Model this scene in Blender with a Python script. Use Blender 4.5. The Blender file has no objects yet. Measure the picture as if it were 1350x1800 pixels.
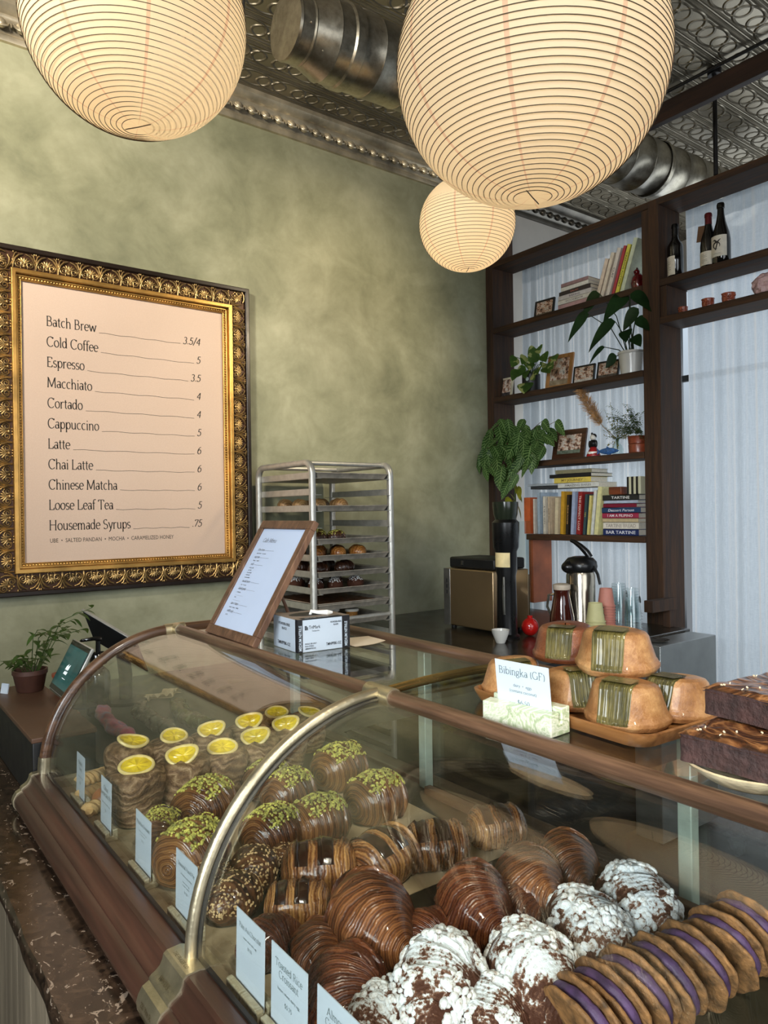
import bpy, math, random
import numpy as np
from math import sin, cos, pi, radians, sqrt, atan2, floor
from mathutils import Vector, Matrix, Euler

SC = bpy.context.scene
COL = SC.collection
rnd = random.Random(7)

# ------------------------------------------------------------------ camera
CAM_Z, YAW, ROLL, FPX = 1.55, radians(36.84), radians(-0.83), 1280.0
_F = Vector((sin(YAW), cos(YAW), 0.0))
_R = Vector((cos(YAW), -sin(YAW), 0.0))
_U = Vector((0, 0, 1.0))
_R, _U = cos(ROLL) * _R + sin(ROLL) * _U, -sin(ROLL) * _R + cos(ROLL) * _U
cd = bpy.data.cameras.new('camera')
cam = bpy.data.objects.new('camera', cd)
COL.objects.link(cam)
cd.sensor_fit = 'HORIZONTAL'
cd.sensor_width = 36.0
cd.lens = 36.0 * FPX / 1350.0
cd.clip_start = 0.02
M3 = Matrix((_R, _U, -_F)).transposed()
cam.matrix_world = Matrix.Translation((0, 0, CAM_Z)) @ M3.to_4x4()
SC.camera = cam


def at(px, py, x=None, y=None, z=None, d=None):
    """world point seen at a pixel of the photograph, on a known plane"""
    r = _F * FPX + _R * (px - 675) + _U * (900 - py)
    if x is not None: t = x / r.x
    elif y is not None: t = y / r.y
    elif z is not None: t = (z - CAM_Z) / r.z
    else: t = d / FPX
    return Vector((0, 0, CAM_Z)) + r * t


# ------------------------------------------------------------------ view, world, lights
SC.view_settings.view_transform = 'Standard'
SC.view_settings.look = 'None'
SC.view_settings.gamma = 1.0
SC.view_settings.use_curve_mapping = False
SC.view_settings.exposure = 0.0
try:
    SC.cycles.transparent_max_bounces = 32
    SC.cycles.max_bounces = 10
    SC.cycles.diffuse_bounces = 4
    SC.cycles.glossy_bounces = 5
    SC.cycles.transmission_bounces = 6
    SC.cycles.sample_clamp_indirect = 6.0
    SC.cycles.caustics_reflective = False
    SC.cycles.caustics_refractive = False
except Exception:
    pass
W = bpy.data.worlds.new('sky')
SC.world = W
W.use_nodes = True
_n, _l = W.node_tree.nodes, W.node_tree.links
_bg = _n['Background']
_tc = _n.new('ShaderNodeTexCoord'); _sx = _n.new('ShaderNodeSeparateXYZ'); _cr = _n.new('ShaderNodeValToRGB')
_l.new(_tc.outputs['Generated'], _sx.inputs[0]); _l.new(_sx.outputs['Z'], _cr.inputs[0]); _l.new(_cr.outputs[0], _bg.inputs[0])
_cr.color_ramp.elements[0].position = 0.0; _cr.color_ramp.elements[0].color = (.20, .22, .24, 1)
_cr.color_ramp.elements[1].position = 0.25; _cr.color_ramp.elements[1].color = (.62, .74, .86, 1)
_bg.inputs[1].default_value = 1.0


def area(name, loc, target, sx, sy, power, col, spread=180):
    d = bpy.data.lights.new(name, 'AREA'); d.shape = 'RECTANGLE'; d.size = sx; d.size_y = sy
    d.energy = power; d.color = col; d.spread = radians(spread)
    o = bpy.data.objects.new(name, d); COL.objects.link(o); o.location = loc
    o.rotation_euler = (Vector(target) - Vector(loc)).to_track_quat('-Z', 'Y').to_euler()
    return o


# daylight through the curtained side window and through the shop front behind the camera
area('side_window_daylight', (6.2, 1.0, 1.75), (3.4, 1.0, 1.7), 5.0, 2.3, 112, (.84, .92, 1.0))
area('shop_front_daylight', (.3, -3.3, 1.9), (.6, 1.2, 1.0), 3.4, 2.4, 34, (.92, .96, 1.0), 110)
area('street_door_daylight', (-2.9, -.7, 2.0), (.6, .75, .95), 2.6, 2.2, 88, (.88, .95, 1.0), 75)
# added warm fill lights without fixtures, for the room and the green wall
for _k, (_p, _t, _w) in enumerate((((.2, -1.2, 3.6), (.6, 1.0, .9), 16), ((-1.0, 1.2, 3.3), (.8, 3.5, 3.3), 37))):
    area('added_fill', _p, _t, .35, .35, _w, (1.0, .92, .78), 88)
_sd = bpy.data.lights.new('added_wall_spot', 'SPOT'); _sd.energy = 125; _sd.color = (1.0, .84, .58); _sd.spot_size = radians(66); _sd.spot_blend = 1.0; _sd.shadow_soft_size = .06  # added spot, imitates the small lantern's glow on the wall
_so = bpy.data.objects.new('added_wall_spot', _sd); COL.objects.link(_so); _so.location = (2.7, 1.55, 3.02)
_so.rotation_euler = (Vector((2.28, 3.5, 2.48)) - _so.location).to_track_quat('-Z', 'Y').to_euler()
LANTERN_W = (1.95, 1.95, .95)

# ------------------------------------------------------------------ material helpers


def s2l(c):
    out = []
    for v in c[:3]:
        v = v / 255.0
        out.append(v / 12.92 if v <= .04045 else ((v + .055) / 1.055) ** 2.4)
    return (*out, 1.0)


class NT:
    def __init__(self, name):
        self.m = bpy.data.materials.new(name); self.m.use_nodes = True
        self.t = self.m.node_tree; self.n = self.t.nodes; self.l = self.t.links
        self.b = self.n['Principled BSDF']; self.out = self.n['Material Output']

    def new(self, typ, **kw):
        nd = self.n.new('ShaderNode' + typ)
        for k, v in kw.items(): setattr(nd, k, v)
        return nd

    def link(self, a, b): self.l.new(a, b)

    def set(self, nd, idx, v):
        if hasattr(v, 'is_linked') or isinstance(v, bpy.types.NodeSocket): self.link(v, nd.inputs[idx])
        else: nd.inputs[idx].default_value = v

    def math(self, op, a, b=None, c=None, clamp=False):
        nd = self.new('Math', operation=op, use_clamp=clamp)
        self.set(nd, 0, a)
        if b is not None: self.set(nd, 1, b)
        if c is not None: self.set(nd, 2, c)
        return nd.outputs[0]

    def coord(self, kind='Object', scale=(1, 1, 1), rot=(0, 0, 0), rand=False):
        tc = self.new('TexCoord'); mp = self.new('Mapping')
        mp.inputs['Scale'].default_value = scale; mp.inputs['Rotation'].default_value = rot
        self.link(tc.outputs[kind], mp.inputs['Vector'])
        if rand:
            oi = self.new('ObjectInfo'); mu = self.math('MULTIPLY', oi.outputs['Random'], 37.0)
            cb = self.new('CombineXYZ'); self.link(mu, cb.inputs[0]); self.link(mu, cb.inputs[1]); self.link(mu, cb.inputs[2])
            self.link(cb.outputs[0], mp.inputs['Location'])
        return mp.outputs[0]

    def noise(self, vec, scale, detail=4, rough=.55, dist=0.0):
        nd = self.new('TexNoise'); nd.inputs['Scale'].default_value = scale; nd.inputs['Detail'].default_value = detail
        nd.inputs['Roughness'].default_value = rough; nd.inputs['Distortion'].default_value = dist
        if vec is not None: self.link(vec, nd.inputs['Vector'])
        return nd.outputs['Fac']

    def ramp(self, fac, stops, interp='LINEAR'):
        nd = self.new('ValToRGB'); cr = nd.color_ramp; cr.interpolation = interp
        cr.elements[0].position = stops[0][0]; cr.elements[0].color = s2l(stops[0][1])
        cr.elements[1].position = stops[-1][0]; cr.elements[1].color = s2l(stops[-1][1])
        for p, c in stops[1:-1]:
            e = cr.elements.new(p); e.color = s2l(c)
        self.link(fac, nd.inputs[0]); return nd.outputs[0]

    def mix(self, fac, a, b):
        nd = self.new('MixRGB'); self.set(nd, 0, fac)
        self.set(nd, 1, a if not isinstance(a, tuple) else s2l(a)); self.set(nd, 2, b if not isinstance(b, tuple) else s2l(b))
        return nd.outputs[0]

    def bump(self, h, strength=.3, dist=.01):
        nd = self.new('Bump'); nd.inputs['Strength'].default_value = strength; nd.inputs['Distance'].default_value = dist
        self.link(h, nd.inputs['Height']); self.link(nd.outputs[0], self.b.inputs['Normal'])

    def p(self, **kw):
        names = dict(col='Base Color', rough='Roughness', metal='Metallic', spec='Specular IOR Level', coat='Coat Weight', coatr='Coat Roughness',
                     em='Emission Color', ems='Emission Strength', sss='Subsurface Weight', trans='Transmission Weight', sheen='Sheen Weight', alpha='Alpha')
        for k, v in kw.items():
            if isinstance(v, tuple) and k in ('col', 'em'): v = s2l(v)
            s = self.b.inputs[names[k]]
            if isinstance(v, bpy.types.NodeSocket): self.link(v, s)
            else: s.default_value = v
        return self.m


MATS = {}


def plain(name, col, rough=.5, metal=0.0, var=.12, nscale=12, bump=0.0, bscale=60, coat=0.0, spec=.5, rand=True):
    if name in MATS: return MATS[name]
    t = NT(name); v = t.coord(rand=rand); f = t.noise(v, nscale)
    dk = tuple(max(0, c * (1 - var)) for c in col); lt = tuple(min(255, c * (1 + var)) for c in col)
    c = t.ramp(f, [(.3, dk), (.7, lt)])
    r = t.math('MULTIPLY_ADD', f, .2, rough - .1, clamp=True)
    t.p(col=c, rough=r, metal=metal, coat=coat, spec=spec)
    if bump: t.bump(t.noise(v, bscale, 3), bump, .004)
    MATS[name] = t.m
    return t.m


def wood(name, dark, light, axis='Y', scale=1.0, rough=.5, bump=.25, coat=0.0, knots=True):
    if name in MATS: return MATS[name]
    t = NT(name)
    sc = {'X': (.06, 1, 1), 'Y': (1, .06, 1), 'Z': (1, 1, .06)}[axis]
    v = t.coord(scale=sc, rand=True)
    a = t.noise(v, 22 * scale, 5, .6, .8); b = t.noise(v, 120 * scale, 3, .6)
    f = t.math('MULTIPLY_ADD', b, .35, t.math('MULTIPLY', a, .75))
    mid = tuple((p + q) / 2 for p, q in zip(dark, light))
    c = t.ramp(f, [(.32, dark), (.52, mid), (.72, light)])
    t.p(col=c, rough=t.math('MULTIPLY_ADD', a, .25, rough - .12, clamp=True), coat=coat)
    t.bump(f, bump, .004)
    MATS[name] = t.m
    return t.m


def glass_mat(name, tint=(1, 1, 1), ior=1.5, rough=0.0):
    """thin clear pane: see-through with true Fresnel mirror reflections on both faces"""
    if name in MATS: return MATS[name]
    t = NT(name); t.n.remove(t.b)
    geo = t.new('NewGeometry')
    i = t.math('MULTIPLY_ADD', geo.outputs['Backfacing'], 1.0 / ior - ior, ior)
    fr = t.new('Fresnel'); t.link(i, fr.inputs['IOR'])
    tr = t.new('BsdfTransparent'); tr.inputs[0].default_value = (*tint, 1)
    gl = t.new('BsdfGlossy'); gl.inputs['Roughness'].default_value = rough; gl.inputs[0].default_value = (1, 1, 1, 1)
    mx = t.new('MixShader'); t.link(fr.outputs[0], mx.inputs[0]); t.link(tr.outputs[0], mx.inputs[1]); t.link(gl.outputs[0], mx.inputs[2])
    t.link(mx.outputs[0], t.out.inputs['Surface'])
    MATS[name] = t.m
    return t.m


# ------------------------------------------------------------------ mesh builder
class MB:
    def __init__(self):
        self.v, self.f, self.uv = [], [], []

    def add(self, verts, faces, uvs=None):
        o = len(self.v); self.v += [tuple(p) for p in verts]
        for k, f in enumerate(faces):
            self.f.append(tuple(i + o for i in f)); self.uv.append(uvs[k] if uvs else None)
        return self

    def box(self, x0, x1, y0, y1, z0, z1, M=None):
        p = [Vector((x, y, z)) for z in (z0, z1) for y in (y0, y1) for x in (x0, x1)]
        if M is not None: p = [M @ q for q in p]
        fs = [(0, 2, 3, 1), (4, 5, 7, 6), (0, 1, 5, 4), (2, 6, 7, 3), (0, 4, 6, 2), (1, 3, 7, 5)]
        return self.add(p, fs, [[(0, 0), (1, 0), (1, 1), (0, 1)]] * 6)

    def cbox(self, c, s, M=None):
        return self.box(c[0] - s[0] / 2, c[0] + s[0] / 2, c[1] - s[1] / 2, c[1] + s[1] / 2, c[2] - s[2] / 2, c[2] + s[2] / 2, M)

    def grid(self, fn, nu, nv, cu=False, cv=False, M=None, flip=False):
        cols, rows = (nu if cu else nu + 1), (nv if cv else nv + 1)
        vs = [Vector(fn(i / nu, j / nv)) for i in range(cols) for j in range(rows)]
        if M is not None: vs = [M @ q for q in vs]
        fs, us = [], []
        for i in range(nu):
            for j in range(nv):
                a, b = i, (i + 1) % cols; c, d = j, (j + 1) % rows
                q = [a * rows + c, b * rows + c, b * rows + d, a * rows + d]
                u = [(i / nu, j / nv), ((i + 1) / nu, j / nv), ((i + 1) / nu, (j + 1) / nv), (i / nu, (j + 1) / nv)]
                if flip: q.reverse(); u.reverse()
                fs.append(tuple(q)); us.append(u)
        return self.add(vs, fs, us)

    def lathe(self, prof, seg=32, M=None, cap=True):
        n = len(prof)
        vs = [Vector((r * cos(2 * pi * i / seg), r * sin(2 * pi * i / seg), z)) for i in range(seg) for r, z in prof]
        if M is not None: vs = [M @ q for q in vs]
        fs, us = [], []
        for i in range(seg):
            k = (i + 1) % seg
            for j in range(n - 1):
                fs.append((i * n + j, k * n + j, k * n + j + 1, i * n + j + 1))
                us.append([(i / seg, j / (n - 1)), ((i + 1) / seg, j / (n - 1)), ((i + 1) / seg, (j + 1) / (n - 1)), (i / seg, (j + 1) / (n - 1))])
        if cap:
            if prof[0][0] > 1e-6: fs.append(tuple(i * n for i in reversed(range(seg)))); us.append([(.5, .5)] * seg)
            if prof[-1][0] > 1e-6: fs.append(tuple(i * n + n - 1 for i in range(seg))); us.append([(.5, .5)] * seg)
        return self.add(vs, fs, us)

    def tube(self, pts, r, seg=10, closed=False, cap=True):
        pts = [Vector(p) for p in pts]; n = len(pts)
        rr = r if isinstance(r, (list, tuple)) else [r] * n
        vs = []; up = None
        for i, p in enumerate(pts):
            if closed: t = pts[(i + 1) % n] - pts[i - 1]
            else: t = pts[min(i + 1, n - 1)] - pts[max(i - 1, 0)]
            t.normalize()
            if up is None:
                up = Vector((0, 0, 1)) if abs(t.z) < .9 else Vector((1, 0, 0))
            s = t.cross(up)
            if s.length < 1e-5: s = t.orthogonal()
            s.normalize(); up = s.cross(t); up.normalize()
            for k in range(seg):
                a = 2 * pi * k / seg
                vs.append(p + (s * cos(a) + up * sin(a)) * rr[i])
        fs, us = [], []
        for i in range(n if closed else n - 1):
            j = (i + 1) % n
            for k in range(seg):
                m = (k + 1) % seg
                fs.append((i * seg + k, i * seg + m, j * seg + m, j * seg + k))
                us.append([(i / n, k / seg), (i / n, (k + 1) / seg), ((i + 1) / n, (k + 1) / seg), ((i + 1) / n, k / seg)])
        if cap and not closed:
            fs.append(tuple(reversed(range(seg)))); us.append([(0, 0)] * seg)
            fs.append(tuple((n - 1) * seg + k for k in range(seg))); us.append([(1, 1)] * seg)
        return self.add(vs, fs, us)

    def prism(self, outline, axis, a, b):
        """closed 2-D outline pushed along an axis; outline points fill the two other axes in order"""
        def mk(p, t):
            return {'x': (t, p[0], p[1]), 'y': (p[0], t, p[1]), 'z': (p[0], p[1], t)}[axis]
        n = len(outline)
        vs = [mk(p, a) for p in outline] + [mk(p, b) for p in outline]
        fs = [tuple(range(n)), tuple(reversed(range(n, 2 * n)))]
        for i in range(n):
            j = (i + 1) % n; fs.append((i, i + n, j + n, j))
        return self.add(vs, fs)

    def ball(self, c, r, nu=12, nv=8, M=None):
        r = r if isinstance(r, (tuple, list)) else (r, r, r)
        return self.grid(lambda u, v: (c[0] + r[0] * sin(pi * v) * cos(2 * pi * u), c[1] + r[1] * sin(pi * v) * sin(2 * pi * u), c[2] - r[2] * cos(pi * v)), nu, nv, cu=True, M=M)

    def build(self, name, mat, parent=None, loc=None, rot=None, smooth=True, angle=35, bevel=0.0, bseg=2, fix=True):
        me = bpy.data.meshes.new(name)
        me.from_pydata([tuple(p) for p in self.v], [], self.f)
        if any(u for u in self.uv):
            ul = me.uv_layers.new(name='UVMap'); k = 0
            data = []
            for f, u in zip(self.f, self.uv):
                for i in range(len(f)): data += (u[i] if u else (0.0, 0.0))
            ul.data.foreach_set('uv', data)
        me.validate(clean_customdata=False)
        if fix:
            import bmesh
            bm = bmesh.new(); bm.from_mesh(me)
            bmesh.ops.recalc_face_normals(bm, faces=bm.faces); bm.to_mesh(me); bm.free()
        if smooth:
            me.shade_smooth(); me.set_sharp_from_angle(angle=radians(angle))
        mats = mat if isinstance(mat, (list, tuple)) else [mat]
        for m in mats: me.materials.append(m)
        o = bpy.data.objects.new(name, me); COL.objects.link(o)
        if parent is not None: o.parent = parent
        if loc is not None: o.location = loc
        if rot is not None: o.rotation_euler = rot
        if bevel:
            bv = o.modifiers.new('bevel', 'BEVEL'); bv.width = bevel; bv.segments = bseg; bv.limit_method = 'ANGLE'; bv.angle_limit = radians(40)
        return o


def tag(o, label, cat, group=None):
    o['label'] = label; o['category'] = cat
    if group: o['group'] = group
    return o


def thing(name, label, cat, loc=(0, 0, 0), rotz=0.0, group=None, rot=None):
    o = bpy.data.objects.new(name, None); COL.objects.link(o)
    o.empty_display_size = .05
    o.location = loc; o.rotation_euler = rot if rot is not None else (0, 0, rotz)
    return tag(o, label, cat, group)


def struct(o):
    o['kind'] = 'structure'; return o


def stuff(o):
    o['kind'] = 'stuff'; return o


def dup(root, loc, rot, label, group=None, scale=None):
    r = root.copy(); COL.objects.link(r); r.location = loc
    r.rotation_euler = rot if isinstance(rot, (tuple, list)) else (0, 0, rot)
    r['label'] = label
    if group: r['group'] = group
    if scale is not None: r.scale = (scale,) * 3 if not isinstance(scale, tuple) else scale
    for ch in list(root.children):
        c = ch.copy(); COL.objects.link(c); c.parent = r
        for g in list(ch.children):
            d = g.copy(); COL.objects.link(d); d.parent = c
    return r


# ------------------------------------------------------------------ lettering
def E_(cx, cy, rx, ry, a0, a1):
    n = max(6, int(abs(a1 - a0) / 14))
    return [(cx + rx * cos(radians(a0 + (a1 - a0) * i / n)), cy + ry * sin(radians(a0 + (a1 - a0) * i / n))) for i in range(n + 1)]


def S_(x, y, h=.065): return [(x - h, y), (x + h, y)]


GL = {
    'a': (.42, [E_(.18, .13, .13, .13, 80, 440), [(.33, .32), (.33, .05), (.39, .01)], E_(.2, .33, .13, .13, 0, 150)]),
    'b': (.5, [[(.1, .72), (.1, 0)], E_(.27, .23, .17, .23, 0, 360), [(.03, .7), (.1, .72)]]),
    'c': (.43, [E_(.24, .23, .18, .23, 50, 310)]),
    'd': (.5, [[(.38, .72), (.38, .02), (.45, 0)], E_(.22, .23, .17, .23, 0, 360), [(.31, .7), (.38, .72)]]),
    'e': (.44, [E_(.23, .23, .18, .23, 5, 315), [(.06, .25), (.4, .25)]]),
    'f': (.29, [[(.13, 0), (.13, .58)], E_(.25, .58, .12, .14, 180, 45), [(.02, .45), (.26, .45)], S_(.13, 0)]),
    'g': (.46, [E_(.21, .29, .15, .16, 0, 360), E_(.2, -.07, .17, .12, 0, 360), [(.32, .42), (.43, .45)], [(.1, .17), (.12, .05)]]),
    'h': (.52, [[(.1, 0), (.1, .72)], E_(.25, .29, .15, .16, 180, 0), [(.4, .29), (.4, 0)], S_(.1, 0), S_(.4, 0), [(.03, .7), (.1, .72)]]),
    'i': (.24, [[(.12, 0), (.12, .45)], S_(.12, 0), [(.04, .43), (.12, .45)], [(.12, .6), (.12, .67)]]),
    'k': (.5, [[(.1, 0), (.1, .72)], [(.1, .2), (.36, .45)], [(.19, .28), (.42, 0)], S_(.1, 0), S_(.42, 0), S_(.36, .45), [(.03, .7), (.1, .72)]]),
    'l': (.24, [[(.12, 0), (.12, .72)], S_(.12, 0), [(.04, .7), (.12, .72)]]),
    'm': (.78, [[(.1, 0), (.1, .45)], E_(.235, .29, .135, .16, 180, 0), [(.37, .29), (.37, 0)], E_(.505, .29, .135, .16, 180, 0), [(.64, .29), (.64, 0)], S_(.1, 0), S_(.37, 0), S_(.64, 0), [(.03, .43), (.1, .45)]]),
    'n': (.52, [[(.1, 0), (.1, .45)], E_(.25, .29, .15, .16, 180, 0), [(.4, .29), (.4, 0)], S_(.1, 0), S_(.4, 0), [(.03, .43), (.1, .45)]]),
    'o': (.48, [E_(.24, .23, .19, .23, 0, 360)]),
    'p': (.5, [[(.1, -.22), (.1, .45)], E_(.27, .23, .17, .23, 0, 360), S_(.1, -.22), [(.03, .43), (.1, .45)]]),
    'q': (.5, [[(.4, -.22), (.4, .45)], E_(.23, .23, .17, .23, 0, 360), S_(.4, -.22)]),
    'r': (.36, [[(.1, 0), (.1, .45)], E_(.24, .29, .14, .16, 180, 55), S_(.1, 0), [(.03, .43), (.1, .45)]]),
    's': (.36, [E_(.18, .345, .12, .115, 35, 270), E_(.18, .115, .13, .115, 90, -150)]),
    't': (.3, [[(.13, .6), (.13, .1)], E_(.22, .1, .09, .1, 180, 300), [(.02, .45), (.26, .45)]]),
    'u': (.52, [[(.1, .45), (.1, .16)], E_(.25, .16, .15, .16, 180, 360), [(.4, .45), (.4, .02), (.47, 0)], [(.03, .44), (.1, .45)], [(.33, .44), (.4, .45)]]),
    'v': (.46, [[(.06, .45), (.23, 0), (.41, .45)], S_(.06, .45), S_(.4, .45)]),
    'w': (.7, [[(.05, .45), (.2, 0), (.35, .42), (.5, 0), (.66, .45)], S_(.05, .45), S_(.65, .45)]),
    'x': (.46, [[(.05, .45), (.4, 0)], [(.4, .45), (.05, 0)], S_(.05, 0), S_(.4, 0), S_(.05, .45), S_(.4, .45)]),
    'y': (.46, [[(.06, .45), (.24, .02)], [(.41, .45), (.2, -.14), (.09, -.22)], S_(.06, .45), S_(.4, .45)]),
    'z': (.42, [[(.05, .45), (.37, .45), (.05, 0), (.38, 0)]]),
    'A': (.68, [[(.06, 0), (.33, .68), (.61, 0)], [(.16, .24), (.51, .24)], S_(.06, 0), S_(.61, 0)]),
    'B': (.58, [[(.12, 0), (.12, .68)], [(.12, .68), (.28, .68)], E_(.28, .52, .16, .16, 90, -90), [(.12, .36), (.3, .36)], E_(.3, .18, .2, .18, 90, -90), [(.05, 0), (.3, 0)], [(.05, .68), (.12, .68)]]),
    'C': (.66, [E_(.36, .34, .29, .35, 42, 318), [(.575, .57), (.59, .68)]]),
    'E': (.56, [[(.12, 0), (.12, .68)], [(.05, .68), (.46, .68), (.47, .56)], [(.12, .36), (.36, .36)], [(.05, 0), (.47, 0), (.5, .13)]]),
    'F': (.54, [[(.12, 0), (.12, .68)], [(.05, .68), (.46, .68), (.47, .56)], [(.12, .36), (.36, .36)], S_(.12, 0)]),
    'G': (.7, [E_(.36, .34, .29, .35, 45, 330), [(.6, .03), (.6, .3)], S_(.6, .3)]),
    'H': (.74, [[(.12, 0), (.12, .68)], [(.6, 0), (.6, .68)], [(.12, .36), (.6, .36)], S_(.12, 0), S_(.6, 0), S_(.12, .68), S_(.6, .68)]),
    'L': (.54, [[(.12, 0), (.12, .68)], [(.05, 0), (.46, 0), (.49, .14)], S_(.12, .68)]),
    'M': (.86, [[(.1, 0), (.13, .68)], [(.13, .68), (.42, .04), (.7, .68)], [(.7, .68), (.74, 0)], S_(.1, 0), S_(.74, 0), S_(.1, .68, .05), S_(.72, .68, .05)]),
    'P': (.56, [[(.12, 0), (.12, .68)], [(.05, .68), (.28, .68)], E_(.28, .5, .2, .18, 90, -90), [(.12, .32), (.28, .32)], S_(.12, 0)]),
    'R': (.62, [[(.12, 0), (.12, .68)], [(.05, .68), (.27, .68)], E_(.27, .52, .18, .16, 90, -90), [(.12, .36), (.28, .36)], [(.3, .35), (.55, 0), (.61, 0)], S_(.12, 0)]),
    'S': (.5, [E_(.25, .51, .17, .17, 35, 270), E_(.25, .17, .19, .17, 90, -150)]),
    'T': (.62, [[(.31, 0), (.31, .68)], [(.05, .56), (.06, .68), (.56, .68), (.57, .56)], S_(.31, 0)]),
    '0': (.46, [E_(.23, .27, .16, .28, 0, 360)]), '1': (.32, [[(.08, .46), (.18, .54), (.18, 0)], S_(.18, 0)]),
    '2': (.44, [E_(.21, .38, .15, .16, 160, -40), [(.32, .28), (.06, 0), (.38, 0)]]),
    '3': (.42, [E_(.19, .4, .13, .13, 150, -80), E_(.19, .13, .16, .15, 85, -150)]),
    '4': (.46, [[(.32, 0), (.32, .54), (.05, .17), (.42, .17)]]),
    '5': (.42, [[(.36, .54), (.13, .54), (.1, .3)], E_(.18, .17, .17, .17, 120, -150)]),
    '6': (.46, [E_(.23, .17, .16, .17, 0, 360), E_(.37, .17, .3, .38, 180, 95)]),
    '7': (.42, [[(.06, .44), (.07, .53), (.38, .53), (.14, 0)]]),
    '8': (.46, [E_(.23, .41, .13, .13, 0, 360), E_(.23, .14, .16, .15, 0, 360)]),
    '9': (.46, [E_(.23, .38, .16, .17, 0, 360), E_(.09, .38, .3, .38, 0, -85)]),
    '.': (.2, [[(.1, 0), (.1, .06)]]), ',': (.2, [[(.11, .05), (.07, -.1)]]), '/': (.3, [[(.03, -.06), (.3, .62)]]),
    '$': (.46, [E_(.22, .4, .13, .13, 35, 270), E_(.22, .14, .15, .13, 90, -150), [(.22, -.08), (.22, .62)]]),
    '(': (.26, [E_(.3, .27, .2, .4, 125, 235)]), ')': (.26, [E_(-.04, .27, .2, .4, 55, -55)]), ' ': (.24, []), '-': (.3, [[(.05, .22), (.25, .22)]]),
}


def serif(mb, text, x, y, size, M, align='l', italic=0.0, thick=.082, thin=.03, sx=1.0):
    wid = sum(GL.get(c, GL['o'])[0] for c in text) * size * sx
    if align == 'r': x -= wid
    if align == 'c': x -= wid / 2
    for c in text:
        w, strokes = GL.get(c, GL['o'])
        parts = []
        for st in strokes:
            cur = [st[0]]
            for k in range(1, len(st)):
                cur.append(st[k])
                if k < len(st) - 1:
                    d0 = Vector(st[k]) - Vector(st[k - 1]); d1 = Vector(st[k + 1]) - Vector(st[k])
                    if d0.length > 1e-6 and d1.length > 1e-6 and d0.angle(d1) > .7: parts.append(cur); cur = [st[k]]
            parts.append(cur)
        for st in parts:
            pts = [Vector((px + italic * py, py)) for px, py in st]
            n = len(pts); L, Rr = [], []
            for i, p in enumerate(pts):
                t = pts[min(i + 1, n - 1)] - pts[max(i - 1, 0)]
                if t.length < 1e-6: t = Vector((1, 0))
                t.normalize(); a = atan2(t.y, t.x)
                h = (thin + (thick - thin) * abs(sin(a - radians(12)))) / 2
                nrm = Vector((-t.y, t.x)); L.append(p + nrm * h); Rr.append(p - nrm * h)
            vs = [M @ Vector((x + q.x * size * sx, y + q.y * size, 0)) for q in L + Rr]
            mb.add(vs, [(i, i + 1, n + i + 1, n + i) for i in range(n - 1)])
        x += w * size * sx
    return x


def sans(mb, text, x, y, size, M, align='l', italic=0.0, weight=0.0, track=1.0, sx=1.0):
    cu = bpy.data.curves.new('t', 'FONT'); cu.body = text; cu.size = size; cu.resolution_u = 2
    cu.align_x = {'l': 'LEFT', 'c': 'CENTER', 'r': 'RIGHT'}[align]; cu.shear = italic; cu.offset = weight * size; cu.space_character = track
    cu.fill_mode = 'FRONT'
    o = bpy.data.objects.new('t', cu)
    me = bpy.data.meshes.new_from_object(o)
    mb.add([M @ Vector((x + v.co.x * sx, y + v.co.y, 0)) for v in me.vertices], [tuple(p.vertices) for p in me.polygons])
    bpy.data.objects.remove(o); bpy.data.curves.remove(cu); bpy.data.meshes.remove(me)


def frame_M(o, xd, yd):
    """matrix with origin o, x axis xd, y axis yd (flat lettering plane)"""
    xd = Vector(xd).normalized(); yd = Vector(yd).normalized(); zd = xd.cross(yd)
    m = Matrix((xd, yd, zd)).transposed().to_4x4(); m.translation = Vector(o)
    return m


def nz(x, y, z, s=1.0):
    """cheap smooth pseudo noise in -1..1"""
    return (sin(x * 1.7 * s + 1.3 * sin(y * 2.1 * s + z * s)) + sin(y * 2.3 * s + 1.7 * sin(z * 1.9 * s - x * s)) + sin(z * 2.9 * s + 1.1 * sin(x * 2.7 * s + y * s))) / 3
# ------------------------------------------------------------------ the room
WY, WX, CEIL, SHX = 3.5, 5.6, 3.75, 3.5      # back wall, side wall, ceiling, front of the shelves


def m_plaster():
    t = NT('green_plaster'); v = t.coord()
    a = t.noise(v, 1.1, 6, .62, .3); b = t.noise(v, 3.8, 6, .62, .45); c = t.noise(v, 16, 4, .6, .4)
    f = t.math('ADD', t.math('MULTIPLY', a, .5), t.math('MULTIPLY_ADD', b, .42, t.math('MULTIPLY', c, .1)))
    col = t.ramp(f, [(.33, (108, 109, 85)), (.48, (144, 144, 116)), (.56, (160, 159, 131)), (.72, (188, 186, 157))])
    t.p(col=col, rough=t.math('MULTIPLY_ADD', b, -.25, .62), spec=.35); t.bump(f, .12, .01)
    return t.m


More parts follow.
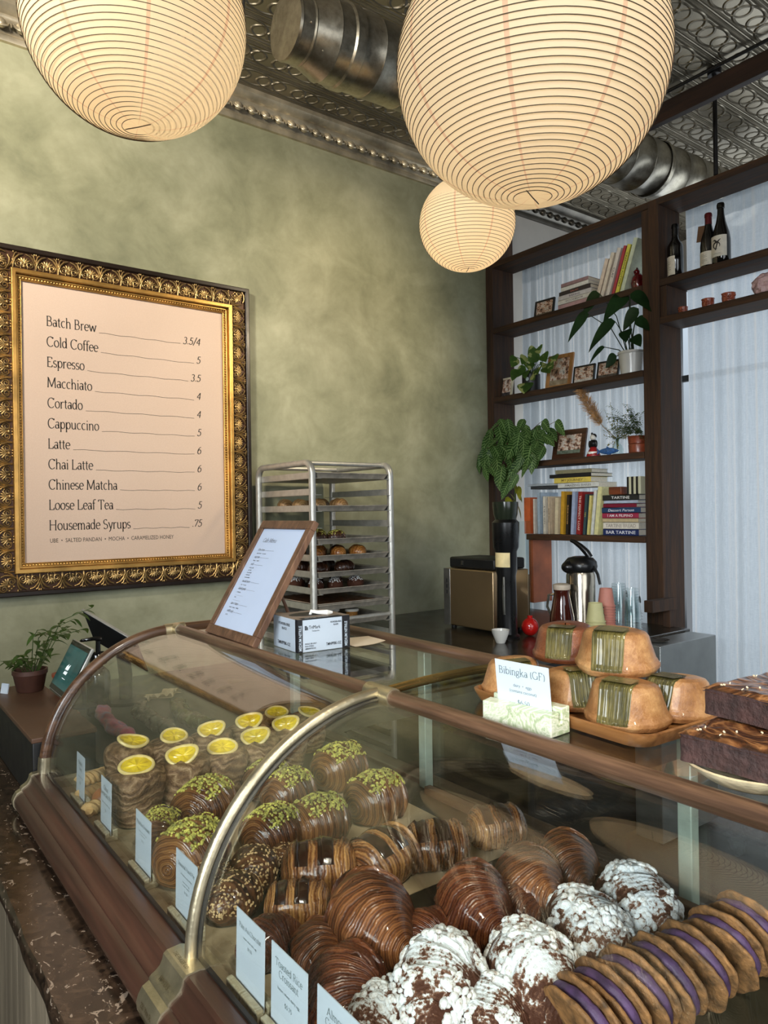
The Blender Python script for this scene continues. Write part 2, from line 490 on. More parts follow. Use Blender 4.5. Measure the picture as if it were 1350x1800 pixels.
def m_tin(name='pressed_tin', col=((112, 104, 87), (160, 150, 130))):
    t = NT(name); v = t.coord(); sp = t.new('SeparateXYZ'); t.link(v, sp.inputs[0])
    X, Y = sp.outputs[0], sp.outputs[1]
    def cell(s, size, off=0.0):
        return t.math('SUBTRACT', t.math('FRACT', t.math('MULTIPLY_ADD', s, 1 / size, off)), .5)
    v1 = cell(Y, .17)
    line = t.math('SUBTRACT', 1.0, t.math('MULTIPLY', t.math('ABSOLUTE', t.math('SUBTRACT', t.math('ABSOLUTE', v1), .40)), 16.0), clamp=True)
    line2 = t.math('SUBTRACT', 1.0, t.math('MULTIPLY', t.math('ABSOLUTE', t.math('SUBTRACT', t.math('ABSOLUTE', v1), .47)), 30.0), clamp=True)
    def ring(off, rx, ry, r0, w):
        u = cell(X, .2, off)
        d = t.math('SQRT', t.math('ADD', t.math('POWER', t.math('MULTIPLY', t.math('ABSOLUTE', u), 1 / rx), 2.0), t.math('POWER', t.math('MULTIPLY', t.math('ABSOLUTE', v1), 1 / ry), 2.0)))
        return t.math('SUBTRACT', 1.0, t.math('MULTIPLY', t.math('ABSOLUTE', t.math('SUBTRACT', d, r0)), 1 / w), clamp=True)
    h = t.math('ADD', t.math('ADD', line, t.math('MULTIPLY', line2, .6)), t.math('ADD', ring(0.0, .5, .36, .93, .13), t.math('MULTIPLY', ring(.5, .5, .36, .78, .1), .8)))
    h = t.math('ADD', h, t.math('MULTIPLY', ring(.5, .5, .3, .0, .22), .9))
    n = t.noise(v, 2.2, 5, .6, .5)
    t.p(col=t.ramp(n, [(.3, col[0]), (.7, col[1])]), metal=.6, rough=t.math('MULTIPLY_ADD', n, .2, .30))
    t.bump(h, 1.0, .02)
    return t.m


def m_galv(name='galvanised_steel', axis_scale=(1, 3, 3)):
    t = NT(name); v = t.coord(); w = t.coord(scale=axis_scale)
    a = t.noise(v, 38, 3, .7); b = t.noise(w, 1.6, 3)
    t.p(col=t.ramp(t.math('MULTIPLY_ADD', a, .5, t.math('MULTIPLY', b, .5)), [(.35, (126, 120, 106)), (.65, (176, 169, 152))]), metal=.92, rough=t.math('MULTIPLY_ADD', a, .22, .22))
    t.bump(t.noise(w, 2.2, 2), .10, .02)
    return t.m


PLASTER = m_plaster()
WHITEWALL = plain('white_wall_paint', (196, 190, 180), .7, var=.04, nscale=3)
DARKWOOD = wood('dark_stained_pine_long', (26, 15, 7), (84, 53, 27), 'Y', 1.3, .75, .35)
DARKWOOD_Z = wood('dark_stained_pine_upright', (25, 15, 8), (78, 50, 28), 'Z', 1.3, .75, .35)
TIN = m_tin()
TIN_TRIM = plain('tin_cornice_silver', (192, 180, 156), .36, .65, .2, 8, .2, 40, rand=False)
TIN_TRIM_SHADED = plain('tin_cornice_shaded', (96, 92, 84), .4, .8, .2, 8, .2, 40, rand=False)  # darker copy of the silver tin: shade past the shelves as colour

struct(MB().box(-3.0, 6.5, -3.6, 5.0, -.1, 0).build('floor', plain('concrete_floor', (40, 36, 32), .6, rand=False)))
struct(MB().box(-3.0, WX + .2, -3.6, WY + .2, CEIL, CEIL + .1).build('ceiling', TIN, smooth=False))
struct(MB().box(-3.0, SHX + .03, WY, WY + .15, 0, CEIL).build('wall_back', PLASTER, smooth=False))
struct(MB().box(SHX + .03, WX + .2, WY, WY + .15, 0, CEIL).build('wall_rear', WHITEWALL, smooth=False))
struct(MB().box(-3.1, -3.0, -3.6, WY + .15, 0, CEIL).build('wall_left', plain('dusky_brown_paint', (74, 66, 56), .7, var=.04, nscale=3), smooth=False))
w = MB().box(WX, WX + .14, -3.6, WY, 3.4, CEIL).box(WX, WX + .14, -3.6, WY, 0, .45).box(WX, WX + .14, 3.42, WY, .45, 3.4).box(WX, WX + .14, -3.6, -1.4, .45, 3.4)
struct(w.build('wall_right', WHITEWALL, smooth=False))
w = MB().box(-3.0, WX, -3.6, -3.5, 3.2, CEIL).box(-3.0, WX, -3.6, -3.5, 0, .7).box(-3.0, -1.9, -3.6, -3.5, .7, 3.2).box(2.6, WX, -3.6, -3.5, .7, 3.2)
struct(w.build('wall_front', MATS['dusky_brown_paint'], smooth=False))
# window with slim metal frame behind the curtains
wf = MB()
for y in (-1.4, .35, 1.9, 3.38): wf.box(WX + .04, WX + .1, y, y + .05, .45, 3.4)
for z in (.45, 2.6, 3.35): wf.box(WX + .045, WX + .095, -1.4, 3.42, z, z + .05)
struct(wf.build('window_1', plain('bronze_window_frame', (58, 60, 62), .5, .3), bevel=.004))

# cornices: stepped profile with a row of eggs and darts


def cornice(name, mat, run0, run1, axis):
    mb = MB()
    prof = [(0, 0), (.018, 0), (.022, .012), (.022, .024), (.012, .034), (.03, .05), (.05, .07), (.058, .082), (.058, .092), (.085, .102), (.10, .118), (.10, .14), (0, .14)]
    if axis == 'x':
        mb.prism([(WY - d, CEIL - .14 + h) for d, h in prof], 'x', run0, run1)
    else:
        mb.prism([(WX - d, CEIL - .14 + h) for d, h in prof], 'y', run0, run1)
    n = int(abs(run1 - run0) / .078)
    for i in range(n):
        s = run0 + (i + .5) * (run1 - run0) / n
        M = (Matrix.Translation((s, WY - .044, CEIL - .082)) @ Matrix.Rotation(radians(-42), 4, 'X')) if axis == 'x' else (Matrix.Translation((WX - .044, s, CEIL - .082)) @ Matrix.Rotation(radians(-90), 4, 'Z') @ Matrix.Rotation(radians(-42), 4, 'X'))
        mb.ball((0, 0, 0), (.021, .021, .031), 12, 8, M)
        mb.tube([M @ Vector((.029 * cos(a), -.004, .036 * sin(a))) for a in [radians(200 + 20 * k) for k in range(-8, 9)]], .0045, 5)
        mb.ball((.039, -.002, -.004), (.005, .008, .024), 6, 5, M)
    return struct(mb.build(name, mat))


cornice('trim_1', TIN_TRIM, -3.0, SHX + .03, 'x')
cornice('trim_2', TIN_TRIM_SHADED, SHX + .03, WX - .1, 'x')

# ------------------------------------------------------------------ ventilation duct under the ceiling
GALV = m_galv()
DY, DZ, DR = 2.30, 3.31, .142
d = thing('ventilation_duct', 'round galvanised steel duct running under the tin ceiling toward the shelves', 'duct', (1.31, DY, DZ))
d.rotation_euler = (0, radians(-2.5), 0)
RX = Matrix.Rotation(radians(90), 4, 'Y')
tap = [(0.001, 0), (DR * .80, 0), (DR * .815, .01), (DR * .80, .012), (DR * .80, .06), (DR * .83, .066), (DR * .80, .072), (DR * .99, .15), (DR * 1.02, .156), (DR * .99, .162), (DR * 1.0, .215), (DR * 1.05, .222), (DR * 1.05, .262), (DR * 1.0, .268)]
MB().lathe(tap, 56, RX, cap=False).build('end_cap', m_galv('galvanised_cap', (3, 3, 3)), d)
mb = MB(); pr = []
xx = .268
while xx < 3.2:
    pr += [(DR, xx), (DR, xx + .083), (DR + .003, xx + .087), (DR, xx + .091)]; xx += .16
pr.append((DR, 3.25))
mb.lathe(pr, 56, RX, cap=False).build('pipe', GALV, d, angle=60)
for a, b in ((.03, 200), (.1, 230), (.19, 215), (.19, 250), (.25, 205), (.32, 230)):
    MB().ball((a, DR * 1.0 * cos(radians(b)) * .95, DR * sin(radians(b)) * .95), .005, 8, 6).build('screw', GALV, d)
for xs in (.75, 2.25):
    s = MB().lathe([(DR + .007, xs), (DR + .009, xs + .002), (DR + .009, xs + .028), (DR + .007, xs + .03)], 48, RX, cap=False)
    s.box(xs + .008, xs + .022, -.0015, .0015, DR, CEIL - DZ)
    s.build('hanger_strap', GALV, d)

# beam and rods over the shelf unit
BX = 3.2
p0, p1 = at(1115, 235, x=BX), at(1350, 130, x=BX)
bm_ = MB().box(-.02, .02, -.2, 2.45, -.045, .045)
tag(bm_.build('ceiling_beam', wood('dark_stained_beam', (20, 11, 7), (58, 35, 22), 'Y', 1.2, .5, .3), loc=(BX, 0.1, (p0.z + p1.z) / 2 + .04), bevel=.003), 'long dark stained timber hung below the ceiling above the shelf unit', 'beam')
t_ = thing('hanging_rod', 'slim dark metal rod dropping from ceiling to shelf top', 'rod', (3.55, 1.915, 3.22))
MB().tube([(0, 0, 0), (0, 0, CEIL - 3.22)], .011, 10).build('rod', plain('blackened_steel', (44, 42, 42), .45, .7), t_)
MB().lathe([(.001, .5), (.032, .5), (.034, .52), (.034, .53), (.001, .53)], 20).build('flange', MATS['blackened_steel'], t_)
tag(MB().tube([(3.5, y, CEIL - .02) for y in (-1, .5, 1.2, 2.4, 3.1)], .009, 8).build('conduit', MATS['blackened_steel']), 'thin black conduit running along the pressed tin ceiling', 'conduit')


# ------------------------------------------------------------------ paper lanterns
def m_paper():
    t = NT('washi_paper'); t.n.remove(t.b)
    v = t.coord('Object'); sp = t.new('SeparateXYZ'); t.link(v, sp.inputs[0])
    ang = t.math('ARCTAN2', sp.outputs[1], sp.outputs[0])
    fr = t.math('FRACT', t.math('MULTIPLY_ADD', ang, 8 / (2 * pi), .3))
    seam = t.math('LESS_THAN', fr, .045)
    fib = t.noise(v, 90, 4, .7)
    fl = t.math('MULTIPLY', t.math('GREATER_THAN', fib, .64), .10)
    a = t.mix(fl, (252, 240, 216), (226, 208, 174)); a = t.mix(t.math('MULTIPLY', seam, .7), a, (232, 196, 172))
    tr = t.new('BsdfTranslucent'); df = t.new('BsdfDiffuse'); t.link(a, tr.inputs[0]); t.link(a, df.inputs[0])
    mx = t.new('MixShader'); mx.inputs[0].default_value = .4
    t.link(tr.outputs[0], mx.inputs[1]); t.link(df.outputs[0], mx.inputs[2]); t.link(mx.outputs[0], t.out.inputs['Surface'])
    return t.m


PAPER = m_paper()
WIRE = plain('lantern_wire', (78, 66, 48), .6)
BULB = NT('bulb_glow').p(col=(255, 236, 200), em=(255, 226, 170), ems=6.0)


def lantern(loc, R, nr, watts, label, twist):
    L = thing('paper_lantern', label, 'lantern', loc, group='round paper lanterns')
    def prof(k): return R * cos(k), R * .965 * sin(k)
    lim = radians(82)
    pts = [prof(-lim + 2 * lim * i / 60) for i in range(61)]
    pts = [(.001, pts[0][1] + .002), (pts[0][0] * .6, pts[0][1] + .002)] + pts
    MB().lathe(pts, 96, cap=False).build('paper_shade', PAPER, L, fix=False)
    mb = MB()
    for i in range(nr):
        k = -lim + 2 * lim * i / (nr - 1)
        r, z = prof(k); r += .0006
        mb.tube([(r * cos(a), r * sin(a), z + .0035 * sin(a + twist)) for a in [2 * pi * q / 80 for q in range(80)]], .0010 if R > .25 else .0008, 5, closed=True)
    mb.build('wire_rings', WIRE, L)
    r0, z0 = prof(-lim)
    MB().tube([(r0 * cos(twist), r0 * sin(twist), z0), (0, 0, z0 - .001), (-r0 * cos(twist), -r0 * sin(twist), z0)], .0014, 6).build('cross_wire', WIRE, L)
    MB().ball((0, 0, .03), (.032, .032, .04), 16, 10).build('bulb', BULB, L)
    MB().tube([(0, 0, .07), (0, 0, .13)], .018, 12).tube([(0, 0, .12), (0, 0, CEIL - loc[2])], .003, 6).build('cord', plain('black_flex', (22, 20, 19), .6), L)
    ld = bpy.data.lights.new('lantern_light', 'POINT'); ld.energy = watts; ld.color = (1.0, .77, .51); ld.shadow_soft_size = .06
    lo = bpy.data.objects.new('lantern_light', ld); COL.objects.link(lo); lo.parent = L; lo.location = (0, 0, -.02)
    return L


lantern(at(933, 122, d=1.66), .305, 64, LANTERN_W[0], 'largest round paper lantern, hanging nearest above the display case', .4)
lantern(at(240, 42, d=2.06), .305, 58, LANTERN_W[1], 'round paper lantern hanging left, above the framed menu board', 2.2)
lantern(at(821, 394, d=2.8), .183, 42, LANTERN_W[2], 'smallest paper lantern, hanging low beside the bookshelf', 1.0)
tag(MB().tube([(1.00, 2.35, 3.20), (1.04, 2.33, 3.19), (1.09, 2.33, 3.21), (1.13, 2.33, 3.23), (1.16, 2.33, 3.30), (1.18, 2.33, CEIL)], .004, 6).build('power_cord', MATS['black_flex']), 'black cord looping from the ceiling near the duct end cap', 'cord')

# ------------------------------------------------------------------ framed menu board
fx0, fx1, fz0, fz1 = .505, 1.727, 1.208, 2.722
ox0, ox1, oz0, oz1 = .648, 1.585, 1.348, 2.578
fc = ((fx0 + fx1) / 2, WY - .002, (fz0 + fz1) / 2)
mbd = thing('menu_board', 'big pink drinks menu in an ornate antique gold frame on the green wall', 'menu board', fc)
cx, cz = fc[0], fc[2]
BRONZE = plain('dark_bronze_gesso', (66, 42, 26), .45, .45, .25, 14, .3, 90, rand=False)
GOLD = plain('antique_gold_leaf', (178, 148, 98), .36, .8, .22, 18, .25, 120, rand=False)
GOLD_B = plain('bright_gold_leaf', (196, 152, 84), .38, .8, .16, 8, .1, 60, rand=False)
BLACKWOOD = plain('black_frame_edge', (34, 24, 18), .35, .1, rand=False)


def ring_frame(mb, a, b, y0, y1):
    """rectangular frame band between rectangles a (outer) and b (inner), as (x0,x1,z0,z1); y0 back, y1 front"""
    o = [(a[0], a[2]), (a[1], a[2]), (a[1], a[3]), (a[0], a[3])]; i = [(b[0], b[2]), (b[1], b[2]), (b[1], b[3]), (b[0], b[3])]
    for k in range(4):
        q = (k + 1) % 4
        v = [(o[k][0], y0, o[k][1]), (o[q][0], y0, o[q][1]), (i[q][0], y0, i[q][1]), (i[k][0], y0, i[k][1])]
        v += [(p[0], y1, p[2]) for p in v]
        mb.add(v, [(0, 1, 2, 3), (4, 7, 6, 5), (0, 4, 5, 1), (2, 6, 7, 3)])
    return mb


def rect(ins): return (fx0 + ins - cx, fx1 - ins - cx, fz0 + ins - cz, fz1 - ins - cz)


ring_frame(MB(), rect(0), rect(.022), 0, -.05).build('outer_edge', BLACKWOOD, mbd, bevel=.004)
ring_frame(MB(), rect(.02), rect(.105), 0, -.035).build('carved_band', BRONZE, mbd)
mb = ring_frame(MB(), rect(.098), rect(.118), 0, -.055)
ring_frame(mb, rect(.118), rect(.128), 0, -.036)
ring_frame(mb, rect(.136), rect(.142), 0, -.030)
mb.build('gilt_moulding', GOLD_B, mbd, bevel=.003)
mb = ring_frame(MB(), rect(.126), rect(.137), 0, -.026)
a = rect(.1315)
for (xa, za), (xb, zb) in (((a[0], a[2]), (a[1], a[2])), ((a[1], a[2]), (a[1], a[3])), ((a[1], a[3]), (a[0], a[3])), ((a[0], a[3]), (a[0], a[2]))):
    L = abs(xb - xa) + abs(zb - za); n = int(L / .0125)
    for i in range(n):
        s = (i + .5) / n; mb.ball((xa + (xb - xa) * s, -.028, za + (zb - za) * s), .0054, 8, 5)
mb.build('bead_row', GOLD_B, mbd)


def spiral(c, r, turns, hand, a0, y, n=26):
    return [(c[0] + r * (1 - .85 * k / n) * cos(a0 + hand * 2 * pi * turns * k / n), y - .006 * k / n, c[1] + r * (1 - .85 * k / n) * sin(a0 + hand * 2 * pi * turns * k / n)) for k in range(n + 1)]


def ornament():
    """one scroll-and-shell repeat: runs along x (width 1), rises along z (0..1), relief toward -y; unit = .09 m"""
    mb = MB()
    for s in (-1, 1):
        mb.tube(spiral((s * .022, -.014), .016, 1.6, -s, radians(90), -.003), [.0042 - .0022 * k / 26 for k in range(27)], 6)
        mb.tube([(s * .045, -.004, -.035), (s * .044, -.008, -.015), (s * .036, -.01, .008), (s * .022, -.01, .024), (s * .006, -.008, .031)], [.0028, .0042, .0046, .004, .003], 6)
        mb.tube([(s * .044, -.004, -.02), (s * .043, -.007, .01), (s * .037, -.008, .028), (s * .030, -.006, .033)], [.003, .0036, .0034, .0045], 6)
        mb.ball((s * .042, -.004, .036), (.004, .004, .006), 8, 5)
        mb.tube([(s * .014, -.004, -.03), (s * .011, -.007, -.012), (s * .013, -.007, .006)], [.002, .0036, .002], 6)
    for k in range(-2, 3):
        aa = radians(90 + k * 24)
        mb.tube([(.003 * k, -.004, -.016), (.02 * cos(aa), -.010, -.012 + .018 * sin(aa)), (.03 * cos(aa), -.008, -.012 + .027 * sin(aa))], [.0022, .0048, .0032], 6)
    mb.ball((0, -.006, -.022), (.009, .006, .006), 8, 6)
    for k in (-1, 0, 1): mb.ball((k * .012, -.005, -.035), (.0055, .004, .0035), 8, 5)
    return mb


om = ornament(); mb = MB()
b_ = rect(.061)
for (xa, za), (xb, zb), rot in (((b_[0], b_[3]), (b_[1], b_[3]), 0), ((b_[1], b_[3]), (b_[1], b_[2]), -90), ((b_[1], b_[2]), (b_[0], b_[2]), 180), ((b_[0], b_[2]), (b_[0], b_[3]), 90)):
    L = abs(xb - xa) + abs(zb - za); n = max(2, round((L - .02) / .092))
    for i in range(n + 1):
        s = i / n
        M = Matrix.Translation((xa + (xb - xa) * s, -.034, za + (zb - za) * s)) @ Matrix.Rotation(radians(-rot), 4, 'Y')
        if i == n: continue
        if i == 0: M = M @ Matrix.Rotation(radians(45), 4, 'Y')
        mb.add([M @ Vector(p) for p in om.v], om.f)
mb.build('scroll_ornament', GOLD, mbd, angle=60)


def m_menu():
    t = NT('pink_menu_paper'); v = t.coord(); n = t.noise(v, 240, 3, .7); n2 = t.noise(v, 1.5, 2)
    t.p(col=t.ramp(t.math('MULTIPLY_ADD', n2, .4, t.math('MULTIPLY', n, .6)), [(.3, (212, 185, 164)), (.7, (226, 200, 180))]), rough=.75, spec=.2)
    return t.m


MENU_PAPER = m_menu()
MB().box(ox0 - .012 - cx, ox1 + .012 - cx, -.016, -.004, oz0 - .012 - cz, oz1 + .012 - cz).build('menu_sheet', MENU_PAPER, mbd)
INK = plain('menu_ink', (58, 52, 46), .7, var=.05)
M = frame_M((0, -.0168, 0), (1, 0, 0), (0, 0, 1))
rows = [('Batch Brew', '3.5/4'), ('Cold Coffee', '5'), ('Espresso', '3.5'), ('Macchiato', '4'), ('Cortado', '4'), ('Cappuccino', '5'), ('Latte', '6'), ('Chai Latte', '6'), ('Chinese Matcha', '6'), ('Loose Leaf Tea', '5'), ('Housemade Syrups', '.75')]
ya = WY - .02
pa, pb = at(81, 572, y=ya), at(84, 932, y=ya)
qa, qb = at(352, 604, y=ya), at(355, 925, y=ya)
mb = MB()
for i, (nm, prc) in enumerate(rows):
    z = pa.z + (pb.z - pa.z) * i / 10 - cz
    xr = qa.x + (qb.x - qa.x) * i / 10 - cx
    size = .063
    xe = serif(mb, nm, pa.x - cx, z, size, M, thick=.098, thin=.036, sx=.75)
    w = sum(GL[c][0] for c in prc) * size * .8
    serif(mb, prc, xr, z, size, M, 'r', italic=.22, thick=.09, thin=.036, sx=.8)
    mb.tube([(xe + .012 + (xr - w - .024 - xe) * k / 12, -.0168, z - .002 + .002 * sin(k * 1.7 + i)) for k in range(13)], .0008, 4)
sans(mb, 'UBE  •  SALTED PANDAN  •  MOCHA  •  CARAMELIZED HONEY', pa.x - cx + .003, pb.z - cz - .056, .0265, M, sx=.76)
mb.build('menu_lettering', INK, mbd, smooth=False)
# ------------------------------------------------------------------ counter and curved glass display case
CX0, CX1, CZ0, CZ1 = .385, .712, .94, 1.25     # foot and top of the curved pane
YB, YJ, YK, YF = 1.88, .965, .05, -.85          # case end, brass joints, near end
BKX = 1.06


def arc(th, off=0.0): return (CX1 - (CX1 - CX0 + off) * cos(th), CZ0 + (CZ1 - CZ0 + off) * sin(th))


def m_granite():
    t = NT('brown_granite'); v = t.coord()
    a = t.noise(v, 26, 5, .7, 1.0); vo = t.new('TexVoronoi'); vo.inputs['Scale'].default_value = 46; t.link(v, vo.inputs['Vector'])
    b = t.noise(t.coord(scale=(1, .6, 1)), 62, 4, .6, 1.4)
    c = t.ramp(a, [(.3, (22, 16, 12)), (.5, (54, 41, 31)), (.7, (82, 64, 50))])
    c = t.mix(t.math('MULTIPLY', t.math('GREATER_THAN', b, .63), .75), c, (176, 156, 136))
    c = t.mix(t.math('MULTIPLY', t.math('LESS_THAN', vo.outputs['Distance'], .22), .7), c, (18, 14, 12))
    t.p(col=c, rough=.16, spec=.5); t.bump(a, .05, .003)
    return t.m


CASEWOOD = wood('walnut_moulding', (38, 23, 17), (84, 53, 40), 'Y', .9, .38, .2, coat=.3)
CASEWOOD_S = wood('walnut_rail', (50, 34, 24), (114, 84, 62), 'Y', 1.6, .36, .25, coat=.3)
BRASS = plain('aged_brass', (190, 178, 148), .36, .9, .12, 20, .15, 140, rand=False)
BRASS_Y = plain('yellow_brass', (186, 158, 98), .24, .95, .1, 12, rand=False)
GREENPOST = plain('pale_green_metal', (168, 184, 172), .35, .4, .08, 20, rand=False)
CLEAR = glass_mat('clear_case_glass', (.955, .97, .955), 1.52)
GASKET = plain('black_rubber_seal', (20, 20, 20), .5)
STEEL = plain('brushed_stainless', (150, 148, 140), .3, .95, .08, 30, .1, 200)
DECKM = plain('pale_marble_deck', (176, 160, 130), .28, 0, .2, 14, rand=False)

gt = thing('granite_counter', 'polished brown granite counter slab with a rough edge under the pastry case', 'counter', (0, 0, 0))
ed = []
mb = MB()
n = 90
def edge_x(y): return .238 + .004 * nz(y * 9, 1, 2, 2.5)
outl = [(edge_x(-1.2 + 4.2 * i / n), -1.2 + 4.2 * i / n) for i in range(n + 1)]
top = [(x, y, .86) for x, y in outl]; mid = [(x - .006 + .003 * nz(x, y * 30, 1), y, .845) for x, y in outl]; bot = [(x - .002, y, .822) for x, y in outl]
back = [(1.12, y, .86) for x, y in outl]; backb = [(1.12, y, .822) for x, y in outl]
V = top + mid + bot + back + backb; m_ = n + 1
F_ = []
for i in range(n):
    F_ += [(i, i + 1, m_ + i + 1, m_ + i), (m_ + i, m_ + i + 1, 2 * m_ + i + 1, 2 * m_ + i), (i, 3 * m_ + i, 3 * m_ + i + 1, i + 1), (3 * m_ + i, 4 * m_ + i, 4 * m_ + i + 1, 3 * m_ + i + 1), (2 * m_ + i, 2 * m_ + i + 1, 4 * m_ + i + 1, 4 * m_ + i)]
mb.add(V, F_).build('slab', m_granite(), gt, angle=50)
mb = MB()
for i in range(34):
    y = -1.15 + i * .122
    mb.box(.262, .29, y, y + .12, .02, .822)
mb.box(.29, 1.08, -1.15, 2.98, .02, .822)
mb.build('plank_front', wood('grey_oak_planks', (84, 74, 60), (140, 126, 104), 'Z', .8, .6, .3), gt, bevel=.002)

dc = thing('display_case', 'curved glass pastry case with walnut mouldings and brass joints on the granite counter', 'display case', (0, 0, 0))
# walnut base moulding, one length between each pair of brass joints
prof = [(.386, .862), (.386, .9405), (.379, .9425), (.362, .9415), (.357, .938), (.3555, .931), (.352, .924), (.3455, .9185), (.3395, .9155), (.3365, .9125), (.3365, .909), (.3335, .9075), (.327, .9045), (.3215, .898), (.3185, .889), (.3195, .878), (.3235, .870), (.329, .866), (.329, .862)]
for a, b in ((YF, YK - .035), (YK + .035, YJ - .035), (YJ + .035, YB)):
    MB().prism(prof, 'y', a, b).build('base_moulding', CASEWOOD, dc, angle=25)


def saddle(y0, y1, name='brass_joint'):
    off = [(x - .0022 if x < .37 else x, z + (.0022 if z > .9 else 0)) for x, z in prof]
    o = MB().prism(off, 'y', y0, y1).build(name, BRASS, dc, angle=25)
    return o


js = [saddle(YJ - .036, YJ + .036), saddle(YK - .036, YK + .036)]
saddle(YB - .004, YB + .014, 'end_plate')
# embossed maker's lettering on the saddle
mb = MB()
M1 = frame_M((.3175, YJ - .005, .893), (0, -1, 0), (.25, 0, 1))
for txt, zz, xx in (('221 Vine St.', .0003, 0), ('Cincinnati Ohio', -.0125, 0)):
    M2 = frame_M((.3160 if zz > 0 else .3164, YJ, .8905 + zz), (0, -1, 0), (.33 if zz > 0 else -.1, 0, 1))
    sans(mb, txt, 0, 0, .0098, M2, 'c', weight=.012, sx=.82)
    mb.build('embossed_lettering', plain('dark_brass_letters', (146, 132, 100), .4, .8), js[0], smooth=False); mb = MB()
M3_ = frame_M((.3400, YJ, .9205), (0, -1, 0), (.75, 0, .66)); sans(mb, 'MAKERS', 0, 0, .0085, M3_, 'c', weight=.012)
mb.build('embossed_lettering', plain('dark_brass_letters', (146, 132, 100), .4, .8), js[0], smooth=False); mb = MB()
M4_ = frame_M((.3635, YJ, .9442), (0, -1, 0), (1, 0, 0)); sans(mb, 'THE FRASER CO', 0, 0, .0082, M4_, 'c', weight=.012, sx=.8)
mb.build('embossed_lettering', plain('dark_brass_letters', (146, 132, 100), .4, .8), js[0], smooth=False)

MB().box(.388, .50, YF, YB - .004, .905, .925).build('front_deck_strip', DECKM, dc, smooth=False)
deck = MB().box(.50, BKX, YF, YB - .004, .905, .9248).build('deck', plain('dark_olive_deck', (50, 47, 36), .35, 0, .2, 9, rand=False), dc, smooth=False)
MB().box(.3865, .392, YF, YB - .006, .905, .944).build('front_seal', GASKET, dc)
# panes
TH = [radians(90 * k / 40) for k in range(41)]


def curved_pane(y0, y1):
    mb = MB(); t = .0055
    sec = [arc(a, -.001) for a in TH] + [arc(a, -.001 - t) for a in reversed(TH)]
    mb.prism(sec, 'y', y0, y1)
    return mb.build('curved_pane', CLEAR, dc, angle=30)


for a, b in ((YF, YK - .006), (YK + .006, YJ - .006), (YJ + .006, YB - .008)):
    curved_pane(a, b)
    MB().box(CX1 + .014, 1.028, a, b, 1.2445, 1.2505).build('top_pane', CLEAR, dc)
    MB().box(BKX + .012, BKX + .017, a, b, .93, 1.235).build('rear_pane', CLEAR, dc)
# end pane, filling the outline of the curved front
sec = [(BKX, .925), (BKX, 1.24)] + [arc(a, -.008) for a in reversed(TH)] + [(.394, .925)]
MB().prism(sec, 'y', YB - .006, YB).build('end_pane', CLEAR, dc, angle=20)
# walnut rails
MB().tube([(CX1, y, CZ1) for y in np.linspace(YF, YB - .02, 30)], .0128, 16).build('front_rail', CASEWOOD_S, dc)
MB().tube([(1.04, y, CZ1) for y in np.linspace(YF, YB - .02, 30)], .0135, 16).build('rear_rail', CASEWOOD_S, dc)
pts = [(arc(a)[0], YB, arc(a)[1]) for a in [radians(5 + 85 * k / 40) for k in range(41)]] + [(CX1 + .02 + .02 * k, YB, CZ1) for k in range(16)]
MB().tube(pts, .0125, 14).build('end_rail', wood('walnut_hoop', (48, 32, 22), (110, 78, 54), 'X', 1.6, .34, .25, coat=.35), dc)
MB().tube([(arc(a)[0], YB, arc(a)[1]) for a in (0, radians(3), radians(7))], .0145, 14).build('hoop_ferrule', BRASS, dc)
MB().tube([(CX1 - .03, YB, CZ1 - .002), (CX1 + .024, YB, CZ1)], .0152, 14).tube([(CX1, YB - .034, CZ1), (CX1, YB, CZ1)], .0152, 14).build('rail_elbow', BRASS, dc)
# brass hoops over the joints
for yj in (YJ, YK):
    MB().tube([(arc(a, .004)[0], yj, arc(a, .004)[1]) for a in [radians(90 * k / 48) for k in range(49)]], .0092, 14).build('brass_hoop', BRASS, dc)
    MB().tube([(arc(a, -.004)[0], yj - .009, arc(a, -.004)[1]) for a in [radians(90 * k / 48) for k in range(49)]], .0035, 8).build('hoop_seal', GASKET, dc)
    MB().tube([(CX1 + .01 + (1.03 - CX1) * k / 14, yj, CZ1 + .004 + .006 * sin(pi * k / 14)) for k in range(15)], .0078, 12).build('top_bar', BRASS_Y, dc)
    MB().tube([(CX1, yj - .034, CZ1), (CX1, yj + .034, CZ1)], .0158, 16).build('rail_sleeve', BRASS, dc)
# rear posts and sliding-door track
for y in (1.27, .632, 1.86, -.02):
    MB().box(BKX - .011, BKX + .011, y - .012, y + .012, .925, 1.238).build('rear_post', GREENPOST, dc, bevel=.002)
DKTR = wood('dark_walnut_track', (44, 30, 20), (88, 64, 46), 'Y', 1.2, .5)
mb = MB().box(BKX + .012, BKX + .06, YF, YB - .01, .9, .928)
mb.box(BKX - .032, BKX - .014, YF, 1.24, .925, .943)
mb.build('door_track', DKTR, dc, bevel=.002)
MB().box(BKX - .02, BKX + .06, YF, YB - .01, .8625, .905).build('case_base', DKTR, dc)
MB().box(.388, BKX - .02, YF, YB - .01, .8625, .905).build('case_floor', DKTR, dc)
# ------------------------------------------------------------------ pastries in the case
DECK = .925


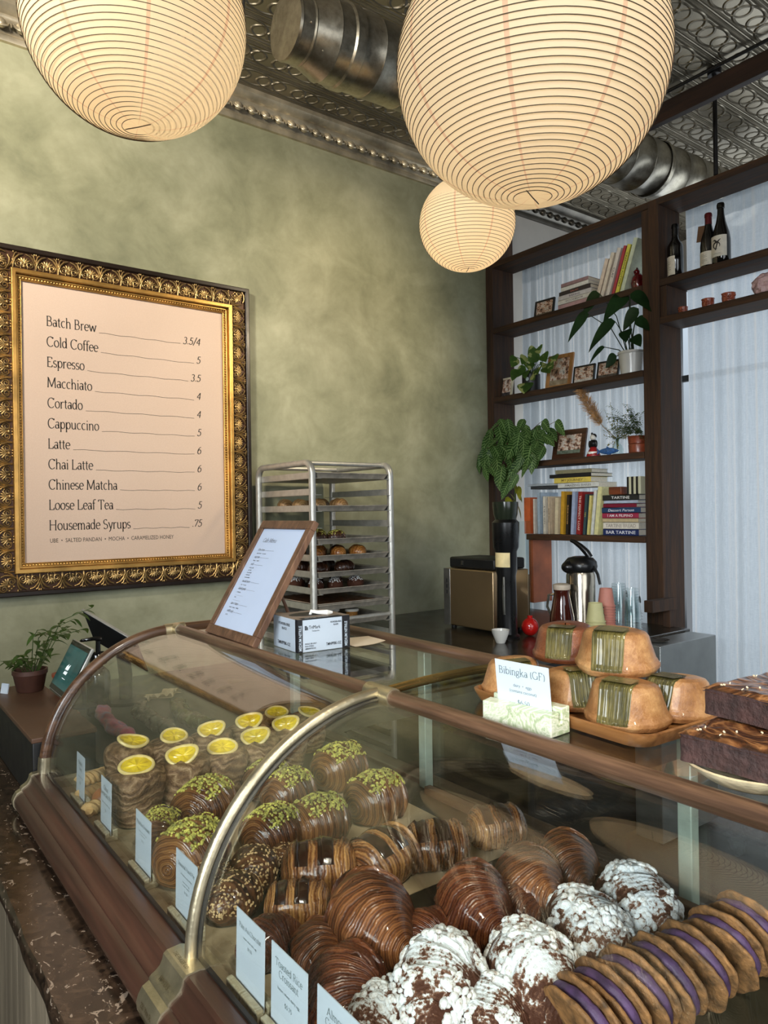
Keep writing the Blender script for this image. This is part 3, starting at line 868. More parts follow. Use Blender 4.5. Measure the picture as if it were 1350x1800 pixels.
def m_laminate(name, dark, mid, light, bands=1.0, gloss=.28, edge=.0):
    """baked laminated dough: thin light/dark layer lines following the roll"""
    t = NT(name); uvn = t.new('TexCoord'); sp = t.new('SeparateXYZ'); t.link(uvn.outputs['UV'], sp.inputs[0])
    v = t.coord(rand=True)
    n1 = t.noise(v, 22, 4, .6); n2 = t.noise(v, 130, 3, .7)
    n0 = t.noise(v, 9, 2)
    ph = t.math('MULTIPLY_ADD', n1, 1.1, t.math('MULTIPLY_ADD', n0, 1.6, t.math('MULTIPLY', sp.outputs[0], bands)))
    f1 = t.math('FRACT', ph)
    fine = t.math('FRACT', t.math('MULTIPLY_ADD', n2, .6, t.math('MULTIPLY', ph, 3.0)))
    tri = t.math('ABSOLUTE', t.math('SUBTRACT', f1, .5)); trf = t.math('ABSOLUTE', t.math('SUBTRACT', fine, .5))
    f = t.math('ADD', t.math('MULTIPLY', tri, .62), t.math('MULTIPLY_ADD', trf, .62, t.math('MULTIPLY_ADD', n0, 1.0, t.math('MULTIPLY_ADD', n1, .5, -.60 + edge))))
    c = t.ramp(f, [(.12, dark), (.42, mid), (.82, light)])
    t.p(col=c, rough=t.math('MULTIPLY_ADD', n2, .3, gloss - .12, clamp=True), spec=.5, coat=.35)
    t.bump(t.math('ADD', t.math('MULTIPLY', trf, .7), t.math('MULTIPLY_ADD', n2, .7, tri)), .55, .004)
    return t.m


LAM_DARK = m_laminate('dark_baked_croissant', (44, 20, 10), (98, 54, 30), (160, 102, 58), 4.2)
LAM_RED = m_laminate('chestnut_croissant', (38, 16, 10), (86, 42, 26), (136, 80, 48), 4.2, .25)
LAM_CHOC = m_laminate('glazed_chocolate_roll', (38, 19, 10), (110, 64, 32), (190, 140, 84), 2.6, .25)
LAM_PIST = m_laminate('glazed_pistachio_roll', (38, 18, 10), (84, 46, 24), (142, 98, 56), 3.4, .14)
LAM_ALM = m_laminate('almond_croissant_crust', (46, 24, 16), (100, 62, 42), (150, 104, 72), 2.6, .4)


def m_sugar_bun():
    t = NT('sugared_bun'); uvn = t.new('TexCoord'); sp = t.new('SeparateXYZ'); t.link(uvn.outputs['UV'], sp.inputs[0])
    v = t.coord(rand=True); n1 = t.noise(v, 26, 4, .65); n2 = t.noise(v, 300, 2, .7)
    ph = t.math('ADD', t.math('MULTIPLY', sp.outputs[0], 3.0), t.math('MULTIPLY_ADD', t.noise(v, 9, 3, .6, .8), 7.0, t.math('MULTIPLY', sp.outputs[1], 7.0)))
    tri = t.math('ABSOLUTE', t.math('SUBTRACT', t.math('FRACT', ph), .5))
    f = t.math('MULTIPLY_ADD', tri, .7, t.math('MULTIPLY_ADD', n2, .5, t.math('MULTIPLY_ADD', n1, .7, -.35)))
    t.p(col=t.ramp(f, [(.12, (70, 44, 26)), (.4, (124, 92, 62)), (.62, (168, 138, 104)), (.8, (206, 184, 154))]), rough=.6, spec=.4)
    t.bump(t.math('MULTIPLY_ADD', tri, 1.2, n2), .7, .004)
    return t.m


BUN = m_sugar_bun()
CANDIED = plain('candied_citrus_flesh', (236, 196, 40), .18, 0, .14, 60, .2, 120, coat=.5)
RIND = plain('candied_citrus_rind', (236, 212, 140), .3, 0, .08, 60)
PISTA = plain('pistachio_green', (156, 152, 74), .65, 0, .5, 130)
SESAME = plain('sesame_seed', (206, 176, 126), .5, 0, .12, 80)
COOKIE = plain('butter_cookie', (206, 168, 112), .6, 0, .14, 50, .3, 180)
OAT = plain('brown_oat_cookie', (128, 90, 54), .7, 0, .35, 60, .8, 110)
UBE = plain('purple_cream', (74, 52, 86), .55, 0, .25, 50, .4, 90)


def m_snow():
    t = NT('powdered_almond_topping'); v = t.coord(rand=True); n = t.noise(v, 70, 4, .7); n2 = t.noise(v, 260, 2, .7)
    f = t.math('MULTIPLY_ADD', n2, .4, t.math('MULTIPLY', n, .6))
    t.p(col=t.ramp(f, [(.36, (140, 112, 88)), (.44, (214, 210, 204)), (.56, (240, 244, 246))]), rough=.85, spec=.2)
    t.bump(n2, .5, .003)
    return t.m


def m_dusted():
    """croissant crust with icing sugar settled on it in patches"""
    t = NT('sugar_dusted_crust'); v = t.coord(rand=True); n = t.noise(v, 34, 5, .7); n2 = t.noise(v, 190, 3, .7)
    uvn = t.new('TexCoord'); sp = t.new('SeparateXYZ'); t.link(uvn.outputs['UV'], sp.inputs[0])
    tri = t.math('ABSOLUTE', t.math('SUBTRACT', t.math('FRACT', t.math('MULTIPLY_ADD', sp.outputs[0], 7.0, t.math('MULTIPLY', n, 3.0))), .5))
    s3 = t.new('SeparateXYZ'); t.link(t.coord(), s3.inputs[0])
    up = t.math('MULTIPLY_ADD', s3.outputs[2], 9.0, -.12)
    k = t.math('ADD', t.math('ADD', up, t.math('MULTIPLY', tri, .25)), t.math('MULTIPLY_ADD', n, 1.7, t.math('MULTIPLY_ADD', n2, .9, -1.42)))
    col = t.ramp(k, [(.28, (74, 42, 28)), (.42, (120, 84, 64)), (.52, (206, 206, 204)), (.7, (236, 242, 246))])
    t.p(col=col, rough=.7, spec=.25); t.bump(t.math('MULTIPLY_ADD', tri, .8, n2), .5, .004)
    return t.m


SNOW, DUSTED = m_snow(), m_dusted()


def roll_mesh(L, R, bend=.9, wraps=3.2, blunt=2.2, step=.16, flat=.6, seed=0, lump=.05, asp=1.0, power=.62):
    """laminated roll along x: stepped overlaps, tapering ends, flattened foot; base sits at z = 0"""
    nu, nv = 84, 40
    def r_of(t): return max(0.0, 1 - abs(t) ** blunt) ** power
    # arc-length parameter for the layer lines
    S = [0.0]; N = 400
    for i in range(N):
        t0, t1 = i / N, (i + 1) / N
        S.append(S[-1] + sqrt((L / 2 / N) ** 2 + (R * (r_of(t1) - r_of(t0))) ** 2))
    tot = S[-1]
    vs, fs, us = [], [], []
    def prm(t): return S[int(round(abs(t) * N))] / tot
    for i in range(nu + 1):
        t = -1 + 2 * i / nu
        t = math.copysign(1 - (1 - abs(t)) ** 1.35, t) if abs(t) > 0 else 0
        q0 = prm(t)
        if bend > .01: cxp, cyp, ta = L / 2 * sin(t * bend) / bend, -L / 2 * (1 - cos(t * bend)) / bend, -t * bend
        else: cxp, cyp, ta = L / 2 * t, 0, 0
        for j in range(nv):
            ph = 2 * pi * j / nv
            q = q0 * wraps + .12 * cos(ph + seed) + .08 * sin(2 * ph + seed * 2)
            fr = q - floor(q)
            st = 1 + step * (.5 - fr) * (1 if q0 > .04 else .3)
            if fr > .93: st += step * ((fr - .93) / .07) * .98
            r = R * r_of(t) * st * (1 + lump * nz(t * 3 + seed, cos(ph) * 2, sin(ph) * 2 + seed))
            y, z = r * cos(ph), r * sin(ph) * asp
            if z < -flat * R: z = -flat * R + (z + flat * R) * .12
            vs.append((cxp - sin(ta) * y, cyp + cos(ta) * y, z + flat * R * 1.0))
    for i in range(nu):
        a0, a1 = prm(-1 + 2 * i / nu), prm(-1 + 2 * (i + 1) / nu)
        for j in range(nv):
            k = (j + 1) % nv
            fs.append((i * nv + j, (i + 1) * nv + j, (i + 1) * nv + k, i * nv + k))
            us.append([(a0 * wraps, j / nv), (a1 * wraps, j / nv), (a1 * wraps, (j + 1) / nv), (a0 * wraps, (j + 1) / nv)])
    zmin = min(v[2] for v in vs)
    vs = [(x, y, z - zmin) for x, y, z in vs]
    return MB().add(vs, fs, us)


def surface_points(mb, n, cond, rg):
    """n random points with normals on a builder's faces"""
    V = [Vector(v) for v in mb.v]; out = []; guard = 0
    while len(out) < n and guard < n * 60:
        guard += 1
        f = mb.f[rg.randrange(len(mb.f))]
        a, b, c = V[f[0]], V[f[1]], V[f[2]]
        nr = (b - a).cross(c - a)
        if nr.length < 1e-9: continue
        u, w = rg.random(), rg.random()
        if u + w > 1: u, w = 1 - u, 1 - w
        p = a + (b - a) * u + (c - a) * w
        ctr = Vector((0, 0, p.z * .3))
        nr.normalize()
        if nr.dot(p - ctr) < 0: nr = -nr
        if cond(p, nr): out.append((p, nr))
    return out


def bits(pts, rg, rx, ry, rz, mb=None, nu=6, nv=4):
    mb = mb or MB()
    for p, nr in pts:
        q = nr.to_track_quat('Z', 'Y').to_matrix().to_4x4()
        M = Matrix.Translation(p) @ q @ Matrix.Rotation(rg.random() * 6.28, 4, 'Z')
        s = .7 + rg.random() * .6
        mb.ball((0, 0, rz * .3), (rx * s, ry * s, rz * s), nu, nv, M)
    return mb


def make_croissant(seed, L, R, label, group, mat, wraps=3.2, bend=.9):
    t = thing('croissant', label, 'croissant', group=group)
    roll_mesh(L, R, bend, wraps, 2.1, .15, .62, seed).build('dough_roll', mat, t, angle=70)
    return t


# ---- prototypes are moved to the first place that uses them
used = set()
protos = {}


def place(kind, maker, loc, rot, label, scale=1.0):
    variants = protos.setdefault(kind, [])
    if len(variants) < maker[1]:
        o = maker[0](len(variants)); variants.append(o)
        o.location = loc; o.rotation_euler = rot if isinstance(rot, (tuple, list)) else (0, 0, rot); o.scale = (scale,) * 3
        o['label'] = label
        return o
    src = variants[hash_i(label) % len(variants)]
    return dup(src, loc, rot, label, None, scale)


def hash_i(s):
    h = 0
    for ch in s: h = (h * 31 + ord(ch)) % 100003
    return h


def mk_plain(i):
    return make_croissant(11 + i * 3, .150, .047, '', 'plain croissants in the case', LAM_DARK if i != 1 else LAM_RED, 3.0, .75 + .15 * i)


def mk_choc(i):
    t = thing('chocolate_croissant', '', 'pastry', group='chocolate croissants in the case')
    roll_mesh(.112, .044, .0, 2.6, 5.0, .14, .62, 3 + i * 5, .04, .9, .5).build('dough_roll', LAM_CHOC, t, angle=70)
    src = t.children[0].data; nv = 40
    for lo, hi in ((20, 32), (40, 53)):
        b = MB()
        def co(i, j, off):
            p = Vector(src.vertices[i * nv + j % nv].co); c = Vector((p.x, 0, .026)); d = p - c
            return tuple(c + d * (1 + off))
        js = list(range(2, 17))
        def ed(q, i): return (1.0 if 0 < q < len(js) - 1 else 0.0) * (1.0 if lo < i < hi else 0.0)
        vs = [co(i, j, .010 + .020 * ed(q, i)) for i in range(lo, hi + 1) for q, j in enumerate(js)]
        vl = [co(i, j, -.03) for i in range(lo, hi + 1) for q, j in enumerate(js)]
        nj, ni = len(js), hi - lo + 1
        fs = [(a * nj + c, (a + 1) * nj + c, (a + 1) * nj + c + 1, a * nj + c + 1) for a in range(ni - 1) for c in range(nj - 1)]
        o_ = len(vs); fs += [tuple(o_ + x for x in reversed(f)) for f in fs]
        rim = [a * nj for a in range(ni)] + [(ni - 1) * nj + c for c in range(1, nj)] + [a * nj + nj - 1 for a in range(ni - 2, -1, -1)] + [c for c in range(nj - 2, 0, -1)]
        fs += [(rim[k], rim[(k + 1) % len(rim)], o_ + rim[(k + 1) % len(rim)], o_ + rim[k]) for k in range(len(rim))]
        b.add(vs + vl, fs).build('dark_glaze_band', plain('dark_chocolate_glaze', (40, 20, 11), .2, 0, .4, 60, .35, 70, coat=.5), t, angle=70)
    return t


def mk_pist(i):
    t = thing('pistachio_croissant', '', 'pastry', group='pistachio croissants in the case')
    m = roll_mesh(.108, .045, .12, 2.8, 3.6, .14, .62, 5 + i * 4, .05, .95, .52)
    m.build('dough_roll', LAM_PIST, t, angle=70)
    rg = random.Random(40 + i)
    pts = surface_points(m, 430, lambda p, n: p.z > .052 and abs(p.x) < .036 and abs(p.y) < .034 and rg.random() < .55 + p.z * 5, rg)
    stuff(bits(pts, rg, .0023, .0018, .0017).build('pistachio_crumbs', [PISTA], t))
    return t


def mk_almond(i):
    t = thing('almond_croissant', '', 'croissant', group='almond croissants in the case')
    m = roll_mesh(.150, .050, .7 + .15 * i, 3.0, 2.2, .13, .62, 7 + i * 5, .09)
    m.build('dough_roll', DUSTED, t, angle=70)
    rg = random.Random(60 + i)
    pts = surface_points(m, 190, lambda p, n: p.z > .040 and n.z > .1 and nz(p.x * 38 + i, p.y * 38, 2) > -.12, rg)
    stuff(bits(pts, rg, .0056, .0038, .0032, None, 8, 5).build('sugared_almond_flakes', SNOW, t))
    return t


def mk_hand_pie(i):
    t = thing('sesame_hand_pie', '', 'pastry', group='sesame hand pies in the case')
    m = roll_mesh(.105, .040, .3, 2.0, 2.4, .06, .55, 9 + i, .05, .9)
    m.build('crust', m_laminate('glossy_dark_crust', (38, 22, 14), (84, 52, 32), (128, 88, 56), 1.2, .2), t, angle=70)
    rg = random.Random(80 + i)
    pts = surface_points(m, 260, lambda p, n: p.z > .018, rg)
    stuff(bits(pts, rg, .0026, .0015, .001, None, 5, 4).build('sesame_seeds', SESAME, t))
    return t


def mk_bun(i):
    t = thing('citrus_bun', '', 'pastry', group='citrus topped buns in the case')
    seed = 13 + i * 3
    R, H = .046, .088
    def fn(u, v):
        a = 2 * pi * u
        k = v * 1.28
        if k < 1: r, z = R * (.78 + .25 * sin(k * pi * .58)), H * (.02 + .88 * k)
        else:
            q = (k - 1) / .28; r, z = R * (.78 + .25 * sin(pi * .58)) * cos(q * pi / 2 * .995), H * (.90 + .13 * sin(q * pi / 2))
        rid = .7 * sin(4 * k + a * 3 + 2.6 * sin(a * 2 + seed) + 2 * nz(cos(a), sin(a), k * 2 + seed)) * .022 + .085 * nz(cos(a) * 2 + seed, sin(a) * 2, k * 3)
        return (r * (1 + rid) * cos(a), r * (1 + rid) * sin(a), z * (1 + .03 * cos(a + seed)))
    MB().grid(fn, 40, 30, cu=True).build('swirled_bun', BUN, t, angle=75)
    # candied slice: half-disc flesh with a curled rind
    sl = MB(); r = .0245
    def flesh(u, v):
        a = 2 * pi * u; rr = r * v
        x, y = rr * cos(a) * 1.12, rr * sin(a) * .80
        return (x, y, .0045 + [.0, 6.0, 11.0][i % 3] * x * x + 7.0 * max(0, y) ** 2 + .0012 * sin(a * 8) * v * (1 - v) * 4)
    M = Matrix.Translation((0.003, -.010, H * 1.01 + .004)) @ Matrix.Rotation(radians([24, 14, 32][i % 3]), 4, 'X') @ Matrix.Rotation(radians([0, 12, -10][i % 3]), 4, 'Y')
    s = sl.grid(flesh, 28, 7, cu=True, M=M)
    low = MB().grid(lambda u, v: tuple(Vector(flesh(u, v)) - Vector((0, 0, .0034))), 28, 7, cu=True, M=M, flip=True)
    s.add(low.v, low.f); s.build('candied_slice', CANDIED, t, fix=False)
    MB().tube([M @ (Vector(flesh(k / 28, 1.0)) - Vector((0, 0, .0014))) for k in range(28)], .0030, 8, closed=True).build('rind', RIND, t)
    return t


def pl(kind, mk, px, py, h, rotz, label, scale=1.0, dz=0.0, tilt=(0, 0)):
    """put a pastry where the photo shows its middle; h = height of that middle above the deck"""
    p = at(px, py, z=DECK + dz + h)
    return place(kind, mk, (p.x, p.y, DECK + .0015 + dz), (tilt[0], tilt[1], rotz), label, scale)


PAPERSHEET = plain('baking_parchment', (206, 184, 148), .6, 0, .06, 10, .1, 30)
for (x0, x1, y0, y1, lab) in ((.56, .97, .93, 1.46, 'wide sheet of tan baking parchment under the chocolate and pistachio pastries'),):
    sh = MB().grid(lambda u, v: (x0 + (x1 - x0) * u, y0 + (y1 - y0) * v, .9254 + .0006 * (1 + nz(u * 9, v * 9, 1))), 24, 24)
    sh2 = MB().grid(lambda u, v: (x0 + (x1 - x0) * u, y0 + (y1 - y0) * v, .9252), 2, 2, flip=True)
    sh.add(sh2.v, sh2.f)
    o = sh.build('parchment_sheet', PAPERSHEET)
    tag(o, lab, 'paper')

BN = (mk_bun, 3)
for px, py, rz, sc, lab in ((239, 1400, .3, 1.06, 'citrus bun with a bright lemon wedge, standing nearest the glass behind the second card'),
                        (229, 1352, 1.1, 1.04, 'citrus bun just behind the front one, its pale wedge standing on edge'),
                        (322, 1378, .1, 1.04, 'second citrus bun of the front row, with a flat pale wedge'),
                        (299, 1338, 2.2, 1.0, 'citrus bun with a curled orange slice in the back row'),
                        (391, 1358, -.2, 1.0, 'citrus bun in front of the row, behind the large pistachio croissant'),
                        (371, 1323, .5, .98, 'citrus bun with a curled wedge in the middle of the back row'),
                        (450, 1340, .0, 1.02, 'front citrus bun of the right-hand pair with lemon halves'),
                        (437, 1309, .4, 1.0, 'rear citrus bun of the right-hand pair with lemon halves'),
                        (503, 1314, -.1, 1.0, 'citrus bun with a round lemon slice close to the brass hoop'),
                        (541, 1285, .3, .92, 'farthest citrus bun, half behind the top of the brass hoop'),
                        (483, 1285, .9, .92, 'citrus bun with a curl of dough in the far corner row')):
    pl('bun', BN, px, py, .05, -.55 + .35 * rz, lab, sc * 1.14)

PI_ = (mk_pist, 3)
for px, py, rz, sc, h, lab in ((283, 1452, 1.0, .82, .04, 'small pistachio croissant half hidden behind the third price card'),
                        (361, 1412, .6, 1.12, .045, 'large glossy pistachio croissant in front of the citrus buns'),
                        (337, 1499, .5, 1.12, .04, 'pistachio croissant just behind the fourth price card'),
                        (470, 1362, .5, .92, .045, 'pistachio croissant at the upper left of the brass hoop'),
                        (597, 1348, .2, 1.12, .042, 'farthest pistachio croissant on the parchment'),
                        (662, 1401, .1, 1.1, .042, 'pistachio croissant alone at the right end of its row'),
                        (563, 1437, .0, 1.0, .042, 'shiny pistachio croissant in the middle of the parchment front edge'),
                        (479, 1458, .4, 1.0, .042, 'pale crumbed pistachio croissant right of the brass hoop'),
                        (508, 1388, .3, 1.0, .042, 'pistachio croissant with a striped swirl side, beside the brass hoop')):
    pl('pist', PI_, px, py, h, rz, lab, sc * 1.12)

HP = (mk_hand_pie, 2)
for px, py, rz, sc, lab in ((374, 1552, .8, .92, 'sesame hand pie left of the brass hoop, beside the hand pie card'),
                            (412, 1582, .5, 1.0, 'sesame hand pie nearest the glass, right of the brass hoop'),
                            (446, 1535, .9, 1.05, 'sesame hand pie behind the nearest one'),
                            (497, 1508, .4, .72, 'small sesame hand pie touching the chocolate croissant')):
    pl('pie', HP, px, py, .022, rz, lab, sc)

CH = (mk_choc, 3)
for px, py, rz, sc, lab in ((563, 1524, -.55, 1.16, 'chocolate croissant with dark glaze bands at the corner of the parchment'),
                            (524, 1580, -.6, .92, 'chocolate croissant with pale swirled end, nearest the sesame pies'),
                            (671, 1505, .25, 1.18, 'wide striped chocolate croissant in the middle of the case'),
                            (767, 1479, -.5, 1.06, 'dark chocolate croissant behind the striped one'),
                            (872, 1422, -.4, 1.0, 'farthest chocolate croissant, below the long lantern reflection')):
    pl('choc', CH, px, py, .065 if px > 860 else .04, rz, lab, sc)

PL = (mk_plain, 3)
for px, py, rz, sc, h, dz, lab in ((651, 1612, 1.15, 1.26, .045, .012, 'large swirled plain croissant in the middle of the case'),
                             (831, 1584, .85, 1.16, .045, .012, 'red-brown plain croissant lying left of the sugared ones'),
                             (930, 1540, .8, 1.1, .045, .004, 'plain croissant tucked behind the red-brown one'),
                             (996, 1503, .75, 1.0, .045, .004, 'plain croissant farthest back beside the sugared ones'),
                             (470, 1645, .3, .74, .035, 0, 'small plain croissant behind the chocolate croissant card'),
                             (607, 1738, .7, 1.05, .04, 0, 'dark plain croissant right of the toasted rice card'),
                             (745, 1655, .3, .86, .03, 0, 'plain croissant low between the big swirled one and the sugared ones'),
                             (560, 1668, .9, .8, .03, 0, 'plain croissant in shade under the big swirled one'),
                             (905, 1598, 1.2, .8, .025, 0, 'plain croissant low behind the middle sugared croissant')):
    pl('plain', PL, px, py, h, rz, lab, sc, dz)

AL = (mk_almond, 3)
for px, py, rz, sc, h, dz, lab in ((771, 1726, .45, 1.1, .045, .010, 'almond croissant thick with white sugar, nearest the glass'),
                             (934, 1708, 1.0, 1.1, .045, .010, 'second almond croissant, dusted over its ridges'),
                             (1035, 1632, 1.1, 1.08, .048, .012, 'almond croissant with bare brown patches, third along'),
                             (1119, 1590, .9, 1.12, .048, .008, 'almond croissant at the back beside the ube cookies'),
                             (872, 1792, .3, .86, .03, 0, 'low almond croissant at the bottom edge, between two big ones'),
                             (668, 1795, .2, .84, .035, 0, 'almond croissant half out of view beside the last price card')):
    pl('almond', AL, px, py, h, rz, lab, sc, dz)


def mk_cookie_sandwich(i):
    t = thing('ube_cookie_sandwich', '', 'cookie', group='ube cookie sandwiches in the case')
    rg = random.Random(5 + i)
    def disc(z0, th, R, mat, name, bump_):
        def fn(u, v):
            a = 2 * pi * u; k = v
            prof = [(0, th / 2), (.5, th / 2), (.86, th * .46), (.98, th * .25), (1, 0), (.98, -th * .25), (.86, -th * .46), (.5, -th / 2), (0, -th / 2)]
            q = k * 8; j = min(7, int(q)); f = q - j
            r = prof[j][0] * (1 - f) + prof[j + 1][0] * f; z = prof[j][1] * (1 - f) + prof[j + 1][1] * f
            w = 1 + bump_ * nz(cos(a) * 3 + i * 2, sin(a) * 3 + z0 * 90, 2, 1.3)
            return (R * r * w * cos(a), R * r * w * sin(a), z0 + z + bump_ * .02 * nz(cos(a) * 6 * r, sin(a) * 6 * r, z0 * 200, 1.5))
        return MB().grid(fn, 40, 24, cu=True).build(name, mat, t, angle=60)
    disc(-.0125, .0095, .052, OAT, 'cookie', .06); disc(.0125, .0095, .052, OAT, 'cookie', .06)
    disc(0, .0175, .0475, UBE, 'purple_filling', .04)
    return t


CK = (mk_cookie_sandwich, 3)
for k, (px, py, lab) in enumerate(((1028, 1800, 'nearest ube cookie sandwich, cut off by the bottom edge'), (1066, 1770, 'second ube cookie sandwich of the standing row'), (1114, 1745, 'third ube cookie sandwich of the standing row'),
                                   (1165, 1722, 'fourth ube cookie sandwich, in the middle of the row'), (1217, 1697, 'fifth ube cookie sandwich of the standing row'), (1268, 1668, 'sixth ube cookie sandwich, next to last in the row'), (1313, 1640, 'last ube cookie sandwich, against the rear door track'))):
    p = at(px, py, z=DECK + .05)
    place('cookie', CK, (p.x, p.y, DECK + .0505), (0, radians(68), radians(-6 + 4 * (k % 3))), lab, 1.0)

# twisted butter biscuits by the first cards
for k, (px, py, rz, lab) in enumerate(((172, 1352, .35, 'twisted butter biscuit farthest behind the first price card'), (176, 1376, .3, 'twisted butter biscuit in the middle, between the first two cards'), (186, 1398, .45, 'twisted butter biscuit nearest, half behind the second price card'))):
    p = at(px, py, z=DECK + .03)
    mb = MB()
    for s in (0, pi):
        mb.tube([(-.05 + .1 * q / 40, .0075 * cos(q * .55 + s), .0075 * sin(q * .55 + s) + .016) for q in range(41)], .0085, 8)
    o = mb.build('twisted_biscuit', COOKIE, loc=(p.x, p.y, DECK), rot=(0, 0, rz)); tag(o, lab, 'biscuit', 'twisted butter biscuits')
    o.scale = (1, 1, 1)
o = None
p = at(160, 1405, z=DECK + .02)
tag(MB().ball((0, 0, .024), (.034, .028, .024), 20, 12).build('small_bun', plain('glazed_bun_crust', (150, 92, 52), .35, 0, .25, 40), loc=(p.x + .03, p.y - .02, DECK)), 'small glazed bun low behind the second price card', 'bun')

# ------------------------------------------------------------------ price cards in onyx blocks
CARD = plain('white_card_stock', (208, 219, 229), .6, 0, .02, 6)
CARDINK = plain('grey_card_ink', (96, 112, 112), .7, 0, .05)


def m_onyx(name, stops, sc):
    t = NT(name); v = t.coord(scale=(1, .5, 1.4), rand=True); n = t.noise(v, 14 * sc, 5, .6, 1.2)
    w = t.math('FRACT', t.math('MULTIPLY', n, 5.0)); tri = t.math('ABSOLUTE', t.math('SUBTRACT', w, .5))
    f = t.math('MULTIPLY_ADD', tri, 1.1, t.math('MULTIPLY', n, .5))
    t.p(col=t.ramp(f, stops), rough=.16, sss=.0, coat=.4)
    return t.m


ONYX = m_onyx('green_banded_onyx', [(.2, (160, 176, 132)), (.45, (206, 214, 180)), (.6, (232, 232, 212)), (.8, (188, 200, 158))], 1.0)
ONYX_P = m_onyx('pale_onyx', [(.2, (206, 196, 172)), (.5, (232, 232, 222)), (.8, (214, 222, 210))], .8)
ONYX_B = m_onyx('honey_onyx', [(.2, (150, 136, 104)), (.5, (190, 180, 150)), (.8, (166, 150, 116))], 1.0)


def price_card(loc, rotz, w, h, title, lines, price, label, holder_label, mat, hw, hh, hd, tsize=.0125, tilt=8, name_h='card_holder', gap=None):
    """card with its lettering, standing in a slotted stone block; card faces local -y"""
    hold = thing(name_h, holder_label, 'card holder', loc, rotz, 'stone price card holders')
    s = .004
    out = [(-hd / 2, 0), (hd / 2, 0), (hd / 2, hh), (s / 2 + .001, hh), (s / 2 + .001, hh * .45), (-s / 2 - .001, hh * .45), (-s / 2 - .001, hh * .86), (-hd / 2, hh * .8)]
    MB().prism(out, 'x', -hw / 2, hw / 2).build('stone_block', mat, hold, smooth=False, bevel=.0015)
    c = thing('price_card', label, 'price card', loc, rotz, 'white price cards')
    z0 = hh * .46
    T = Matrix.Translation((0, 0, z0)) @ Matrix.Rotation(radians(-tilt * .2), 4, 'X')
    MB().box(-w / 2, w / 2, -.0006, .0006, 0, h, T).build('card', CARD, c, smooth=False)
    mb = MB(); M = T @ frame_M((0, -.0009, 0), (1, 0, 0), (0, 0, 1))
    z = h * .82 - tsize * .4
    for tl in (title if isinstance(title, list) else [title]):
        serif(mb, tl, 0, z, tsize, M, 'c', thick=.075, thin=.04); z -= tsize * .95
    z -= h * .03
    for ln in lines: sans(mb, ln, 0, z, tsize * .42, M, 'c'); z -= tsize * .55
    serif(mb, price, 0, z - tsize * .55, tsize * .72, M, 'c', thick=.075, thin=.04)
    mb.build('card_lettering', CARDINK, c, smooth=False)
    return c


cards = [((135, 1397), ['Butter', 'Twist'], ['butter, wheat, egg'], '$3', 'first price card, smallest and nearest the end of the case', 'first stone holder along the glass, at the far end of the case', .062),
         ((179, 1448), ['Citrus', 'Cheesecake Bun'], ['butter, wheat, dairy, egg'], '$6', 'second price card, in front of the tall citrus bun', 'second stone holder along the glass, in front of the citrus bun', .066),
         ((238, 1524), ['Pistachio Croissant'], ['butter, wheat, dairy, egg', '(contains nuts)'], '$6.50', 'third price card, in front of the small pistachio croissant', 'third stone holder along the glass, before the small pistachio croissant', .076),
         ((321, 1608), ['Seasonal Hand Pie'], ['ask about our seasonal filling', '', 'butter, wheat, egg', '(contains sesame)'], '$7.00', 'fourth price card, for hand pies, left of the brass hoop', 'fourth stone holder along the glass, left of the brass hoop', .082),
         ((421, 1741), ['Pain Au Chocolat'], ['butter, wheat, dairy, egg'], '$5.50', 'fifth price card, right of the brass hoop foot', 'fifth stone holder along the glass, right of the brass hoop foot', .078),
         ((503, 1812), ['Toasted Rice', 'Croissant'], ['butter, wheat, dairy, egg'], '$5.75', 'sixth price card, in front of the dark plain croissant', 'sixth stone holder along the glass, beside the dark plain croissant', .084),
         ((592, 1905), ['Almond', 'Croissant'], ['butter, wheat, dairy, egg', '(contains nuts)'], '$6', 'last price card, only its top corner in view at the bottom', 'last stone holder along the glass, below the bottom edge', .08)]
for (px, py), title, lines, price, lab, hl, w in cards:
    p = at(px, py, z=DECK + .024)
    price_card((max(p.x, .412), p.y, DECK + .0003), radians(-90), w, .098, title, lines, price, lab, hl, ONYX_B, w + .012, .022, .024, .0125 if len(title[0]) < 15 else .0088)
# ------------------------------------------------------------------ things standing on top of the case
TOPZ = 1.2507


def m_bibingka():
    t = NT('golden_rice_cake'); v = t.coord(rand=True); n = t.noise(v, 24, 5, .65); n2 = t.noise(v, 260, 3, .8)
    sp = t.new('SeparateXYZ'); t.link(t.coord(), sp.inputs[0])
    k = t.math('MULTIPLY_ADD', n, .75, t.math('MULTIPLY_ADD', n2, .22, .02))
    t.p(col=t.ramp(k, [(.3, (104, 66, 34)), (.48, (154, 106, 62)), (.6, (184, 138, 88)), (.78, (210, 174, 122))]), rough=.42, spec=.45, coat=.15)
    t.bump(n2, .55, .0025)
    return t.m


def m_bibingka_dark():
    t = NT('dark_rice_cake'); v = t.coord(rand=True); n = t.noise(v, 24, 5, .65); n2 = t.noise(v, 260, 3, .8)
    t.p(col=t.ramp(t.math('MULTIPLY_ADD', n, .75, t.math('MULTIPLY', n2, .22)), [(.3, (62, 30, 18)), (.5, (112, 62, 36)), (.75, (160, 98, 58))]), rough=.36, coat=.3)
    t.bump(n2, .5, .0025)
    return t.m


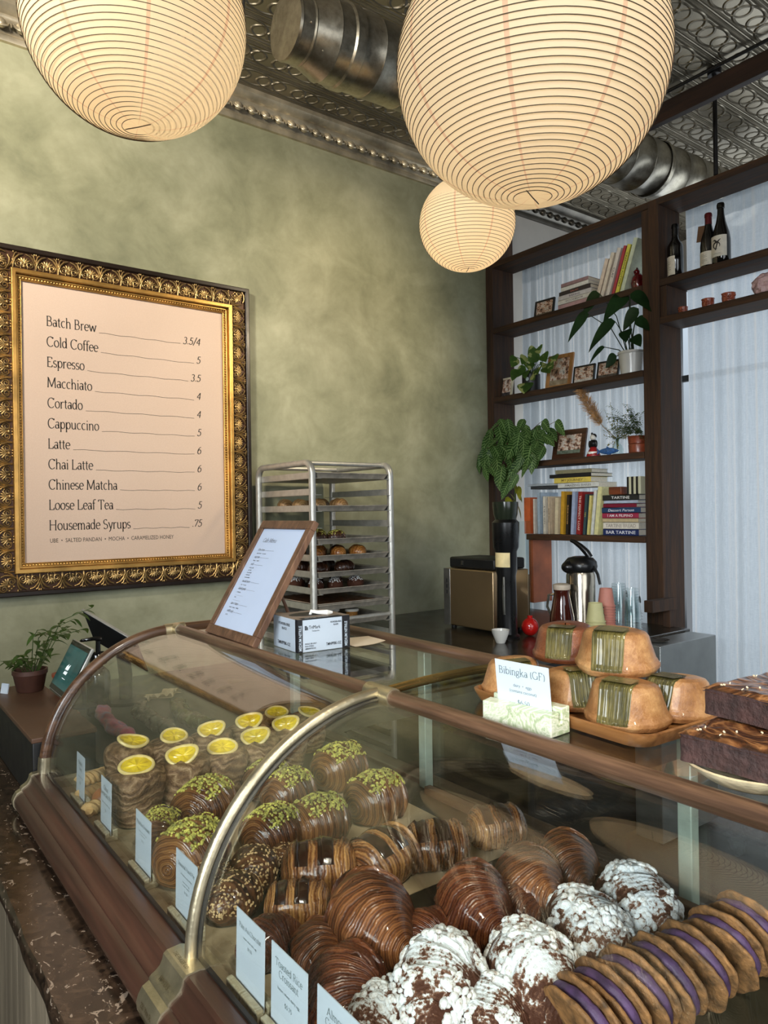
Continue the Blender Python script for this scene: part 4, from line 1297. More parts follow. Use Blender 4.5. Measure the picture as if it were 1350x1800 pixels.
def m_banana_leaf():
    t = NT('baked_banana_leaf'); v = t.coord('UV', scale=(30, 1.2, 1)); n = t.noise(v, 1.6, 4, .6); n2 = t.noise(t.coord(rand=True), 30, 3)
    k = t.math('MULTIPLY_ADD', n, .8, t.math('MULTIPLY_ADD', n2, .5, -.15))
    t.p(col=t.ramp(k, [(.3, (34, 34, 16)), (.45, (78, 72, 32)), (.6, (124, 112, 60)), (.78, (170, 160, 104))]), rough=.28, coat=.4)
    t.bump(n, .8, .003)
    return t.m


BIB, BIBD, LEAF_B = m_bibingka(), m_bibingka_dark(), m_banana_leaf()


def mk_bibingka(i, mat=None):
    t = thing('bibingka', '', 'cake', group='bibingka rice cakes on the tray')
    P = [(r_, z_ * .82) for r_, z_ in ((.001, 0), (.040, 0), (.050, .003), (.0545, .011), (.0545, .017), (.0515, .022), (.0505, .026), (.0465, .044), (.0430, .062), (.0395, .068), (.032, .0712), (.001, .0718))]
    def prof(v):
        q = v * (len(P) - 1); j = min(len(P) - 2, int(q)); f = q - j
        return P[j][0] * (1 - f) + P[j + 1][0] * f, P[j][1] * (1 - f) + P[j + 1][1] * f
    def fn(u, v):
        a = 2 * pi * u; r, z = prof(v)
        w = 1 + .035 * nz(cos(a) * 1.6 + i * 3, sin(a) * 1.6, z * 25) + (.03 * nz(cos(a) * 5, sin(a) * 5 + i, 3) if z < .02 else 0)
        return (r * w * cos(a), r * w * sin(a), z * (1 + .04 * cos(a + i)))
    MB().grid(fn, 56, 44, cu=True).build('rice_cake', mat or BIB, t, angle=70)
    def leaf(u, v):
        vv = .30 + .70 * v; a = -pi / 2 + (u - .5) * (.62 + .25 * v)
        r, z = prof(min(vv, .955)); 
        if vv > .955: r, z = .034 * (1 - vv) / .045 + .004, .0722 * .82
        w = 1 + .035 * nz(cos(a) * 1.6 + i * 3, sin(a) * 1.6, z * 25)
        half = (u - .5) * .040
        rr = r * w + .0016 + .0007 * sin(u * 50)
        if v > .93: return (half, -rr, z * (1 + .04 * cos(a + i)) + .0015)
        return (half * (1 + .1 * v), -sqrt(max(0, rr * rr - half * half)), z * (1 + .04 * cos(a + i)) + .0008)
    m = MB().grid(leaf, 22, 34)
    m2 = MB().grid(lambda u, v: tuple(Vector(leaf(u, v)) * .985), 22, 34, flip=True); m.add(m2.v, m2.f, m2.uv)
    m.build('banana_leaf', LEAF_B, t, fix=False)
    return t


tray = thing('wooden_tray', 'carved honey brown wooden tray holding the bibingka cakes', 'tray', (.905, .680, TOPZ))
M = Matrix.Rotation(radians(-3), 4, 'Z')


def rrect(hx, hy, r, n=6):
    o = []
    for cx_, cy_, a0 in ((hx - r, hy - r, 0), (-hx + r, hy - r, 90), (-hx + r, -hy + r, 180), (hx - r, -hy + r, 270)):
        for k in range(n + 1):
            a = radians(a0 + 90 * k / n); o.append((cx_ + r * cos(a), cy_ + r * sin(a)))
    return o


def loft(rings, mb=None, M=None, capa=True, capb=True):
    mb = mb or MB(); n = len(rings[0]); V = [Vector(p) for r in rings for p in r]
    if M is not None: V = [M @ p for p in V]
    F = [(i * n + k, i * n + (k + 1) % n, (i + 1) * n + (k + 1) % n, (i + 1) * n + k) for i in range(len(rings) - 1) for k in range(n)]
    if capa: F.append(tuple(reversed(range(n))))
    if capb: F.append(tuple((len(rings) - 1) * n + k for k in range(n)))
    return mb.add(V, F)


def dish_rings(hx, hy, r, h, t):
    def ring(d, z): return [(x, y, z) for x, y in rrect(hx - d, hy - d, max(.004, r - d * .6))]
    return [ring(.018, 0), ring(.008, .002), ring(.001, h * .8), ring(0, h), ring(.004, h + .001), ring(t, h * .9), ring(t + .012, .008), ring(t + .03, .0065)]


loft(dish_rings(.118, .165, .03, .019, .007), M=M).build('tray_body', wood('honey_acacia', (92, 54, 26), (176, 122, 70), 'Y', 1.1, .34, .15, coat=.35), tray, angle=50)
BB = (lambda i: mk_bibingka(i), 3)
TZ = TOPZ + .0075
bibs = [(.860, .810, 0, .92, .3, 'light bibingka at the left end of the tray, behind its price card'),
        (.872, .700, 0, .95, .35, 'bibingka in the middle of the tray, half hidden by the price card'),
        (.850, .594, 0, 1.02, -.35, 'bibingka at the front corner of the tray with a dark leaf strip'),
        (.938, .573, 0, .96, -.6, 'bibingka lying at the right end of the tray'),
        (.905, .648, 1, 1.06, -.25, 'biggest bibingka on top of the pile with a broad green leaf strip')]
for x, y, lvl, sc, rz, lab in bibs:
    face = atan2(-y, -x) + pi / 2
    place('bib', BB, (x, y, TZ + lvl * .0555), (radians(3) * lvl, 0, face + rz), lab, sc)
b6 = mk_bibingka(5, BIBD)
b6.scale = (.96,) * 3; b6.location = (.925, .757, TZ + .0525); b6.rotation_euler = (0, 0, atan2(-.757, -.925) + pi / 2 - .25); b6['label'] = 'dark brown bibingka on the upper layer of the tray, shiny leaf strip'
# card in green onyx
p = at(918, 1282, z=TOPZ)
price_card((.757, .692, TOPZ + .0003), radians(-86), .092, .072, 'Bibingka (GF)', ['dairy  •  eggs', '(contains coconut)'], '$6.50', 'white bibingka price card leaning in a green onyx block on the case', 'green banded onyx block holding the bibingka card', ONYX, .118, .036, .042, .0148, tilt=-30)

# brownies
BR_S = plain('brownie_crumb', (58, 38, 34), .8, 0, .3, 60, .9, 130)


def m_swirl():
    t = NT('swirled_brownie_top'); v = t.coord(rand=True); n = t.noise(v, 8, 3, .5, 3.0); n2 = t.noise(v, 160, 3, .7)
    tri = t.math('ABSOLUTE', t.math('SUBTRACT', t.math('FRACT', t.math('MULTIPLY', n, 6.0)), .5))
    f = t.math('MULTIPLY_ADD', tri, .9, t.math('MULTIPLY_ADD', n2, .4, -.05))
    t.p(col=t.ramp(f, [(.15, (48, 26, 14)), (.38, (98, 58, 30)), (.6, (152, 104, 62))]), rough=.34, coat=.25); t.bump(f, .8, .004)
    return t.m


BR_T = m_swirl()


def brownie(loc, rz, sx, sy, h, label):
    t = thing('brownie', label, 'brownie', loc, rz, 'swirled brownies on the stand')
    def wob(x, y, z, k): return (x + k * nz(y * 60, z * 70, 1), y + k * nz(x * 60, z * 70, 4), z)
    def side(u, v):
        o = rrect(sx / 2, sy / 2, .006, 4); q = u * len(o); j = int(q) % len(o); f = q - int(q); a, b = o[j], o[(j + 1) % len(o)]
        k = 1.0 - .02 * v
        return wob((a[0] + (b[0] - a[0]) * f) * k, (a[1] + (b[1] - a[1]) * f) * k, h * v, .0016)
    m = MB().grid(side, 120, 10, cu=True)
    m.add([(x * .97, y * .97, 0.0005) for x, y in rrect(sx / 2, sy / 2, .006, 4)], [tuple(range(20))])
    m.build('crumb', BR_S, t, angle=80)
    def topf(u, v):
        x, y = (u - .5) * sx * .995, (v - .5) * sy * .995
        e = min(min(u, 1 - u), min(v, 1 - v)); zz = h + .004 * min(1, e * 14) + .0012 * nz(x * 70, y * 70, 2)
        return wob(x, y, zz, .0014)
    m = MB().grid(topf, 40, 40)
    m2 = MB().grid(lambda u, v: (topf(u, v)[0], topf(u, v)[1], h - .004), 40, 40, flip=True)
    m.add(m2.v, m2.f); m.build('swirled_top', BR_T, t)
    rg = random.Random(3)
    fl = MB()
    for k in range(16): fl.cbox((0, 0, 0), (.0026, .0018, .0010), Matrix.Translation((rg.uniform(-.45, .45) * sx, rg.uniform(-.45, .45) * sy, h + .0048)) @ Euler((rg.random(), rg.random(), rg.random() * 6)).to_matrix().to_4x4())
    stuff(fl.build('salt_flakes', plain('salt_flake', (226, 206, 170), .3), t))
    return t


st = thing('cake_plate', 'cream glazed pottery plate under the brownies', 'plate', (.80, .398, TOPZ))
MB().lathe([(.001, .002), (.046, 0), (.052, .003), (.062, .010), (.070, .016), (.073, .020), (.070, .021), (.064, .018), (.05, .014), (.001, .013)], 56).build('plate_body', plain('cream_stoneware', (214, 196, 158), .4, 0, .12, 60, .4, 90, coat=.2), st)
brownie((.805, .400, TOPZ + .0215), radians(2), .130, .108, .030, 'lower swirled brownie slab resting on the cream plate')
brownie((.868, .402, TOPZ + .0215 + .0362), radians(-6), .125, .112, .030, 'upper swirled brownie slab stacked on the lower one')
price_card((.728, .292, TOPZ + .0003), radians(-86), .070, .06, 'Brownie', ['dairy  •  eggs'], '$5', 'white card at the right edge, in front of the brownies', 'pale onyx block in front of the brownies', ONYX_P, .088, .04, .042, .012, tilt=-30)

# small cafe menu on its stand
sg = thing('cafe_menu_stand', 'small framed white cafe menu propped up on the case front rail', 'menu stand', (0, 0, 0))
zb_ = 1.2635
A, B = Vector((.716, 1.69, zb_)), Vector((.710, 1.425, zb_))
upv = Vector((.162, 0, .268)); C2 = A + upv
xd = (B - A); Wd = xd.length; Hd = upv.length
SM = frame_M(A, xd, upv)
SIGNWOOD = wood('walnut_stained_frame', (62, 40, 28), (126, 92, 68), 'Z', 1.6, .5, .3)
mb = MB(); bw = .0225
for x0, x1, y0, y1 in ((0, Wd, 0, bw), (0, Wd, Hd - bw, Hd), (0, bw, bw, Hd - bw), (Wd - bw, Wd, bw, Hd - bw)):
    mb.box(x0, x1, y0, y1, -.012, .003, SM)
mb.build('wooden_frame', SIGNWOOD, sg, smooth=False, bevel=.0015)
MB().box(bw - .002, Wd - bw + .002, bw - .002, Hd - bw + .002, -.008, -.002, SM).build('menu_sheet', plain('cool_white_paper', (194, 208, 232), .6, 0, .02, 5), sg, smooth=False)
mb = MB(); SM2 = SM @ Matrix.Translation((0, 0, -.0015))
x0 = .05; y = Hd - .06
serif(mb, 'Cafe Menu', x0, y, .0165, SM2, thick=.06, italic=.25); y -= .024
for head, subs in (('filter brew', ['batch brew  •  seasonal']), ('espresso', ['house  •  decaf']), ('milk', ['whole milk', 'oat milk', 'almond milk', 'half & half', 'coconut milk']), ('tea and more', ['chai  •  matcha']), ('baked goods', ['croissants', '________________', 'buns', '________________']), ('take it home', ['beans  •  syrup  •  honey']), ('refills only', ['$1.50'])):
    xe = serif(mb, head, x0, y, .0085, SM2, italic=.3, thick=.07, thin=.05)
    mb.box(xe + .004, xe + .05, y + .0010, y + .0014, 0, .0001, SM2); y -= .0090
    for s_ in subs: sans(mb, s_, x0 + .002, y, .0052, SM2, italic=.15); y -= .0066
    y -= .0045
mb.build('menu_lettering', INK, sg, smooth=False)
q = A + xd * .5 + upv * .62
leg_end = Vector((.895, q.y, 1.2525))
MB().tube([q - SM.to_3x3() @ Vector((0, 0, .012)), leg_end], .0042, 8).build('prop_leg', SIGNWOOD, sg)

# glove box
gb = thing('glove_box', 'white and black cardboard glove box with an open top slot on the case', 'box', (0.780, 1.354, TOPZ + .0003))
gx = Vector((.998, -.06, 0)); gy = Vector((.06, .998, 0))      # long face points to the camera side
GM = frame_M((0, 0, 0), gx, gy)
gw, gd, gh = .128, .122, .071
CARTON = plain('white_carton', (190, 202, 214), .5, 0, .02, 8); CARTON_K = plain('black_print', (24, 24, 28), .5)
KRAFT = plain('grey_kraft_board', (140, 124, 108), .7, 0, .08, 20)
mb = MB().box(0, gw, 0, gd, 0, gh - .0008, GM); mb.build('carton', CARTON, gb, smooth=False, bevel=.0012)
mb = MB().box(.0006, gw - .0006, .0006, gd - .0006, gh - .001, gh + .0006, GM).build('top_panel', KRAFT, gb, smooth=False)
mb = MB()
el = [(gw * .5 + .050 * cos(2 * pi * k / 36), gd * .55 + .030 * sin(2 * pi * k / 36)) for k in range(36)]
mb.add([GM @ Vector((x, y_, gh + .0010)) for x, y_ in el] + [GM @ Vector((x, y_, gh + .0002)) for x, y_ in el], [tuple(range(36))] + [(k, (k + 1) % 36, 36 + (k + 1) % 36, 36 + k) for k in range(36)])
mb.build('slot', CARTON_K, gb)
mb = MB()
mb.box(-.0004, .0115, -.0005, .01, .0003, gh + .0003, GM); mb.box(gw - .019, gw + .0004, -.0005, .012, .0003, gh + .0003, GM)
mb.box(-.0005, .01, -.0004, .011, .0003, gh + .0003, GM)
mb.box(.0115, gw - .019, -.0004, .016, gh - .0014, gh + .0009, GM)
mb.build('black_border', CARTON_K, gb, smooth=False)
mb = MB(); FM = GM @ frame_M((0, -.0009, 0), (1, 0, 0), (0, 0, 1))
sans(mb, 'TriMark', .0265, .0495, .0105, FM, sx=.8); sans(mb, 'Foodservice', .034, .0435, .0045, FM, sx=.8)
mb.build('brand_lettering', plain('grey_black_print', (52, 56, 62), .6), gb, smooth=False); mb = MB()
for i in range(3):
    for j in range(3):
        if (i, j) != (2, 2): mb.box(.0165 + .0027 * i, .0187 + .0027 * i, .0478 + .0032 * j, .0505 + .0032 * j, 0, .0002, FM)
sans(mb, 'POWDER-FREE', .093, .058, .0056, FM, 'c', weight=.01, sx=.75); mb.build('finish_lettering', plain('grey_black_print', (52, 56, 62), .6), gb, smooth=False); mb = MB()
sans(mb, 'BLACK', .093, .0525, .0052, FM, 'c', weight=.01, sx=.75)
mb.build('colour_lettering', plain('grey_black_print', (52, 56, 62), .6), gb, smooth=False); mb = MB()
sans(mb, 'TMNPFBK-OZ', .106, .010, .0088, FM, 'r', weight=.01, sx=.7)
mb.build('code_lettering', plain('grey_black_print', (52, 56, 62), .6), gb, smooth=False); mb = MB()
for k, s_ in enumerate(('SINGLE USE ONLY', 'NON STERILE', 'AMBIDEXTROUS')): sans(mb, s_, .0165, .0165 - .0052 * k, .0044, FM, weight=.01, sx=.8)
mb.build('front_lettering', plain('grey_black_print', (52, 56, 62), .6), gb, smooth=False); mb = MB()
SMb = GM @ frame_M((-.0009, gd, 0), (0, -1, 0), (0, 0, 1))
sans(mb, 'POWDER-FREE', .058, .053, .0085, SMb, 'c', weight=.01); sans(mb, 'BLACK', .058, .0435, .0078, SMb, 'c', weight=.01); sans(mb, 'TMNPFBK-OZ', .088, .010, .0105, SMb, 'r', weight=.01)
mb.build('side_lettering', plain('grey_black_print', (52, 56, 62), .6), gb, smooth=False)
mb = MB()
for x in (-.0045, gw - .020):
    VM = GM @ frame_M((x + .0105, -.0012, .004), (0, 0, 1), (-1, 0, 0)); sans(mb, 'MEDIUM NITRILE', 0, -.003, .0098, VM, weight=.02, sx=.74)
TMx = GM @ frame_M((0, 0, gh + .0013), (1, 0, 0), (0, 1, 0)); sans(mb, 'MEDIUM  NITRILE', .02, .004, .0095, TMx, weight=.02, sx=.8)
mb.build('white_lettering', CARTON, gb, smooth=False)
gp = GM @ Vector((gw * .72, gd * .33, gh + .0055)); gl = gb
tg = MB().tube([GM @ Vector((gw * .48, gd * .5, gh - .003)), GM @ Vector((gw * .49, gd * .46, gh + .008)), GM @ Vector((gw * .57, gd * .36, gh + .006)), GM @ Vector((gw * .70, gd * .26, gh + .0055)), GM @ Vector((gw * .80, gd * .26, gh + .005))], [.004, .0042, .0046, .0062, .003], 10).build('glove_cuff', plain('white_cotton', (226, 224, 218), .8, 0, .04, 40), gb)
# loose menu sheet right of the box
pp = [Vector((.916, 1.336, TOPZ)), Vector((.994, 1.328, TOPZ)), Vector((1.018, 1.43, TOPZ)), Vector((.920, 1.45, TOPZ))]
sh = MB().grid(lambda u, v: tuple((pp[0] * (1 - u) * (1 - v) + pp[1] * u * (1 - v) + pp[2] * u * v + pp[3] * (1 - u) * v) + Vector((0, 0, .0012 + .006 * (u ** 3) * (1 - v)))), 12, 6)
lo = MB().grid(lambda u, v: tuple((pp[0] * (1 - u) * (1 - v) + pp[1] * u * (1 - v) + pp[2] * u * v + pp[3] * (1 - u) * v) + Vector((0, 0, .0004 + .006 * (u ** 3) * (1 - v)))), 12, 6, flip=True)
sh.add(lo.v, lo.f); tag(sh.build('paper_sheet', plain('cream_paper', (224, 206, 178), .7, 0, .03)), 'cream paper sheet lying flat on the case right of the glove box', 'paper')

# ------------------------------------------------------------------ register end beyond the case
BLK = plain('matt_black_panel', (22, 22, 22), .5, .0, .15, 20); BROWN_TOP = plain('brown_laminate_top', (88, 62, 46), .45, 0, .08, 10)
cab = thing('counter_cabinet', 'low black cabinet box with brown top standing on the granite beyond the case', 'cabinet', (.48, 2.2, .8605))
MB().box(-.115, .03, -.30, .33, 0, .148).build('body', BLK, cab, bevel=.002)
MB().box(-.118, .033, -.303, .333, .148, .16).build('top', BROWN_TOP, cab, bevel=.002)
reg = thing('service_counter', 'dark slate service counter behind the far end of the glass case', 'counter', (.95, 2.33, .8605))
MB().box(-.43, .72, -.42, .55, 0, .06).build('worktop', plain('dark_slate_top', (58, 60, 54), .35, 0, .2, 8, rand=False), reg, bevel=.003)
SZ = .921
# dark terracotta pot with trailing plant
POT_D = plain('dark_brown_clay', (74, 46, 36), .55, 0, .1, 30)


def leaf_patch(mb, base, dirv, L, Wd, droop=.4, fold=.25, roll=0.0, n=7, face=None):
    """one pointed leaf blade with a centre fold, growing from base along dirv"""
    d = Vector(dirv).normalized(); s = d.cross(Vector((0, 0, 1)))
    if s.length < .01: s = Vector((1, 0, 0))
    s.normalize()
    if face is not None:
        q = d.cross(Vector(face)); s = q.normalized() if q.length > .05 else s
    s = (Matrix.Rotation(roll, 3, d) @ s); up = s.cross(d)
    if face is not None and up.dot(Vector(face)) < 0: up = -up
    rows = []
    for i in range(n + 1):
        t = i / n
        w = Wd * .5 * (sin(pi * min(1, t ** .72 * .98 + .01))) ** .85 * (1 if t < .97 else .2)
        c = Vector(base) + d * L * t * (1 - .15 * t * droop) - Vector((0, 0, 1)) * droop * L * t * t
        rows.append([c - s * w + up * w * fold, c, c + s * w + up * w * fold])
    V = [p for r in rows for p in r]; F, U = [], []
    for i in range(n):
        for k in range(2):
            F.append((i * 3 + k, i * 3 + k + 1, (i + 1) * 3 + k + 1, (i + 1) * 3 + k))
            U.append([(k / 2, i / n), ((k + 1) / 2, i / n), ((k + 1) / 2, (i + 1) / n), (k / 2, (i + 1) / n)])
    mb.add(V, F, U)


def leaf_mat(name, dark, light, vein=None, rough=.35, veins=9.0, edge=None, patches=None):
    t = NT(name); sp = t.new('SeparateXYZ'); tc = t.new('TexCoord'); t.link(tc.outputs['UV'], sp.inputs[0])
    v = t.coord(rand=True); n = t.noise(v, 14, 3); n2 = t.noise(v, 60, 3)
    c = t.ramp(t.math('MULTIPLY_ADD', n2, .4, t.math('MULTIPLY', n, .6)), [(.3, dark), (.7, light)])
    off = t.math('ABSOLUTE', t.math('SUBTRACT', sp.outputs[0], .5))
    if patches: c = t.mix(t.math('MULTIPLY', t.math('GREATER_THAN', n, .56), .8), c, patches)
    if vein:
        f = t.math('FRACT', t.math('MULTIPLY', t.math('SUBTRACT', sp.outputs[1], t.math('MULTIPLY', off, .35)), veins))
        ln = t.math('LESS_THAN', t.math('ABSOLUTE', t.math('SUBTRACT', f, .5)), .13)
        mid = t.math('LESS_THAN', off, .045)
        c = t.mix(t.math('MULTIPLY', t.math('MAXIMUM', ln, mid), .8), c, vein)
    if edge: c = t.mix(t.math('MULTIPLY', t.math('GREATER_THAN', off, .42), .8), c, edge)
    t.p(col=c, rough=rough + .12, spec=.3)
    tl = t.new('BsdfTranslucent'); t.link(t.mix(.5, c, tuple(min(255, int(q * 1.7) + 20) for q in light)), tl.inputs[0])
    mx = t.new('MixShader'); mx.inputs[0].default_value = .35; t.link(t.b.outputs[0], mx.inputs[1]); t.link(tl.outputs[0], mx.inputs[2]); t.link(mx.outputs[0], t.out.inputs['Surface'])
    return t.m


GREEN = leaf_mat('mid_green_leaf', (38, 60, 26), (84, 112, 52))
STEM = plain('green_stem', (70, 92, 44), .5)
pt = thing('potted_ivy', 'small leafy plant in a dark clay pot on the black cabinet', 'plant', (.462, 2.43, 1.0208))
MB().lathe([(.001, .002), (.034, 0), (.038, .004), (.047, .050), (.05, .053), (.05, .066), (.045, .066), (.043, .052), (.001, .05)], 36).build('clay_pot', POT_D, pt)
fm, sm_ = MB(), MB(); rg = random.Random(12)
for k in range(15):
    a = rg.uniform(-2.6, 1.2); L = rg.uniform(.07, .19); h = rg.uniform(.03, .15) + (.05 if -.9 < a < .9 else 0)
    pts = [Vector((.02 * cos(a), .02 * sin(a), .05)), Vector((L * .5 * cos(a), L * .5 * sin(a), .06 + h * .8)), Vector((L * cos(a), L * sin(a), .06 + h))]
    sm_.tube(pts, [.0016, .0013, .0008], 5)
    for q in range(7):
        f = .35 + .65 * q / 6; b = pts[1].lerp(pts[2], max(0, f * 2 - 1)) if f > .5 else pts[0].lerp(pts[1], f * 2)
        leaf_patch(fm, b, (cos(a + rg.uniform(-1.6, 1.6)), sin(a + rg.uniform(-1.6, 1.6)), rg.uniform(-.3, .6)), rg.uniform(.028, .045), rg.uniform(.012, .019), .3)
fm.build('foliage', GREEN, pt, fix=False); sm_.build('stems', STEM, pt)
p2 = thing('orange_plant_pot', 'orange clay pot half hidden behind the customer tablet', 'pot', (.545, 2.36, 1.0208))
MB().lathe([(.001, .001), (.026, 0), (.034, .045), (.036, .046), (.036, .054), (.032, .054), (.001, .045)], 28).build('pot_body', plain('orange_clay', (150, 74, 44), .6), p2)
MB().box(-.014, .014, -.002, .002, 0, .03).build('x', CARD).name = 'name_tag'
o = bpy.data.objects['name_tag']; o.location = (.392, 2.44, 1.0208); o.rotation_euler = (radians(-12), 0, radians(-60)); tag(o, 'small white tag card standing at the left edge of the black cabinet', 'tag')

# customer facing tablet
tbz = 1.0210
Ta = at(86, 1207, x=.470); Tb = at(115, 1231, x=.470); Tc = at(128, 1123, x=.535); Td = at(160, 1141, x=.535)
tw = .098; th_ = (Tc - Ta).length
tb_ = thing('customer_tablet', 'tilted payment tablet with a dark teal screen beside the soap pump', 'tablet', (0, 0, 0))
TM = frame_M(Ta, (Tb - Ta), ((Tc + Td) / 2 - (Ta + Tb) / 2))
tw = (Tb - Ta).length; th_ = ((Tc + Td) / 2 - (Ta + Tb) / 2).length
MB().box(-.002, tw + .002, -.002, th_ + .002, -.011, -.001, TM).build('housing', plain('silver_housing', (176, 176, 170), .35, .4), tb_, bevel=.003)
MB().box(.001, tw - .001, .001, th_ - .001, -.002, 0, TM).build('bezel', plain('glossy_black', (12, 12, 14), .12), tb_, smooth=False)
t = NT('lit_teal_screen'); nn = t.noise(t.coord(), 9, 3); t.p(col=(20, 40, 40), em=t.ramp(nn, [(.3, (10, 44, 46)), (.7, (46, 96, 94))]), ems=.75, rough=.15)
MB().box(.004, tw - .004, .014, th_ - .014, -.0005, .0006, TM).build('screen', t.m, tb_, smooth=False)
mb = MB(); GMx = TM @ Matrix.Translation((0, 0, .0009))
for k in range(6): mb.tube([GMx @ Vector((tw * .36 + .005 * k, th_ * .44 + .002 * (k % 2), 0)), GMx @ Vector((tw * .36 + .005 * k + .004, th_ * (.52 + .02 * (k % 3)), 0))], .0007, 4)
for k in range(6): mb.tube([GMx @ Vector((tw * .36 + .005 * k, th_ * .36, 0)), GMx @ Vector((tw * .38 + .005 * k, th_ * (.41 + .012 * (k % 2)), 0))], .0007, 4)
mb.tube([GMx @ Vector((tw * .40, th_ * .28, 0)), GMx @ Vector((tw * .55, th_ * .28, 0))], .0008, 4)
mb.build('screen_lettering', NT('white_screen_text').p(col=(230, 236, 236), em=(230, 236, 236), ems=.8), tb_)
sb = TM @ Vector((tw / 2, th_ * .4, -.012))
MB().tube([sb, (sb.x + .03, sb.y, sb.z - .02), (sb.x + .035, sb.y, tbz + .004)], .006, 10).lathe([(.001, 0), (.032, 0), (.032, .004), (.001, .006)], 24, Matrix.Translation((sb.x + .035, sb.y, tbz))).build('stand', BLK, tb_)
# soap pump
sp_ = thing('soap_pump_bottle', 'black pump bottle standing behind the customer tablet', 'bottle', (.655, 2.40, SZ + .0003))
MB().lathe([(.001, 0), (.033, 0), (.036, .004), (.036, .12), (.033, .135), (.018, .15), (.014, .152), (.014, .165)], 32).build('bottle_body', plain('black_gloss_bottle', (16, 15, 15), .12, coat=.4), sp_)
MB().lathe([(.001, .160), (.026, .160), (.026, .19), (.022, .196), (.008, .198), (.007, .232), (.001, .233)], 24).build('pump_collar', MATS['black_gloss_bottle'], sp_)
MB().tube([(.012, 0, .238), (-.01, .005, .240), (-.045, .02, .236), (-.05, .022, .228)], [.007, .0065, .005, .004], 10).build('pump_spout', MATS['black_gloss_bottle'], sp_)
# till screen seen from behind
pm = thing('till_screen', 'black till screen with a silver edge, seen from behind beyond the case', 'screen', (.80, 2.52, SZ + .0003))
a, b = at(146, 1073, y=2.60), at(240, 1128, y=2.44); c_ = at(190, 1140, y=2.50)
a, b, c_ = [q - Vector((.80, 2.52, SZ)) for q in (a, b, c_)]
PMt = frame_M(a, b - a, (0.36, .15, .42))
Lw = (b - a).length
PMt2 = frame_M(a, b - a, Vector((.10, -.02, -.30)))
MB().box(0, Lw, 0, .11, -.006, .006, PMt2).build('housing', plain('black_plastic', (20, 21, 22), .4), pm, bevel=.003)
MB().box(-.002, Lw + .002, -.004, .001, -.008, .008, PMt2).build('silver_edge', MATS['silver_housing'], pm, bevel=.002)
foot = PMt2 @ Vector((Lw * .6, .07, .0))
MB().tube([foot, (foot.x + .01, foot.y, foot.z * .5), (foot.x + .01, foot.y, .012)], .022, 14).lathe([(.001, 0), (.07, 0), (.07, .01), (.001, .012)], 30, Matrix.Translation((foot.x + .01, foot.y, 0))).build('stand', MATS['black_plastic'], pm)

# things lying on the dark counter, seen through the glass


def m_scarf():
    t = NT('fuchsia_cloth'); v = t.coord(rand=True); n = t.noise(v, 16, 4, .6, 1.0)
    t.p(col=t.ramp(n, [(.35, (120, 36, 96)), (.5, (190, 36, 90)), (.65, (140, 78, 140))]), rough=.7, sheen=.3); t.bump(n, .6, .01)
    return t.m


mb = MB(); N = 40
def roll(u, v, r0, amp, seed, L):
    a = 2 * pi * u; y = -L / 2 + L * v; e = min(1, sin(pi * min(max(v, .02), .98)) * 2.2)
    r = r0 * e * (1 + amp * nz(cos(a) * 2 + v * 9, sin(a) * 2 + seed, v * 14)); return (r * cos(a) + .012 * sin(v * 7 + seed), y, r0 * .9 + r * sin(a) * .85)
o = MB().grid(lambda u, v: roll(u, v, .022, .25, 1, .60), 28, 60, cu=True).build('rolled_cloth', m_scarf(), loc=(.645, 2.235, SZ), rot=(0, 0, radians(-6))); tag(o, 'long rolled fuchsia cloth on the dark counter, seen through the case glass', 'cloth')
for x, yv, rz, lab in ((.745, 2.17, -5, 'long dark rolled bag beside the fuchsia cloth, seen through the glass'), (.845, 2.13, -3, 'dark olive rolled bag farther right, seen through the glass')):
    o = MB().grid(lambda u, v: roll(u, v, .024, .35, x * 9, .42), 28, 50, cu=True).build('rolled_bag', plain('dark_translucent_bag' if x < .8 else 'dark_olive_bag', (70, 66, 56) if x < .8 else (74, 70, 42), .25, 0, .5, 40, .6, 40), loc=(x, yv, SZ), rot=(0, 0, radians(rz))); tag(o, lab, 'bag', 'rolled bags on the dark counter')
mb = MB()
o = MB().grid(lambda u, v: ((u - .5) * .14, (v - .5) * .07 + .02 * sin(u * 9), .004 + .012 * abs(sin(u * 22 + v * 3)) * (1 - v) + .004 * nz(u * 9, v * 9, 1)), 60, 14)
lo = MB().grid(lambda u, v: ((u - .5) * .14, (v - .5) * .07 + .02 * sin(u * 9), .001), 60, 14, flip=True); o.add(lo.v, lo.f)
p = at(262, 1212, z=SZ)
o = o.build('crumpled_paper', plain('cream_tissue', (214, 196, 166), .7, 0, .06, 20), loc=(p.x, p.y - .12, SZ + .0003), rot=(0, 0, radians(15))); tag(o, 'crumpled cream paper on the dark counter, seen through the glass', 'paper')
for k in range(4):
    yv = 2.02 - .07 * k
    col = [(120, 106, 60), (116, 50, 36), (104, 96, 80), (80, 84, 74)][k]
    o = MB().cbox((0, 0, .015), (.034, .055, .03)).build('snack_packet', plain('packet_%d' % col[0], col, .25, 0, .45, 120, .4, 120), loc=(.575 - .004 * k, yv + .42 - .12 * 0, SZ), rot=(0, 0, radians(-8 + 5 * k)), bevel=.006)
    tag(o, ['speckled tan packet farthest along the row of packets', 'red-brown packet, second in the row of packets', 'grey packet, third in the row of packets', 'clear dark packet nearest the first price card'][k], 'packet', 'small packets on the dark counter')
